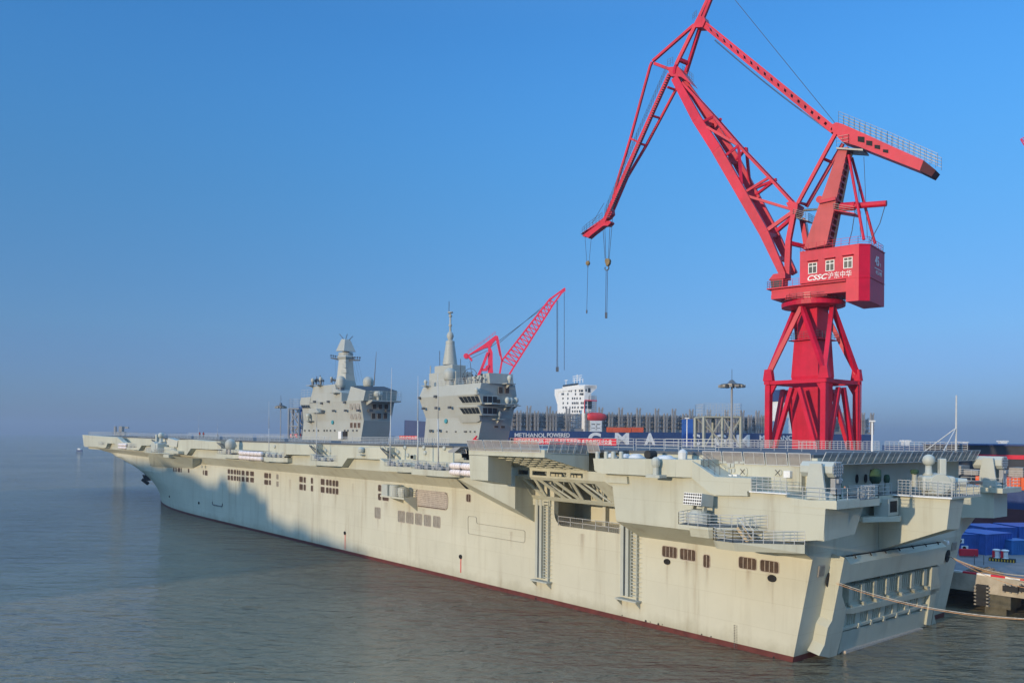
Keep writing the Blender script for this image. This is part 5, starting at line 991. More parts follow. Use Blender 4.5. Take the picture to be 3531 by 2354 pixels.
for s in (-1,1): m.box(CC.x-W-.6,CC.x+W+.6,CC.y+s*W-.5,CC.y+s*W+.5,ZPL-.35,ZPL+.25); m.box(CC.x+s*W-.5,CC.x+s*W+.5,CC.y-W-.6,CC.y+W+.6,ZPL-.36,ZPL+.245)
m.build('portal_frame',m_red,crane)
ZR=42.6
for a,b in ((1,1),(-1,1),(-1,-1),(1,-1)):    # upper inclined legs in pairs and lower A braces
    c0=Vector((CC.x+a*W,CC.y+b*W,ZPL+.3)); m=MB(); m.prism([c0+Vector((-.9,-.4,0)),c0+Vector((.9,-.4,0)),c0+Vector((.6,-.4,1.9)),c0+Vector((-.6,-.4,1.9))],(0,.8,0)); m.build('leg_foot',m_red,crane)
    for t_ in ((a,0),(0,b)):
        top=Vector((CC.x+t_[0]*3.4,CC.y+t_[1]*3.4,ZR)); m=MB(); m.bar(c0+UP*1.2,top,.72,.72,w2=.66,h2=.66); m.build('inclined_leg',m_red,crane)
for (ax,ay) in ((1,0),(-1,0),(0,1),(0,-1)):
    topc=Vector((CC.x+ax*W,CC.y+ay*W,ZPL-.4))
    for s in (-1,1):
        bot=topc+Vector((abs(ay)*s*(W-.9),abs(ax)*s*(W-.9),0)); bot.z=18.3; st=topc+Vector((abs(ay)*s*.7,abs(ax)*s*.7,-.6)); m=MB(); m.bar(st,bot,.72,.62); m.build('lower_brace',m_red,crane)
# square tower, flaring below the portal beam
m=MB(); 
def sq(hw,z): return [(CC.x-hw,CC.y-hw,z),(CC.x+hw,CC.y-hw,z),(CC.x+hw,CC.y+hw,z),(CC.x-hw,CC.y+hw,z)]
R_=[sq(2.25,QZ),sq(2.3,ZPL),sq(2.45,ZPL+1),sq(2.15,ZR-5.6),sq(1.75,ZR-5.4),sq(1.75,ZR)]
vs=[v for r_ in R_ for v in r_]; fs=[(i*4+k,i*4+(k+1)%4,(i+1)*4+(k+1)%4,(i+1)*4+k) for i in range(5) for k in range(4)]; m.add(vs,fs); m.build('tower_column',m_red,crane)
m=MB(); m.box(CC.x-2.8,CC.x+2.8,CC.y-2.8,CC.y+2.8,ZR-5.5,ZR-5.35); o=m.build('tower_gallery',m_red,crane); m=MB(); railing(m,[(CC.x+a*2.75,CC.y+b*2.75,ZR-5.35) for a,b in ((1,1),(-1,1),(-1,-1),(1,-1),(1,1))],1.2,1.0,3,r=.03); m.build('railing',m_metal,o)
m=MB(); m.lathe((CC.x,CC.y,0),[(3.2,ZR-.1),(5.0,ZR+.1),(5.05,ZR+.75),(4.6,ZR+.8),(3.6,ZR+.85),(3.5,ZR+2.2)],40); o=m.build('slewing_ring',m_red,crane); m=MB(); railing(m,[(CC.x+4.95*math.cos(t_),CC.y+4.95*math.sin(t_),ZR+.75) for t_ in [i*2*math.pi/28 for i in range(29)]],1.1,1.1,3,r=.025); m.build('railing',m_metal,o)
m=MB(); lx,ly=CC.x-W-1.2,CC.y-W+.8
for o_ in (0,.5): m.tube((lx,ly+o_,QZ),(lx,ly+o_,ZPL+1.5),.06,n=5)
for i in range(50): z=QZ+.5+i*.52; m.tube((lx,ly,z),(lx,ly+.5,z),.03,n=4)
m.build('ladder',m_red,crane)
# turntable deck, machinery house, counterweight
def cbox(mb,r0,r1,s0,s1,z0,z1): mb.obox(cw((r0+r1)/2,(s0+s1)/2,(z0+z1)/2),CJ*(r1-r0)/2,CN*(s1-s0)/2,UP*(z1-z0)/2)
m=MB(); cbox(m,-6.6,5.6,-3.8,3.8,44.1,45.7); cbox(m,-6.6,6.2,-4.4,4.4,45.7,45.9); cbox(m,-3.4,3.4,-3.4,3.4,43.9,44.3); to=m.build('turntable',m_red,crane)
m=MB(); railing(m,[cw(.8,4.35,45.9),cw(6.1,4.35,45.9),cw(6.1,-4.3,45.9)],1.1,1.0,3,r=.03); m.build('railing',m_red,to)
# house plan with cut corner at the rear near side
pl=[(.6,-4.5),(.6,4.5),(-8.6,4.5),(-9.9,3.2),(-9.9,-4.5)]
m=MB(); m.prism([cw(r_,s,46.0) for r_,s in pl],UP*5.1); pl2=[(-6.7,-4.5),(-6.7,4.5),(-8.6,4.5),(-9.9,3.2),(-9.9,-4.5)]; m.prism([cw(r_,s,42.4) for r_,s in pl2],UP*3.6); ho=m.build('machinery_house',m_red,crane)
m=MB(); m.prism([cw(r_*1.012,s*1.012,46.02) for r_,s in pl],UP*.05); m.prism([cw(r_*1.01,s*1.01,51.1) for r_,s in pl],UP*.12); m.build('house_trim',m_red,ho)
m=MB(); railing(m,[cw(r_*.98,s*.98,51.2) for r_,s in pl+pl[:1]],1.2,1.3,3,r=.03); m.build('railing',m_red,ho)
for x0_,x1_,y0_,y1_ in ((828,932,712,855),(1036,1140,680,825),(1250,1358,645,792)):
    p=cp(MM(x0_,y0_+12),4.5);q_=cp(MM(x1_,y1_-14),4.5); r0=(p-CC).dot(CJ);r1=(q_-CC).dot(CJ); z1,z0=p.z,q_.z; fr=MB(); fr.obox(cw((r0+r1)/2,4.53,(z0+z1)/2),CJ*abs(r0-r1)/2,CN*.04,UP*(z1-z0)/2); f=fr.build('window',m_white,ho)
    g=MB(); w_=abs(r0-r1); 
    for u0,u1,v0,v1 in ((.08,.46,.06,.64),(.54,.92,.06,.64),(.08,.46,.72,.94),(.54,.92,.72,.94)): ra=min(r0,r1)+w_*u0;rb_=min(r0,r1)+w_*u1; g.obox(cw((ra+rb_)/2,4.575,z0+(z1-z0)*(v0+v1)/2),CJ*(rb_-ra)/2,CN*.012,UP*(z1-z0)*(v1-v0)/2)
    g.build('pane',m_glass,f); g=MB(); g.obox(cw((r0+r1)/2,4.75,z1+.3),CJ*(w_/2+.15),CN*.28,UP*.05); g.build('rain_hood',m_red,f)
pc=cp(MM(925,897),4.5); text('CSSC',1.15,pc+CN*.04,-CJ,UP,m_letter,ho,shear=.3,fit=3.2,bold=.02)
pc=cp(MM(1205,865),4.5); text('沪东中华',1.15,pc+CN*.04,-CJ,UP,m_letter,ho,fit=3.6)
text('45',2.1,cw(-9.93,-.4,49.1),-CN,UP,m_letter,ho,bold=.015); text('t',1.0,cw(-9.93,-2.2,48.8),-CN,UP,m_letter,ho); m=MB(); m.obox(cw(-9.92,-1.2,47.95),CJ*.02,CN*2.0,UP*.05); m.build('lettering_rule',m_letter,ho); text('415-149',.95,cw(-9.93,-1.3,47.3),-CN,UP,m_letter,ho)
# driver's cab
p=cp(MM(400,930),3.0); r0=(p-CC).dot(CJ); m=MB(); m.prism([cw(r0+.1,3.6,p.z),cw(r0-.3,3.6,p.z-2.6),cw(r0-1.9,3.6,p.z-2.6),cw(r0-2.0,3.6,p.z)],CN*-2.2); co=m.build('operator_cab',m_red,crane); m=MB(); m.prism([cw(r0+.15,3.62,p.z-.15),cw(r0-.1,3.62,p.z-1.9),cw(r0-1.7,3.62,p.z-1.9),cw(r0-1.8,3.62,p.z-.15)],CN*-2.24); m.build('cab_glazing',m_glass,co); m=MB(); m.prism([cw(r0+.4,3.8,p.z),cw(r0-.4,3.8,p.z+.9),cw(r0-2.4,3.8,p.z+.9),cw(r0-2.4,3.8,p.z)],CN*-2.6); m.build('cab_roof',m_red,co); m=MB(); cbox(m,r0-3.2,r0-.1,1.2,3.9,p.z-3.3,p.z-2.6); m.build('cab_floor',m_red,co)
def mid(pa,s=0): return cp(pa,s)
def off(v,s): return v+CN*s
# tower mast (broad plate column) leaning forward to the top pivot
def plate2(mb,a0,a1,b1,b0,s0,s1,th): # quadrilateral in the crane plane, two side plates
    for s in (s0,s1): mb.prism([off(v,s) for v in (a0,a1,b1,b0)],CN*th)
m=MB(); A0,A1=mid(Kc(905,1080)),mid(Kc(1070,1045)); T0,T1=mid(Kc(1150,352)),mid(Kc(1215,340)); 
m.prism([off(A0,1.7),off(A1,1.7),off(T1,1.1),off(T0,1.1)],CN*-.9)
sh=Vector((0,0,0)); m.prism([off(A0,-1.3),off(A1,-1.3),off(T1,-.6),off(T0,-.6)],CN*-.9); ms_=m.build('mast',m_redf,crane)
m=MB()
for i in range(14): f=(i+.5)/14; a=A1.lerp(T1,f); a2=A0.lerp(T0,f)
m.prism([off(A0,1.6),off(A0,-2.0),off(T0,-1.3),off(T0,1.0)],CJ*-.25); 
for i in range(16): f=(i+.5)/16; a=A1.lerp(T1,f); m.bar(off(a,1.2),off(a,-1.4),.12,.3)
m.build('mast_web',m_red,ms_); m=MB(); a=A1.lerp(T1,.0);b=A1.lerp(T1,1)
for o_ in (0,.5): m.tube(off(a,-.6+o_)-CJ*.4,off(b,-.5+o_)-CJ*.4,.05,n=4)
for i in range(60): c=a.lerp(b,i/59); m.tube(off(c,-.6)-CJ*.4,off(c,-.1)-CJ*.4,.03,n=4)
m.build('mast_ladder',m_metal,ms_)
m=MB(); a=A0.lerp(T0,.47);b=A1.lerp(T1,.47); m.bar(off(a,1.75),off(b,1.75),.3,.5); m.lathe(off(mid(Kc(1005,712)),.8),[(.55,0),(.55,1.6)],16,axis=-CN); m.build('mast_collar',m_red,ms_)
m=MB(); p=mid(Kc(1120,800));q_=mid(Kc(1270,825)); m.prism([off(p,1.6),off(q_,1.6),off(q_,-1.6),off(p,-1.6)],UP*.15); o=m.build('mast_gallery',m_red,ms_); r=MB(); railing(r,[off(p,1.6),off(q_,1.6),off(q_,-1.6)],1.1,.9,3,r=.03); r.build('railing',m_metal,o)
# luffing gear: red cylinder and steel spindle
m=MB(); m.tube(mid(Kc(1140,762)),mid(Kc(1478,735)),.48,n=16); m.lathe(mid(Kc(1150,762)),[(.7,0),(.7,2.2)],16,axis=(mid(Kc(1478,735))-mid(Kc(1140,762)))); m.build('luffing_cylinder',m_red,crane,smooth=False); m=MB(); m.tube(mid(Kc(880,785)),mid(Kc(1140,765)),.2,n=10); m.build('luffing_spindle',m_metal,crane)
# back stays
for s in (1.2,-1.6):
    m=MB(); m.tube(off(mid(Kc(1215,395)),s*.6),off(mid(Kc(1335,1010)) if s>0 else mid(Kc(1370,1010)),s*1.2),.23,n=10); m.build('back_stay',m_red,crane)
# counter-jib with deep box girder
def cprism(lst,cr,s0,s1,name,m_=m_red,par=crane,**k): mb=MB(); mb.prism([off(cp(cr(*p)),s0) for p in lst],CN*(s1-s0)); return mb.build(name,m_,par,**k)
cj=cprism([(1105,182),(1135,168),(1180,180),(1760,440),(1735,515),(1320,352),(1290,340),(1175,305),(1105,235)],Kc,1.3,-1.3,'counter_jib'); 
cprism([(1762,441),(1850,512),(1818,556),(1732,515)],Kc,1.32,-1.32,'counterweight',mat('rusty_counterweight',(.07,.012,.015),.8,var=.3),cj)
for x_,y_,w_,h_ in ((1290,285,48,42),(1350,312,44,36),(1410,340,40,30),(1470,370,38,24)): cprism([(x_,y_-h_/2+5),(x_+w_,y_-h_/2+w_*.2),(x_+w_,y_+h_/2+w_*.2),(x_,y_+h_/2)],Kc,1.31,1.36,'girder_opening',m_dark,cj)
m=MB(); 
for s in (1.2,-1.2): railing(m,[off(cp(Kc(1150,172)),s),off(cp(Kc(1500,320)),s),off(cp(Kc(1860,482)),s)],1.9,.95,4,r=.035)
m.build('railing',m_metal,cj)
m=MB(); railing(m,[off(cp(Kc(1140,345)),1.6),off(cp(Kc(1225,330)),1.6),off(cp(Kc(1225,330)),-1.6)],1.6,.8,3,r=.03); m.prism([off(cp(Kc(x_,y_)),1.6) for x_,y_ in ((1140,350),(1330,362),(1330,375),(1140,362))],CN*-3.2); m.build('pivot_gallery',m_metal,cj)
# tie beam with square holes
a0,a1=J(912,128),J(930,180); b0,b1=Kc(1120,185),Kc(1100,238)
def lerp2(p,q,f): return (p[0]+(q[0]-p[0])*f,p[1]+(q[1]-p[1])*f)
m=MB(); N_=19
for s in (.55,):
    top=lambda f: off(cp(lerp2(a0,b0,f)),s); 
    def e(f,v): 
        a_=lerp2(J(935,135),Kc(1120,190),f); b_=lerp2(J(975,232),Kc(1085,235),f) if f>.03 else lerp2(J(915,175),Kc(1085,235),f); return off(cp(lerp2(a_,b_,v)),s)
    m.prism([e(0,0),e(1,0),e(1,.32),e(0,.32)],CN*-1.1); m.prism([e(0.03,.68),e(1,.68),e(1,1),e(.03,1)],CN*-1.1)
    for i in range(N_):
        f0=(i+ .34)/N_; f1=(i+1.0)/N_; f0_=i/N_; m.prism([e(f0_,.32),e(f0_+.68/N_,.32),e(f0_+.68/N_,.68),e(f0_,.68)],CN*-1.1)
m.build('tie_beam',m_red,crane)
# jib: twin box chords, splayed at the foot, truss above
nearpts=[(MM(545,900),(MM(300,350))),]
def chord(lst,s_list,w,hh,name):
    m=MB()
    for (p,q_),(sa,sb),(wa,wb) in zip(zip(lst,lst[1:]),zip(s_list,s_list[1:]),zip(w,w[1:])): m.bar(off(cp(p),0) ,off(cp(q_),0),hh,wa,w2=hh,h2=wb) if False else m.bar(cp(p,sa),cp(q_,sb),hh,wa,up=CJ,w2=hh,h2=wb)
    return m.build(name,m_red,crane)
chord([MM(545,905),MM(300,360),Kc(256,350),Kc(112,130),J(740,530)],[2.3,2.3,2.3,1.8,.9],[1.0,1.55,1.75,1.6,1.3],.8,'jib_chord')
def shift(p,dx,dy=0): return (p[0]+dx,p[1]+dy)
chord([MM(660,850),MM(410,330),Kc(380,400),Kc(205,130),J(800,545)],[-2.3,-2.3,-2.3,-1.8,-.9],[1.0,1.4,1.5,1.3,1.0],.8,'jib_chord')
for a,b in ((MM(350,385),MM(440,395)),(MM(470,660),MM(560,690)),(J(1075,1070),J(1160,1110)),(J(1205,1310),J(1280,1330)),(J(930,830),J(1000,850))): m=MB(); m.bar(cp(a,2.0),cp(b,-2.0),.6,.6); m.build('jib_cross_beam',m_red,crane)
def bars(lst,w,name,par=crane,m_=m_red):
    m=MB()
    for p,sp_,q_,sq_ in lst: m.bar(cp(p,sp_),cp(q_,sq_),w,w)
    return m.build(name,m_,par)
top=[J(790,560),J(1000,790),J(1170,985),J(1375,1200),Kc(820,755)]
for s_ in (0,-2.1):
    m=MB()
    for a,b in zip(top,top[1:]): m.bar(cp(a,1.0)+CN*s_,cp(b,1.0)+CN*s_,.4,.4)
    m.build('jib_top_chord',m_red,crane)
for p in (J(1000,790),J(1170,985),J(1375,1200)): m=MB(); m.bar(cp(p,1.0),cp(p,1.0)-CN*2.1,.35,.35); m.build('jib_cross_tie',m_red,crane)
top_=[J(1000,790),J(1170,985),J(1375,1200)]
bars([(top_[0],1,J(935,820),2.2),(J(1050,805),-1.1,J(1005,850),-2.2),(top_[1],1,J(1070,1060),2.2),(J(1222,1000),-1.1,J(1150,1090),-2.2),(top_[1],1,J(1190,1270),2.2),(J(1425,1213),-1.1,J(1270,1330),-2.2),(top_[2],1,J(1205,1305),2.2),(J(1425,1213),-1.1,J(1240,1290),-2.2),(top_[0],1,J(1110,940),0),(J(955,860),2.2,top_[1],1),(J(1210,1320),2.2,Kc(800,780),1.2),(J(1222,1000),-1.1,J(1245,1250),-2.2)],.42,'jib_lattice')
bars([(MM(310,345),2.2,MM(640,110),1.4),(MM(400,380),-2.2,MM(700,120),-1.4)],.6,'jib_lower_strut')
kn=cp(MM(650,100)); m=MB(); m.prism([cp(MM(x_,y_),1.5) for x_,y_ in ((560,0),(610,-30),(700,5),(690,100),(650,155),(610,100))],CN*-3.0); ko=m.build('knee_joint',m_red,crane)
m=MB(); m.bar(cp(MM(652,140),1.6),cp(MM(592,450),1.6),.8,.8); m.bar(cp(MM(592,450),1.6),cp(MM(575,890),1.6),.8,.9); m.bar(cp(MM(755,190),-1.6),cp(MM(805,500),-1.6),.8,.8); m.bar(cp(MM(805,500),-1.6),cp(MM(800,560),-1.6),.8,.8); m.bar(cp(MM(600,480),1.6),cp(MM(810,530),-1.6),.6,.6); m.build('support_leg',m_red,crane)
m=MB(); p=cp(MM(690,190),0);q_=cp(MM(870,240),0); m.prism([off(p,1.6),off(q_,1.6),off(q_,-1.6),off(p,-1.6)],UP*.1); railing(m,[off(p,1.6),off(q_,1.6),off(q_,-1.6)],1.3,.6,4,r=.03); m.build('knee_gallery',m_metal,ko); m=MB()
for o_ in (0,.6): m.tube(cp(MM(815,250),o_-1.8),cp(MM(840,480),o_-1.8),.05,n=4)
for i in range(16): a=cp(MM(815,250),-1.8).lerp(cp(MM(840,480),-1.8),i/15); m.tube(a,a+CN*.6,.035,n=4)
m.build('ladder',m_metal,ko)
# pull bars from the knee to the counter jib
bars([(Kc(840,735),1.5,Kc(1110,235),1.4)],.55,'pull_bar'); bars([(Kc(900,760),-1.0,Kc(1085,440),-1.2),(Kc(1085,440),-1.2,Kc(1165,305),-1.2)],.5,'pull_bar'); bars([(Kc(1015,410),1.4,Kc(1085,440),-1.2),(Kc(850,730),1.5,Kc(905,745),-1)],.35,'pull_bar_tie')
# fly jib
bars([(J(885,160),.5,J(748,440),1.1),(J(915,170),-.5,J(815,490),-1.1),(J(770,405),1.0,J(830,430),-1.0),(J(748,440),1.1,J(740,500),1),(J(815,490),-1.1,J(805,520),-1)],.6,'fly_jib_leg')
bars([(J(925,140),.4,J(985,-10),.5),(J(905,120),-.4,J(970,-20),-.5),(J(985,-10),0,J(1020,-90),0)],.55,'fly_jib_top')
m=MB(); m.prism([cp(J(x_,y_),.9) for x_,y_ in ((868,160),(895,108),(935,112),(945,140),(925,185),(880,185))],CN*-1.8); m.build('fly_jib_joint',m_red,crane)
bars([(J(870,170),0,J(590,415),0),(J(600,430),0,J(700,468),0)],.5,'fly_jib_arm'); bars([(J(585,420),0,J(572,450),0),(J(572,450),0,J(440,935),0),(J(440,935),0,J(350,1230),0),(J(350,1230),0,J(310,1400),0)],.42,'fly_jib_tie'); bars([(J(435,935),0,J(490,960),0)],.35,'fly_jib_strut')
m=MB(); m.bar(cp(J(705,500),.9),cp(J(495,970),.8),.5,.75,up=CJ); m.bar(cp(J(495,970),.8),cp(J(260,1500),.6),.5,.8,up=CJ); o=m.build('fly_jib_beam',m_red,crane); bars([(J(750,600),-1,J(545,985),-.9),(J(545,985),-.9,J(420,1195),-.7),(J(420,1195),-.7,J(325,1420),-.3)],.42,'fly_jib_chord'); bars([(J(690,590),.9,J(745,610),-1),(J(592,785),.9,J(640,800),-.9),(J(500,970),.8,J(548,985),-.9),(J(408,1180),.7,J(430,1190),-.7)],.32,'fly_jib_strut')
m=MB(); railing(m,[cp(J(680,500),1.4),cp(J(480,950),1.3),cp(J(265,1460),1.0)],1.5,.9,3,r=.03); a=cp(J(700,510),1.4);b=cp(J(290,1470),1.0)
for i in range(64): c=a.lerp(b,i/63); m.obox(c,CN*.35,CJ*.15,UP*.04)
m.build('jib_walkway',m_metal,o)
ft=cprism([(262,1480),(300,1440),(322,1420),(325,1450),(300,1480),(150,1562),(114,1586)],J,.6,-.6,'fly_jib_tip'); 
m=MB(); m.prism([cp(H3(x_,y_),.7) for x_,y_ in ((95,398),(130,365),(340,215),(430,215),(440,235),(400,275),(372,270),(345,275),(215,375),(165,420),(145,405))],CN*-1.4); m.build('sheave_head',m_red,crane)
m=MB(); railing(m,[cp(H3(95,390),.8),cp(H3(150,340),.8),cp(H3(335,205),.8)],1.5,.8,3,r=.03); railing(m,[cp(H3(95,390),-.8),cp(H3(150,340),-.8),cp(H3(335,205),-.8)],1.5,.8,3,r=.03); m.build('tip_railing',m_metal,ft)
m=MB(); m.prism([cp(J(x_,y_),1.2) for x_,y_ in ((690,455),(760,450),(830,540),(855,575),(780,520),(705,515))],CN*-2.4); ho2=m.build('jib_head',m_red,crane); m=MB(); railing(m,[cp(J(690,450),1.3),cp(J(725,435),1.3)],1.3,.5,3,r=.03); railing(m,[cp(J(790,500),-1.3),cp(J(862,560),-1.3)],1.5,.5,3,r=.03); railing(m,[cp(J(860,140),.5),cp(J(885,115),.5)],1.2,.4,3,r=.03); m.build('railing',m_metal,ho2)
# ropes and hook blocks
def rope(pts,r,name,par,m_=m_cable): m=MB(); m.path(pts,r,4); return m.build(name,m_,par)
HH=lambda x_,y_,s=0: cp(H3(x_,y_),s)
m=MB()
for a,b in (((345,285),(370,668)),((368,285),(380,668)),((430,260),(410,668)),((463,165),(420,668))): m.tube(HH(*a),HH(*b),.045,n=4)
m.build('hoist_ropes',m_cable,crane)
c=HH(393,700); m=MB(); m.prism([HH(x_,y_,.35) for x_,y_ in ((362,690),(375,665),(415,665),(425,690),(418,730),(395,760),(380,755))],CN*-.7); hb1=m.build('hook_block',m_brass,crane,bevel=.1); m=MB(); q0=HH(393,780); m.path([q0+CJ*.45*math.cos(t_)+UP*.45*math.sin(t_) for t_ in [R(a) for a in range(90,400,25)]],.12,6); m.tube(HH(395,755),q0+UP*.45,.1,n=6); m.build('hook',m_metal,hb1)
m=MB(); 
for a,b in (((384,800),(376,1385)),((401,800),(391,1385))): m.tube(HH(*a),HH(*b),.05,n=4); m.tube(HH(b[0],b[1]-70),HH(*b),.12,n=5)
m.build('wire_sling',m_cable,hb1)
m=MB(); m.tube(HH(130,405),HH(150,700),.035,n=4); m.tube(HH(207,390),HH(180,700),.035,n=4); m.build('hoist_ropes',m_cable,crane)
m=MB(); m.lathe(HH(164,722)-CN*.2,[(.42,0),(.5,.2),(.42,.4)],14,axis=CN); m.prism([HH(x_,y_,.2) for x_,y_ in ((148,725),(180,725),(165,748))],CN*-.4); hb2=m.build('hook_block',m_brass,crane,label='small hook block on the jib tip ropes'); m=MB(); m.tube(HH(165,748),HH(165,775),.09,n=6); m.tube(HH(164,775),HH(151,1290),.04,n=4); m.tube(HH(151,1285),HH(149,1325),.15,n=5); m.build('wire_sling',m_cable,hb2)
m=MB(); m.tube(cp(J(1145,0)),cp(Kc(1110,160)),.05,n=4); m.build('luffing_rope',m_cable,crane)
P=[lerp2(J(1010,262),Kc(1085,215),f) for f in [i/12 for i in range(13)]]; 
for o_ in (0,8): rope([cp((p[0]-o_*.1-1.5*math.sin(math.pi*i/12),p[1]+3+o_*.2+5*math.sin(math.pi*i/12))) for i,p in enumerate(P)],.05,'luffing_rope',crane)
for a,b in ((J(710,520),J(325,1400)),(H3(360,0),H3(215,245)),(Kc(1275,560),Kc(1290,980)),(Kc(1315,400),Kc(1340,985))): m=MB(); m.tube(cp(a),cp(b),.04,n=4); m.build('crane_rope',m_cable,crane)
rope([cp(Kc(1470,745)),cp(Kc(1430,880)),cp(Kc(1360,1010))],.06,'crane_rope',crane); rope([cp(Kc(1245,830)),cp(Kc(1230,930)),cp(Kc(1205,1030))],.06,'crane_rope',crane)
# neighbour crane tip entering at the right edge
cp2=dep(((3331+1480*.1276)/K,(400+630*.1276)/K),150); t=thing('crane_tip',cp2[:],'dark lattice tip of another crane just entering the right edge of the sky','crane'); m=MB(); a=cp2; 
b1=a+RT*9+UP*5; b2=a+RT*9-UP*15
m.tube(a,b1,.08,n=5); m.tube(a,b2,.12,n=5); m.tube(a+RT*.4-UP*.3,a+RT*9-UP*3,.1,n=5)
for i in range(9): p=a.lerp(b2,i/9);q_=a.lerp(a+RT*9-UP*3,(i+.5)/9); m.tube(p,q_,.08,n=4)
m.build('lattice',m_red2,t)
# ---------------------------------------------------------------- far red lattice crane (about 420 m off)
FD=420.; fo_=dep(I2(840,805),FD); fc=thing('lattice_crane',(fo_.x,fo_.y,QZ),'distant red crane with a raised lattice jib seen above the after island','crane')
f2=lambda x_,y_,d=0: dep(I2(x_,y_),FD)+FW*d
def fpr(lst,name,th=3,m_=m_red2,par=fc): m=MB(); m.prism([f2(*p) for p in lst],FW*th); return m.build(name,m_,par)
fpr([(820,805),(822,515),(845,505),(866,560),(868,720),(876,805)],'mast'); fpr([(600,580),(620,590),(780,485),(895,395),(920,400),(918,415),(870,470),(850,505),(820,515),(790,520),(620,600)],'counter_jib'); 
m=MB(); m.lathe(f2(602,600),[(1.35,0),(1.35,3.5)],20,axis=FW); m.build('rope_drum',m_red2,fc); fpr([(610,605),(625,585),(665,635),(655,655)],'tail')
def fb(lst,w,name,m_=m_red2):
    m=MB()
    for a,b in lst: m.bar(f2(*a),f2(*b),w,w)
    return m.build(name,m_,fc)
fb([((820,565),(755,735)),((755,735),(720,805)),((755,738),(815,740))],1.3,'a_frame_leg'); fb([((905,420),(945,600)),((915,410),(962,660))],.9,'stay_bar'); fb([((800,715),(830,700)),((800,715),(815,740))],1.2,'mast_bracket')
I2p=lambda x_,y_:I2(x_,y_)
tipL=(1300,665)
def wpt(px_,py_,d=0): return dep((px_,py_),FD)+FW*d
m=MB(); segs=[((1147,863),(1153,828)),((1153,828),(1262,688)),((1262,688),(1298,662)),((1168,863),(1178,846)),((1178,846),(1270,700)),((1270,700),(1290,672)),((1290,672),(1298,666))]
for a,b in segs: m.bar(wpt(*a),wpt(*b),.9,.9)
m.build('jib_chord',m_red2,fc)
m=MB()
for i in range(17):
    f=i/16; a=(1153+109*f,828-140*f); g=(i+.5)/16; b=(1178+92*g,846-146*g); m.bar(wpt(*a),wpt(*b),.5,.5); f2_=(i+1)/16; a2=(1153+109*f2_,828-140*f2_); m.bar(wpt(*b),wpt(*a2),.5,.5) if i<16 else None
m.build('jib_lacing',m_red2,fc)
m=MB(); m.tube(f2(845,515),wpt(1268,692),.15,n=4); m.tube(f2(935,470),wpt(1290,668),.12,n=4); m.tube(f2(640,630),f2(820,545),.15,n=4)
for a,b in (((1279,690),(1279,850)),((1281,690),(1281,845)),((1296,672),(1296,850)),(((640*.3443+1400)/K*1,(650*.3443+1020)/K),((660*.3443+1400)/K,(800*.3443+1020)/K))): m.tube(wpt(*a),wpt(*b),.12,n=4)
m.build('crane_rope',m_cable,fc); m=MB(); m.obox(wpt(1280,848),RT*.7,FW*.5,UP*1.2); m.build('hook_block',m_metal,fc)
m=MB(); 
for a,b in (((620,575),(780,470)),((780,470),(895,385))): railing(m,[f2(*a),f2(*b)],1.5,2,3,r=.06)
m.build('railing',m_red2,fc)
# ---------------------------------------------------------------- container ship, seen end to end behind the quay
CB=Vector((401.7,-204,0)); CS=Vector((277.6,-549.6,0)); CD=(CS-CB).normalized(); CL=(CS-CB).length; CNn=Vector((CD.y,-CD.x,0)); 
if CNn.dot(CAM-CB)<0: CNn=-CNn
cs_=thing('container_ship',(340,-377,0),'huge empty navy container ship with white block letters and a white deckhouse','container ship')
def cx_(u,v,z): return CB+CD*u-CNn*v+UP*z      # u metres from the bow, v metres inboard from the near side
def cu(p,v=0):  # photo point on the near side plane -> (u, z)
    w_=hit(p,CB-CNn*v,CNn); return (w_-CB).dot(CD),w_.z
ZK=24.6
m=MB(); P=[]
for u,vin,zt in ((-6,24,31),(8,14,30),(25,5,28),(45,0.5,ZK+.6),(60,0,ZK),(CL-20,0,ZK-.3),(CL-3,1,ZK-.3),(CL,3,ZK-.3)): P.append([cx_(u,min(24,vin+10) if u<60 else vin,0),cx_(u,vin+ (3 if u<45 else 0),ZK*.55),cx_(u,vin,zt),cx_(u,50-vin,zt),cx_(u,50-vin,0)])
m.grid(P); m.add(P[-1],[(0,1,2,3,4)]); m.add(P[0],[(0,1,2,3,4)]); m.build('hull',m_navy,cs_)
def ctext(s,x0_,x1_,yc,hgt,bold=.3,shear=0,m_=m_letter):
    ua,za=cu(S(x0_,yc)); ub,zb_=cu(S(x1_,yc)); o=text(s,hgt,cx_((ua+ub)/2,-.25,(za+zb_)/2),CD,UP,m_,cs_,fit=abs(ub-ua),bold=bold,shear=shear,ext=.1); return o
def lt(ch,x0_,x1_,y0_,y1_,bold=.45):
    ua,zt=cu(S(x0_,y0_)); ub,_=cu(S(x1_,y0_)); _,zb_=cu(S(x0_,y1_)); ctext(ch,x0_,x1_,(y0_+y1_)/2,(zt-zb_)*1.38,bold)
lt('METHANOL',183,447,602,638,.008); lt('POWERED',460,653,602,638,.012)
lt('C',812,920,606,708,.045); lt('M',1040,1160,606,700,.04); lt('A',1290,1385,609,705,.045); lt('C',1665,1765,615,708,.03); lt('G',1890,1990,617,712,.03); lt('M',2078,2190,620,722,.025)
ua,za=cu(T(392,1378)); ub,_=cu(T(492,1378)); text('METHANOL',5.2,cx_((ua+ub)/2-8,-.25,za),CD,UP,m_letter,cs_,fit=34,bold=.01,ext=.1)
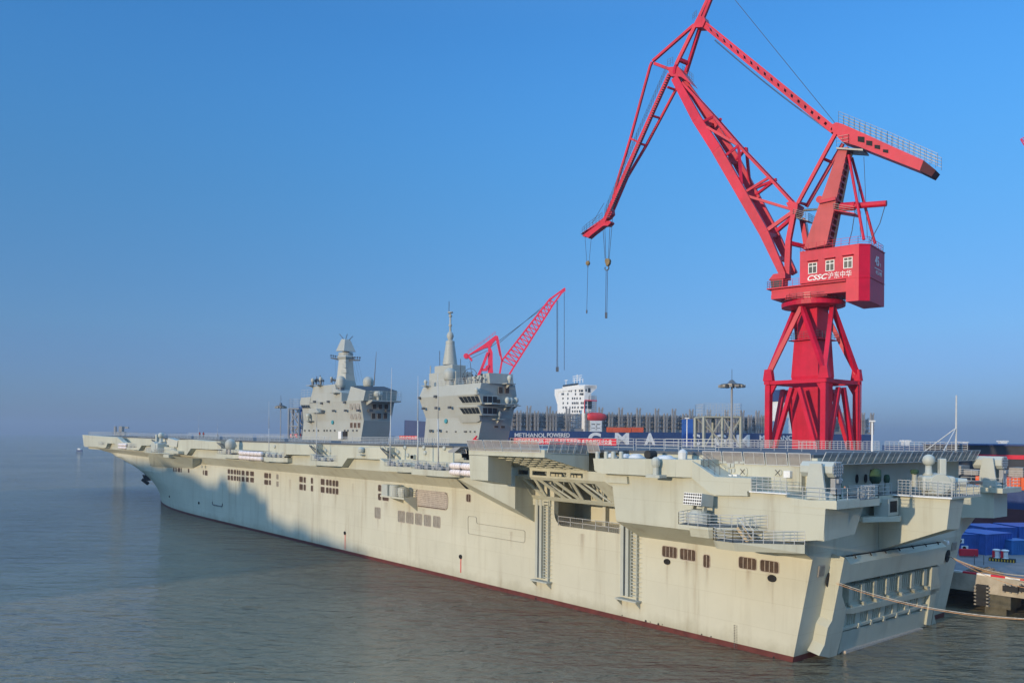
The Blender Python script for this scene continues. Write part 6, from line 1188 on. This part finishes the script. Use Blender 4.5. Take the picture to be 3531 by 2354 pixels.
# lashing bridges: tall posts with a low frame between
def lash(u,tall,w=26):
    zt=ZK+ (15.5 if tall else 12.2); m=MB(); vs_=(1,)
    for v in (1.0,): m.box(0,0,0,0,0,0) if False else None
    def pb(u0,u1,v0,v1,z0,z1): m.obox(cx_((u0+u1)/2,(v0+v1)/2,(z0+z1)/2),CD*(u1-u0)/2,CNn*(v1-v0)/2,UP*(z1-z0)/2)
    pb(u-1.6,u-.5,.6,1.6,ZK-.3,zt); pb(u+.5,u+1.6,.6,1.6,ZK-.3,zt)
    for z in (ZK+3.2,ZK+6.4,ZK+9.4): pb(u-1.9,u+1.9,.3,50,z,z+.35)
    for v in range(4,50,5): pb(u-1.2,u-.7,v,v+.5,ZK,zt-2.5)
    pb(u-1.8,u+1.8,.5,50,ZK+12-1.2,ZK+12-.8)
    for s in (-1.3,1.3): pb(u+s-.35,u+s+.35,.4,1.4,zt,zt+1.4)
    for z in (3.4,6.6,9.7): 
        for k in range(3): m.bar(cx_(u-1.9,.3,ZK+z+.5*k),cx_(u+1.9,.3,ZK+z+.5*k),.1)
    return m.build('lashing_bridge',m_lash,cs_)
us=[]
for x_,t_ in ((150,0),(225,0),(310,1),(375,0),(480,1),(530,0),(645,1),(810,0),(925,1),(1010,0),(1095,1),(1170,0),(1248,1),(1330,0),(1405,1),(1480,0),(1550,1),(1640,0),(1698,1),(1775,0),(1850,1),(1925,0),(2000,1),(2075,0),(2135,1),(2200,0),(2265,1),(2310,0),(2345,1)): us.append((cu(S(x_,500))[0],t_))
for u,t_ in us: lash(u,t_)
for x_ in (860,985,1160,1245): u=cu(T(x_,1200))[0]; us.append((u,1)); lash(u,1)
us.sort()
# rails, cell guides and stanchions seen between the bridges
for (ua,_),(ub,_2) in zip(us,us[1:]):
    if ub-ua>40: continue
    m=MB(); n=max(3,int((ub-ua)/1.15))
    for z,w_ in ((ZK+2.2,.7),(ZK+3.8,.3),(ZK+5.4,.5),(ZK+7,.3),(ZK+8.6,.5),(ZK+9.8,.3),(ZK+11,.8),(ZK+11.9,.3)): m.bar(cx_(ua,6,z),cx_(ub,6,z),w_*1.4)
    for i in range(n): u=ua+(ub-ua)*(i+.5)/n; m.bar(cx_(u,6,ZK),cx_(u,6,ZK+random.choice((10.8,11.2,11.8))),.35); m.bar(cx_(u,6,ZK+5.5),cx_(u+(ub-ua)/n,6,ZK+8.5),.2); 
    for i in range(n): u=ua+(ub-ua)*(i+.3)/n; m.bar(cx_(u,30,ZK),cx_(u,30,ZK+11),.5); 
    for u in (ua+.5,ub-.5): m.bar(cx_(u,4,ZK+8.6),cx_(u,30,ZK+8.6),.5); m.bar(cx_(u,4,ZK+.8),cx_(u,6,ZK+2.2),.4)
    m.bar(cx_(ua,30,ZK+8.6),cx_(ub,30,ZK+8.6),.4)
    m.obox(cx_((ua+ub)/2,4,ZK+.8),CD*(ub-ua)/2,CNn*1.5,UP*.8)
    m.build('cell_guides',m_lash,cs_)
# deckhouse: broad white front across the ship, narrow side with bridge wing towards us
VN=1.5;VF=49.5
def uz(x_,y_,v): return cu(S(x_,y_),v)
u0=uz(780,300,VN)[0]; u2=uz(885,300,VN)[0]
z_=lambda y_: cu(S(800,y_),VN)[1]
zf_=lambda y_: (hit(S(640,y_),cx_(u0,0,0),CD)).z
def cb(m,ua,ub,va,vb,z0,z1): m.obox(cx_((ua+ub)/2,(va+vb)/2,(z0+z1)/2),CD*(ub-ua)/2,CNn*(vb-va)/2,UP*(z1-z0)/2)
m=MB(); zr=z_(222); cb(m,u0,u0+(u2-u0)*.55,VN,VF,ZK,zr); do=m.build('deckhouse',m_white,cs_)
m=MB(); m.prism([cx_(u0+.5,VN-.1,z_(190)),cx_(u2,VN-.1,z_(190)),cx_(u2,VN-.1,z_(216)),cx_(u0+3,VN-.1,z_(285)),cx_(u0+.5,VN-.1,z_(285))],-CNn*3); m.prism([cx_(u0-.3,VF+5,zr),cx_(u0-.3,VN-.1,zr),cx_(u0-.3,VN-.1,zr+2.2),cx_(u0-.3,VF+5,zr+2.2)],CD*(u2-u0)); m.prism([cx_(u0-.3,VF,zr-9),cx_(u0-.3,VF+5,zr-2),cx_(u0-.3,VF+5,zr),cx_(u0-.3,VF,zr)],CD*6); m.build('bridge_wing',m_white,do)
m=MB(); cb(m,u0,u2-2,VN+9,VF-9,zr+2.2,z_(180)); m.build('wheelhouse',m_white,do); m=MB()
for i in range(13): v=VN+10+(VF-VN-20)*(i+.5)/13; m.obox(cx_(u0-.05,v,zr+3.9),CD*.1,CNn*.8,UP*.7)
m.build('window_band',m_glass,do)
for y_,xs_ in ((240,(600,650,668,705,740,755,765)),(268,(590,602,640,705,745,758,768)),(305,(598,640,680,698,718,745)),(345,(600,638,680,695,710,725,755,770)),(382,(600,620,680,700,727,755,768)),(415,(680,700,720,740))):
    for x_ in xs_: p=hit(S(x_,y_),cx_(u0,0,0),CD); m=MB(); m.obox(p-CD*.06,CD*.08,CNn*1.0,UP*.75); m.build('window',m_glass,do)
for x_,y_,w_,h_ in ((820,235,.9,1.5),(826,342,1.5,1.4),(826,376,1.5,1.2),(793,235,.5,.9),(793,343,.5,.9),(793,378,.5,.9)): u,z=uz(x_,y_,VN); m=MB(); m.obox(cx_(u,VN-.2,z),CD*w_,CNn*.1,UP*h_); m.build('window',m_glass,do)
m=MB(); m.bar(cx_(u0,VN-.5,z_(322)),cx_(u2,VN-.5,z_(322)),.7); m.bar(cx_(u0,VN-.5,z_(322)),cx_(u0,VN-.5,z_(430)),.5); m.build('red_pipe',m_ban,do)
m=MB(); 
for y_ in range(285,420,18): m.obox(cx_(u2-3,VN+2,z_(y_)),CD*3,CNn*2,UP*.15); m.bar(cx_(u2-6,VN,z_(y_)+1),cx_(u2,VN,z_(y_)+1),.12); m.bar(cx_(u2-6,VN,z_(y_)),cx_(u2,VN,z_(y_+18)),.2)
for x_ in (u2-6,u2-.5): m.bar(cx_(x_,VN,ZK),cx_(x_,VN,z_(285)),.35)
m.build('outside_stairs',m_lash,do)
m=MB(); VM=25; um=u0+5; 
for v,hh in ((20,4),(25,6.5),(30,4),(15,3),(45,4)): m.bar(cx_(um,v,zr+5),cx_(um,v,zr+5+hh),.45)
for h_ in (3,4.6,6): m.bar(cx_(um,17,zr+4.5+h_),cx_(um,33,zr+4.5+h_),.35)
m.bar(cx_(um,42,zr+8.5),cx_(um,48,zr+8.5),.3); m.build('radar_mast',m_white,do)
# free fall boat and its white frame, orange tarpaulins, gangway
u,z=uz(877,462,2); m=MB(); m.lathe(cx_(u-8,2,z),[(.5,0),(2.5,1.5),(3.1,4),(3.1,11),(2.4,14.5),(.6,16.5)],14,axis=CD); m.build('lifeboat',mat('lifeboat_red',(.62,.03,.03),.4),cs_,smooth=True)
ua,za=uz(827,508,.5);ub,zb_=uz(925,578,.5); m=MB(); w_=ub-ua
for f in (0,.46,.9): m.obox(cx_(ua+w_*(f+.05),.3,(za+zb_)/2),CD*w_*.05,CNn*.6,UP*(za-zb_)/2)
for f in (0,.5,.96) : m.obox(cx_((ua+ub)/2,.3,za-(za-zb_)*f),CD*w_/2,CNn*.6,UP*1.1)
m.build('boat_frame',m_white,cs_)
for a,b in ((970,1175),(1182,1280)): ua,za=uz(a,560,.5);ub,_=uz(b,560,.5); m=MB(); m.obox(cx_((ua+ub)/2,.2,za-1),CD*(ub-ua)/2,CNn*.5,UP*1.7); m.build('orange_gangway',m_orange,cs_)
# funnel with navy band
ua,zt=cu(T(367,928),14);ub,_=cu(T(515,928),14); zb_=cu(T(515,1185),14)[1]; m=MB(); cb(m,ua,ub,14,30,ZK,zb_+8); m.prism([cx_(ua+1,14,zb_),cx_(ub,14,zb_),cx_(ub-4,14,zt-12),cx_(ua,14,zt-8)],-CNn*14); fo2=m.build('funnel',m_white,cs_); m=MB(); cb(m,ua-.5,ub-4,13.5,29,zt-9,zt); m.build('funnel_band',m_navy,fo2); m=MB(); cb(m,ua+6,ub,13.4,29,(zt+zb_)/2-4,(zt+zb_)/2+2); m.build('funnel_band',m_navy,fo2)
# ---------------------------------------------------------------- lamp masts, access towers, banners
def lamp_mast(px_,py_top,d,lab,hw=2.6,r=.28):
    p=dep((px_,py_top),d); t=thing('floodlight_mast',(p.x,p.y,QZ),lab,'floodlight mast','floodlight masts on the quay'); m=MB(); m.tube((p.x,p.y,QZ),(p.x,p.y,p.z),r*1.3,r*.7,n=10); m.build('pole',m_grey,t); m=MB(); m.lathe((p.x,p.y,p.z-.2),[(hw*.25,0),(hw,.25),(hw,.35),(hw*.4,.6),(.3,1.2),(.05,1.3)],18); m.tube((p.x,p.y,p.z+.8),(p.x,p.y,p.z+3.2),.05,n=5); m.build('lamp_ring',m_metal,t); m=MB()
    for i in range(12): a=i*2*math.pi/12; c=Vector((p.x+hw*math.cos(a),p.y+hw*math.sin(a),p.z-.25)); m.obox(c,Vector((math.cos(a),math.sin(a),0))*.45,Vector((-math.sin(a),math.cos(a),0))*.3,UP*.25)
    m.build('floodlight',m_lou2,t)
lamp_mast(645,933,230,'thin floodlight mast left of the fore island',1.3*.9,.16); lamp_mast(1681,884,165,'tall floodlight mast rising through the grey scaffold tower',2.2)
p=dep((1578,960),160); t=thing('lamp_post',(p.x,p.y,QZ),'slim pale lamp post in front of the blue lift shaft','lamp post','lamp posts'); m=MB(); m.tube((p.x,p.y,QZ),p,.14,.09,n=8); m.build('pole',m_white,t); m=MB(); m.obox(p,RT*.42,FW*.2,UP*.1); m.build('lamp_head',m_white,t)
p=dep(T(1238,1220),95); t=thing('lamp_post',(p.x,p.y,QZ),'slim white lamp post right of the crane portal','lamp post','lamp posts'); m=MB(); m.tube((p.x,p.y,QZ),p,.12,.09,n=8); m.build('pole',m_white,t); m=MB(); m.obox(p,RT*.28,FW*.2,UP*.08); m.build('lamp_head',m_white,t)
def scaffold(xl,xr,pyt,d,lab,lv,m_=m_gun,dz=6.5,depth=8):
    a=dep((xl,pyt),d);b=dep((xr,pyt),d); t=thing('access_tower',(((a+b)/2).x,((a+b)/2).y,QZ),lab,'access tower','grey access towers'); w_=(b-a); zt=a.z; m=MB(); c=[Vector((a.x,a.y,0)),Vector((b.x,b.y,0)),Vector((b.x,b.y,0))+FW*depth,Vector((a.x,a.y,0))+FW*depth]
    for k in c: m.bar(k+UP*QZ,k+UP*zt,.5)
    if w_.length>6: 
        for k in ((c[0]+c[1])/2,(c[2]+c[3])/2): m.bar(k+UP*QZ,k+UP*zt,.45)
    m.build('posts',m_,t); m=MB(); z=zt; i=0
    while z>QZ+1:
        for k in range(4): m.bar(c[k]+UP*z,c[(k+1)%4]+UP*z,.35)
        z2=z-dz; hm=(c[0]+c[1])/2
        for p_,q_ in (((c[0],hm),(hm,c[1])) if w_.length>6 else ((c[0],c[1]),)): 
            m.bar(p_+UP*z,q_+UP*z2,.22); m.bar(q_+UP*z,p_+UP*z2,.22)
        m.bar(c[1]+UP*z,c[2]+UP*z2,.2); m.bar(c[3]+UP*z,c[2]+UP*z2,.2); z=z2
    m.build('bracing',m_,t); m=MB(); m.prism([k+UP*zt for k in c],UP*.2); r=MB(); railing(r,[k+UP*(zt+.2) for k in c+c[:1]],2.6,1.3,4,r=.03); m.build('top_deck',m_floor,t); r.build('railing',m_rail,t)
    m=MB(); z=QZ; k=0; s0=c[0].lerp(c[1],.55)+FW*1;s1=c[0].lerp(c[1],.9)+FW*1
    while z<zt-1: m.bar((s0 if k%2 else s1)+UP*z,(s1 if k%2 else s0)+UP*(z+1.6),.5,.15); z+=1.6;k+=1
    m.build('stairs',m_lou2,t)
scaffold(1617,1702,957,170,'grey scaffold access tower with crossed bracing standing left of the red crane',3,mat('tower_grey',(.36,.375,.32),.6,var=.12),6.5,8)
scaffold(664,687,938,235,'narrow brown grey scaffold tower beside a blue panel, left of the fore island',3,m_grey,5,4)
def slab(xl,xr,pt,pb,d,th,name,lab,cat,m_=m_blue,pts=None):
    P=[dep(p,d) for p in (pts or ((xl,pt),(xr,pt),(xr,pb),(xl,pb)))]; m=MB(); m.prism(P,FW*th); o=m.build(name,m_,loc=P[-1][:]); tag(o,lab,cat); return o
slab(686,697,934,1003,240,6,'blue_shaft','tall blue panelled shaft behind the fore island','shaft'); slab(1575,1592,962,1030,210,5,'blue_shaft','blue lift shaft standing before the container ship','shaft')
# banners, hung on frames: the writing faces away from us, so it reads mirrored
def banner(cr,x0_,x1_,y0_,y1_,Y,txt,lab,mirror=True):
    p=onY(cr(x0_,y0_),Y);q_=onY(cr(x1_,y1_),Y); z1=p.z;z0=onY(cr(x0_,y1_),Y).z
    t=thing('banner',((p.x+q_.x)/2,Y,z0),lab,'banner'); m=MB(); n=24; P=[]
    for i in range(n+1): x=p.x+(q_.x-p.x)*i/n; y=Y+.06*math.sin(i*1.9); P.append([(x,y,z0),(x,y+.02,z1)])
    m.grid(P); m.build('cloth',m_ban,t,recalc=False); L=abs(q_.x-p.x)
    if txt: text(txt,(z1-z0)*.72,((p.x+q_.x)/2,Y+.12,(z0+z1)/2),(1,0,0) if mirror else (-1,0,0),UP,m_letter,t,fit=L*.93,ext=.01)
    m=MB(); m.tube((p.x,Y-.1,z1),(q_.x,Y-.1,z1),.05,n=5)
    k=max(2,int(L/4))
    for i in range(k+1): x=p.x+(q_.x-p.x)*i/k; m.tube((x,Y-.1,19.5),(x,Y-.1,z1),.04,n=5)
    m.build('frame',m_metal,t)
banner(S,140,1055,640,700,-17.0,'集众出征踏浪深海 砺我锋芒初显 向战而行 淬炼本领 誓保海疆安宁','long red banner with mirrored white characters right of the after island')
p0=B(1365,430); banner(B,1360,1545,432,468,-17.0,'誓言铮铮海防','red banner between the two island towers')
banner(B,278,395,415,448,-17.0,'乘风破浪','short red banner left of the fore island')
# ensign staff with struts at the stern
bs=onX(E5(1612,290),-1.5); tp_=onX(E5(1610,-250),-1.5); m=MB(); m.tube((-1.5,bs.y,19.5),(-1.5,bs.y,tp_.z),.13,.08,n=8); o=m.build('ensign_staff',m_rail,ship); m=MB(); k=onX(E5(1605,70),-1.5).z; m.tube((-1.5,bs.y,k),(-1.5,bs.y+3.5,19.5),.06,n=5); m.tube((-1.5,bs.y,k),(1.5,bs.y+1.5,19.5),.06,n=5); m.build('stay',m_rail,o)
# ---------------------------------------------------------------- mooring lines
def mooring(p0,px_end,z1,sag,name,lab,m_,r=.055,Y=None,n=22,d=None):
    e=dep(px_end,d); P=[]
    for i in range(n+1): f=i/n; q_=p0.lerp(e,f); q_=q_-UP*sag*4*f*(1-f); P.append(q_)
    m=MB(); m.path(P,r,6); o=m.build(name,m_,loc=p0[:]); tag(o,lab,'mooring line','mooring lines at the stern'); return o
m_s=MB()
st=HO1+Vector((-.2,0,0))
for k,(dy,ye,lab) in enumerate(((0,935,'upper strand of the orange mooring line from the left stern fairlead'),(-.35,945,'lower strand of the orange mooring line from the left stern fairlead'))): mooring(st+UP*dy*.5,G(2330,ye+6),0,.7,'mooring_line',lab,m_rope if k else m_ropeW,.026,d=60)
st=HO2+Vector((-.2,0,0))
for (xe,ye,lab,mm_,dd_) in ((2350,560,'thick pale mooring line from the right stern fairlead, middle of three',m_rope,78),(2350,525,'white mooring line from the right stern fairlead, highest of three',m_ropeW,78),(2350,655,'thin brown mooring line from the right stern fairlead, lowest of three',m_rope,84)): mooring(st,G(xe,ye),0,.5,'mooring_line',lab,mm_,.05 if ye!=655 else .03,d=dd_)
# ---------------------------------------------------------------- people
def person(base,hd,cloth,helmet=None,legs=None,pose='stand',lab='',h=1.75,trim=None):
    s=h/1.75; base=Vector(base); fwd=Vector((math.cos(hd),math.sin(hd),0)); lf=UP.cross(fwd)
    J_=lambda f,l,z: base+fwd*f*s+lf*l*s+UP*z*s
    arm=.25 if pose=='reach' else .04
    V=[J_(0,0,.95),J_(0,0,1.2),J_(.02,0,1.42),J_(.03,0,1.52),J_(.05,0,1.62),J_(.04,0,1.73), J_(0,.2,1.40),J_(.05,.26,1.13),J_(.28 if pose=='reach' else .12,.22,.95+(.12 if pose=='reach' else 0)), J_(0,-.2,1.40),J_(.05,-.26,1.13),J_(.28 if pose=='reach' else .12,-.22,.95+(.12 if pose=='reach' else 0)), J_(0,.1,.9),J_(.04,.12,.5),J_(-.02,.13,.08),J_(.16,.15,.03), J_(0,-.1,.9),J_(.0,-.12,.5),J_(-.05,-.13,.08),J_(.12,-.15,.03)]
    E_=[(0,1),(1,2),(2,3),(3,4),(4,5),(2,6),(6,7),(7,8),(2,9),(9,10),(10,11),(0,12),(12,13),(13,14),(14,15),(0,16),(16,17),(17,18),(18,19)]
    rad=[.16,.14,.15,.06,.10,.08,.07,.05,.035,.07,.05,.035,.10,.065,.045,.04,.10,.065,.045,.04]
    me=bpy.data.meshes.new('person'); me.from_pydata([v-base for v in V],E_,[]); me.materials.append(cloth); o=bpy.data.objects.new('person',me); sc.collection.objects.link(o); o.location=base; ORI[o.name]=base
    sk=o.modifiers.new('s','SKIN'); sb=o.modifiers.new('u','SUBSURF'); sb.levels=sb.render_levels=1
    for i,r_ in enumerate(rad): me.skin_vertices[0].data[i].radius=(r_*s,r_*s*.8)
    me.skin_vertices[0].data[0].use_root=True
    tag(o,lab,'person')
    m=MB(); m.lathe(J_(.05,0,1.55),[(.05,0),(.095,.06),(.1,.13),(.06,.2)],10); m.lathe(J_(.16,0,1.60),[(.02,0),(.012,.04)],5,axis=fwd); m.build('face',m_skin,o,smooth=True)
    for sgn in (1,-1):
        hp=V[8 if sgn>0 else 11]; m=MB(); m.obox(hp+fwd*.05*s,fwd*.05*s,lf*.02*s,UP*.045*s)
        for k in range(4): m.tube(hp+fwd*.09*s+UP*(.03-.02*k)*s,hp+fwd*(.165-.01*abs(k-1))*s+UP*(.015-.02*k)*s-lf*.015*sgn,.009*s,n=5)
        m.tube(hp+fwd*.04*s+UP*.04*s,hp+fwd*.11*s+UP*.075*s,.011*s,n=5); m.build('hand',m_skin,o)
    if helmet:
        m=MB(); m.lathe(J_(.05,0,1.68),[(.15,0),(.13,.015),(.12,.08),(.08,.14),(.02,.16)],14); m.build('hard_hat',helmet,o,smooth=True)
    else: m=MB(); m.lathe(J_(.03,0,1.66),[(.105,0),(.105,.06),(.06,.12),(.01,.13)],12); m.build('hair',m_dark,o,smooth=True)
    if legs: m=MB(); m.lathe(J_(0,0,1.1),[(.19,0),(.2,.3),(.15,.4)],10); m.build('jacket',trim or cloth,o)
    return o
m_cov=mat('green_coverall',(.015,.07,.05),.9,var=.2); m_navyc=mat('dark_overalls',(.02,.022,.035),.9); m_redj=mat('red_work_jacket',(.60,.03,.02),.8)
p=onY(P4(870,880),17.0); person((p.x,17.0,15.65),R(-150),m_cov,m_white,pose='reach',lab='worker in green coveralls and white hard hat holding a wand by the missile launcher')
p=onY(P4(722,900),17.6); person((p.x,17.3,15.65),R(-170),m_navyc,lab='figure in dark overalls between the missile launcher and the green worker')
for x_,lab in ((1250,'left of two people in red jackets on the forward flight deck'),(1287,'right of two people in red jackets on the forward flight deck')): p=onY(A(x_,455),14); person((p.x,14,ZD(p.x)+.02),R(200),m_navyc,None,legs=True,lab=lab,trim=m_redj)
# rust runs weeping from openings, scuppers and brackets on the port side
mr=bpy.data.materials.new('rust_run'); mr.use_nodes=True; nr=mr.node_tree; br_=nr.nodes['Principled BSDF']; br_.inputs['Base Color'].default_value=(.26,.12,.045,1); br_.inputs['Roughness'].default_value=.8; Lr=nr.links.new
tg=nr.nodes.new('ShaderNodeTexCoord'); sg_=nr.nodes.new('ShaderNodeSeparateXYZ'); Lr(tg.outputs['Generated'],sg_.inputs[0]); nz=nr.nodes.new('ShaderNodeTexNoise'); mp_=nr.nodes.new('ShaderNodeMapping'); mp_.inputs['Scale'].default_value=(7,7,.5); Lr(tg.outputs['Object'],mp_.inputs[0]); Lr(mp_.outputs[0],nz.inputs['Vector']); nz.inputs['Scale'].default_value=1; nz.inputs['Detail'].default_value=5
def mth(op,a,b=None,c=None):
    n=nr.nodes.new('ShaderNodeMath'); n.operation=op
    for i,v in enumerate((a,b,c)):
        if v is None: continue
        if isinstance(v,(int,float)): n.inputs[i].default_value=v
        else: Lr(v,n.inputs[i])
    return n.outputs[0]
wx=mth('SUBTRACT',1,mth('ABSOLUTE',mth('MULTIPLY_ADD',sg_.outputs[0],2,-1))); al=mth('MULTIPLY',mth('MULTIPLY',wx,mth('POWER',sg_.outputs[2],1.3)),mth('MULTIPLY_ADD',nz.outputs[0],1.5,-.25)); al=mth('MULTIPLY',al,.42); al2=nr.nodes.new('ShaderNodeClamp'); Lr(al,al2.inputs[0]); Lr(al2.outputs[0],br_.inputs['Alpha'])
for c,x_,y_,w_,h_ in ((B,285,860,1.6,6),(B,500,985,.5,3),(B,605,995,.9,2.2),(B,735,1000,1.0,2.5),(B,1230,1085,1.6,2.6),(B,1150,1245,.6,2.5),(B,1600,1150,1.2,2.2),(B,1380,1285,.8,2.4),(B,905,900,.9,4),(A,1640,870,1.0,3),(A,1905,920,.7,3),(L2,200,1160,.35,4),(L2,1625,1395,.35,3.5),(L2,735,1200,.5,2.5),(L2,1300,1235,.9,2.6),(L2,1580,1275,.9,2.0),(L2,460,1105,.8,2.2),(L1,1600,1330,1.2,4.5),(L1,640,1300,.8,3),(L1,1050,1500,.4,2)):
    p=onY(c(x_,y_),16.1); m=MB(); m.add([(p.x-w_/2,16.109,p.z-h_),(p.x+w_/2,16.109,p.z-h_),(p.x+w_/2,16.109,p.z),(p.x-w_/2,16.109,p.z)],[(0,1,2,3)]); m.build('rust_stain',mr,hull,recalc=False)
for px_ in (36.2,21.4):
    for dx in (-2.4,-.5,.3): m=MB(); m.add([(px_+dx-.15,16.109,.5),(px_+dx+.15,16.109,.5),(px_+dx+.15,16.109,2.6),(px_+dx-.15,16.109,2.6)],[(0,1,2,3)]); m.build('rust_stain',mr,hull,recalc=False)
# draught scale on the quarter
m=MB()
for i in range(15):
    p=onY(((1500+2024*.5102)/K,(1900+(500+i*10.8)*.5102)/K),16.13); m.box(p.x-.09,p.x+.09,16.11,16.14,p.z-.035,p.z+.035); m.box(p.x-.32,p.x-.22,16.11,16.14,p.z-.03,p.z+.03)
m.build('draught_scale',m_metal,ship)
for x_,y_,r_ in ((1425,470,.13),(1455,476,.06),(1510,491,.13),(1537,494,.06),(1265,432,.08),(1803,560,.08),(1866,575,.08),(682,318,.13),(2290,715,.1)):
    p=onY(((1500+x_*.5102)/K,(1900+y_*.5102)/K),16.1); m=MB(); m.lathe(p,[(r_,0),(r_,.03)],12,axis=(0,1,0)); m.build('drain_hole',m_dark,ship)
# fire monitor beside the after island
p=onY(I2(690,1415),-3); m=MB(); m.bar((p.x+1.2,-3,19.7),(p.x-.6,-3,20.9),.25); m.bar((p.x,-3,20.3),(p.x-.9,-3,20.2),.3); m.box(p.x-.6,p.x+.4,-3.4,-2.6,19.52,19.9); o=m.build('fire_monitor',m_ban,loc=(p.x,-3,19.5)); tag(o,'red and white fire monitor lying on deck at the foot of the after island','monitor')
# ---------------------------------------------------------------- far things across the water
def far(px_,py_,wpx,hpx,d,name,lab,cat,m_,kind=0):
    k=d/F; a=dep((px_,py_),d); base=Vector((a.x,a.y,0)); t=thing(name,base[:],lab,cat); w_=wpx*k; z1=a.z
    m=MB(); m.obox(base+UP*z1*.75,RT*w_*.32,FW*w_*.3,UP*z1*.25); m.build('superstructure',m_,t); m=MB(); m.obox(base+UP*(z1-hpx*k*.12),RT*w_/2,FW*w_*.25,UP*hpx*k*.12); m.build('bridge_deck',m_,t); m=MB(); m.obox(base+UP*z1*.25,RT*w_*2.2,FW*w_*.5,UP*z1*.25); m.build('hull',m_navy,t)
far((2731+1115*s8)/K,(1450+190*s8)/K,22,14,1500,'distant_ship','far hazy ship bridge right of the crane on the horizon, leftmost of three','ship',m_white); far((2731+1680*s8)/K,(1450+205*s8)/K,22,8,1900,'distant_ship','far hazy ship bridge beside the ensign staff, middle of three','ship',m_white); far((2731+2070*s8)/K,(1450+195*s8)/K,22,12,1700,'distant_ship','far hazy ship bridge at the right edge over the black hall','ship',m_white)
p=dep(BW(930,120),1300); t=thing('distant_pier_works',(p.x,p.y,0),'faint white tower and machinery on the horizon over the bow deck','tower'); m=MB(); m.lathe((p.x,p.y,0),[(2.4,0),(2.2,p.z)],12); m.build('pale_tower',m_lou2,t); m=MB(); b=dep(BW(1060,140),1300); m.obox(Vector((b.x,b.y,b.z*.8)),RT*2.5,FW*4,UP*b.z*.25); c=dep(BW(1180,150),1300); m.bar(b,c,1.8); m.obox(c,RT*2.5,FW*2,UP*1.5); m.obox(Vector((b.x,b.y,b.z*.4)),RT*6,FW*4,UP*b.z*.35); m.build('machinery',m_lou2,t)
p=dep(A(70,440),900) ; t=thing('distant_boat',(p.x,p.y,0),'tiny dark boat on the horizon just left of the bow','boat'); m=MB(); m.obox(Vector((p.x,p.y,1.0)),RT*3,FW*1,UP*.8); m.build('hull',m_navy,t); m=MB(); m.obox(Vector((p.x,p.y,2.8)),RT*1.5,FW*1.5,UP*.8); m.build('cabin',m_white,t)
# ---------------------------------------------------------------- unseen ship-like shadow caster added off to the left to shade the bow
SD=Vector((SUN.x,SUN.y,0)).normalized(); SP=Vector((-SD.y,SD.x,0)); TANE=SUN.z/math.hypot(SUN.x,SUN.y)
DS=330
def shadow_pt(x,z): base=Vector((x,16,z)); return base+SUN.normalized()*(DS/math.hypot(SUN.normalized().x,SUN.normalized().y))
fs_=thing('shadow_caster_ship',(*(shadow_pt(180,0).xy),0),'unseen grey ship silhouette added beyond the left of the frame to shade the bow','ship')
def sh_prism(lst,name,th): 
    P=[shadow_pt(x,z) for x,z in lst]; m=MB(); m.prism(P,SD*th); return m.build(name,m_lou2,fs_)
# outline cut to the wanted shade edge; deckhouse names the main slab
sh_prism([(122,-60),(122,7.3),(127,7.5),(128,9.0),(133,9.2),(134,11.2),(137,11.4),(138,8.6),(144,8.6),(146,10.6),(150,10.8),(152,8.8),(160,8.6),(170,10.6),(176,10.9),(182,11.2),(186,12.6),(190,12.9),(193,11.6),(200,11.6),(206,12.4),(215,12.2),(300,12.0),(300,-60)],'deckhouse',14)
sh_prism([(80,-60),(80,0.6),(92,1.4),(96,2.3),(101,2.0),(104,3.1),(108,3.4),(111,2.6),(118,3.6),(123,4.2),(123,-60)],'caster_fore_slab',10)
# ---------------------------------------------------------------- haze
hm=bpy.data.materials.new('haze'); hm.use_nodes=True; n_=hm.node_tree; n_.nodes.remove(n_.nodes['Principled BSDF']); pv=n_.nodes.new('ShaderNodeVolumePrincipled'); pv.inputs['Color'].default_value=(.45,.555,.70,1); pv.inputs['Density'].default_value=.00022; pv.inputs['Anisotropy'].default_value=.1; n_.links.new(pv.outputs[0],n_.nodes['Material Output'].inputs['Volume'])
m=MB(); m.box(-9500,9500,-9500,9500,-3,130); hz=m.build('haze',hm); hz['kind']='stuff'
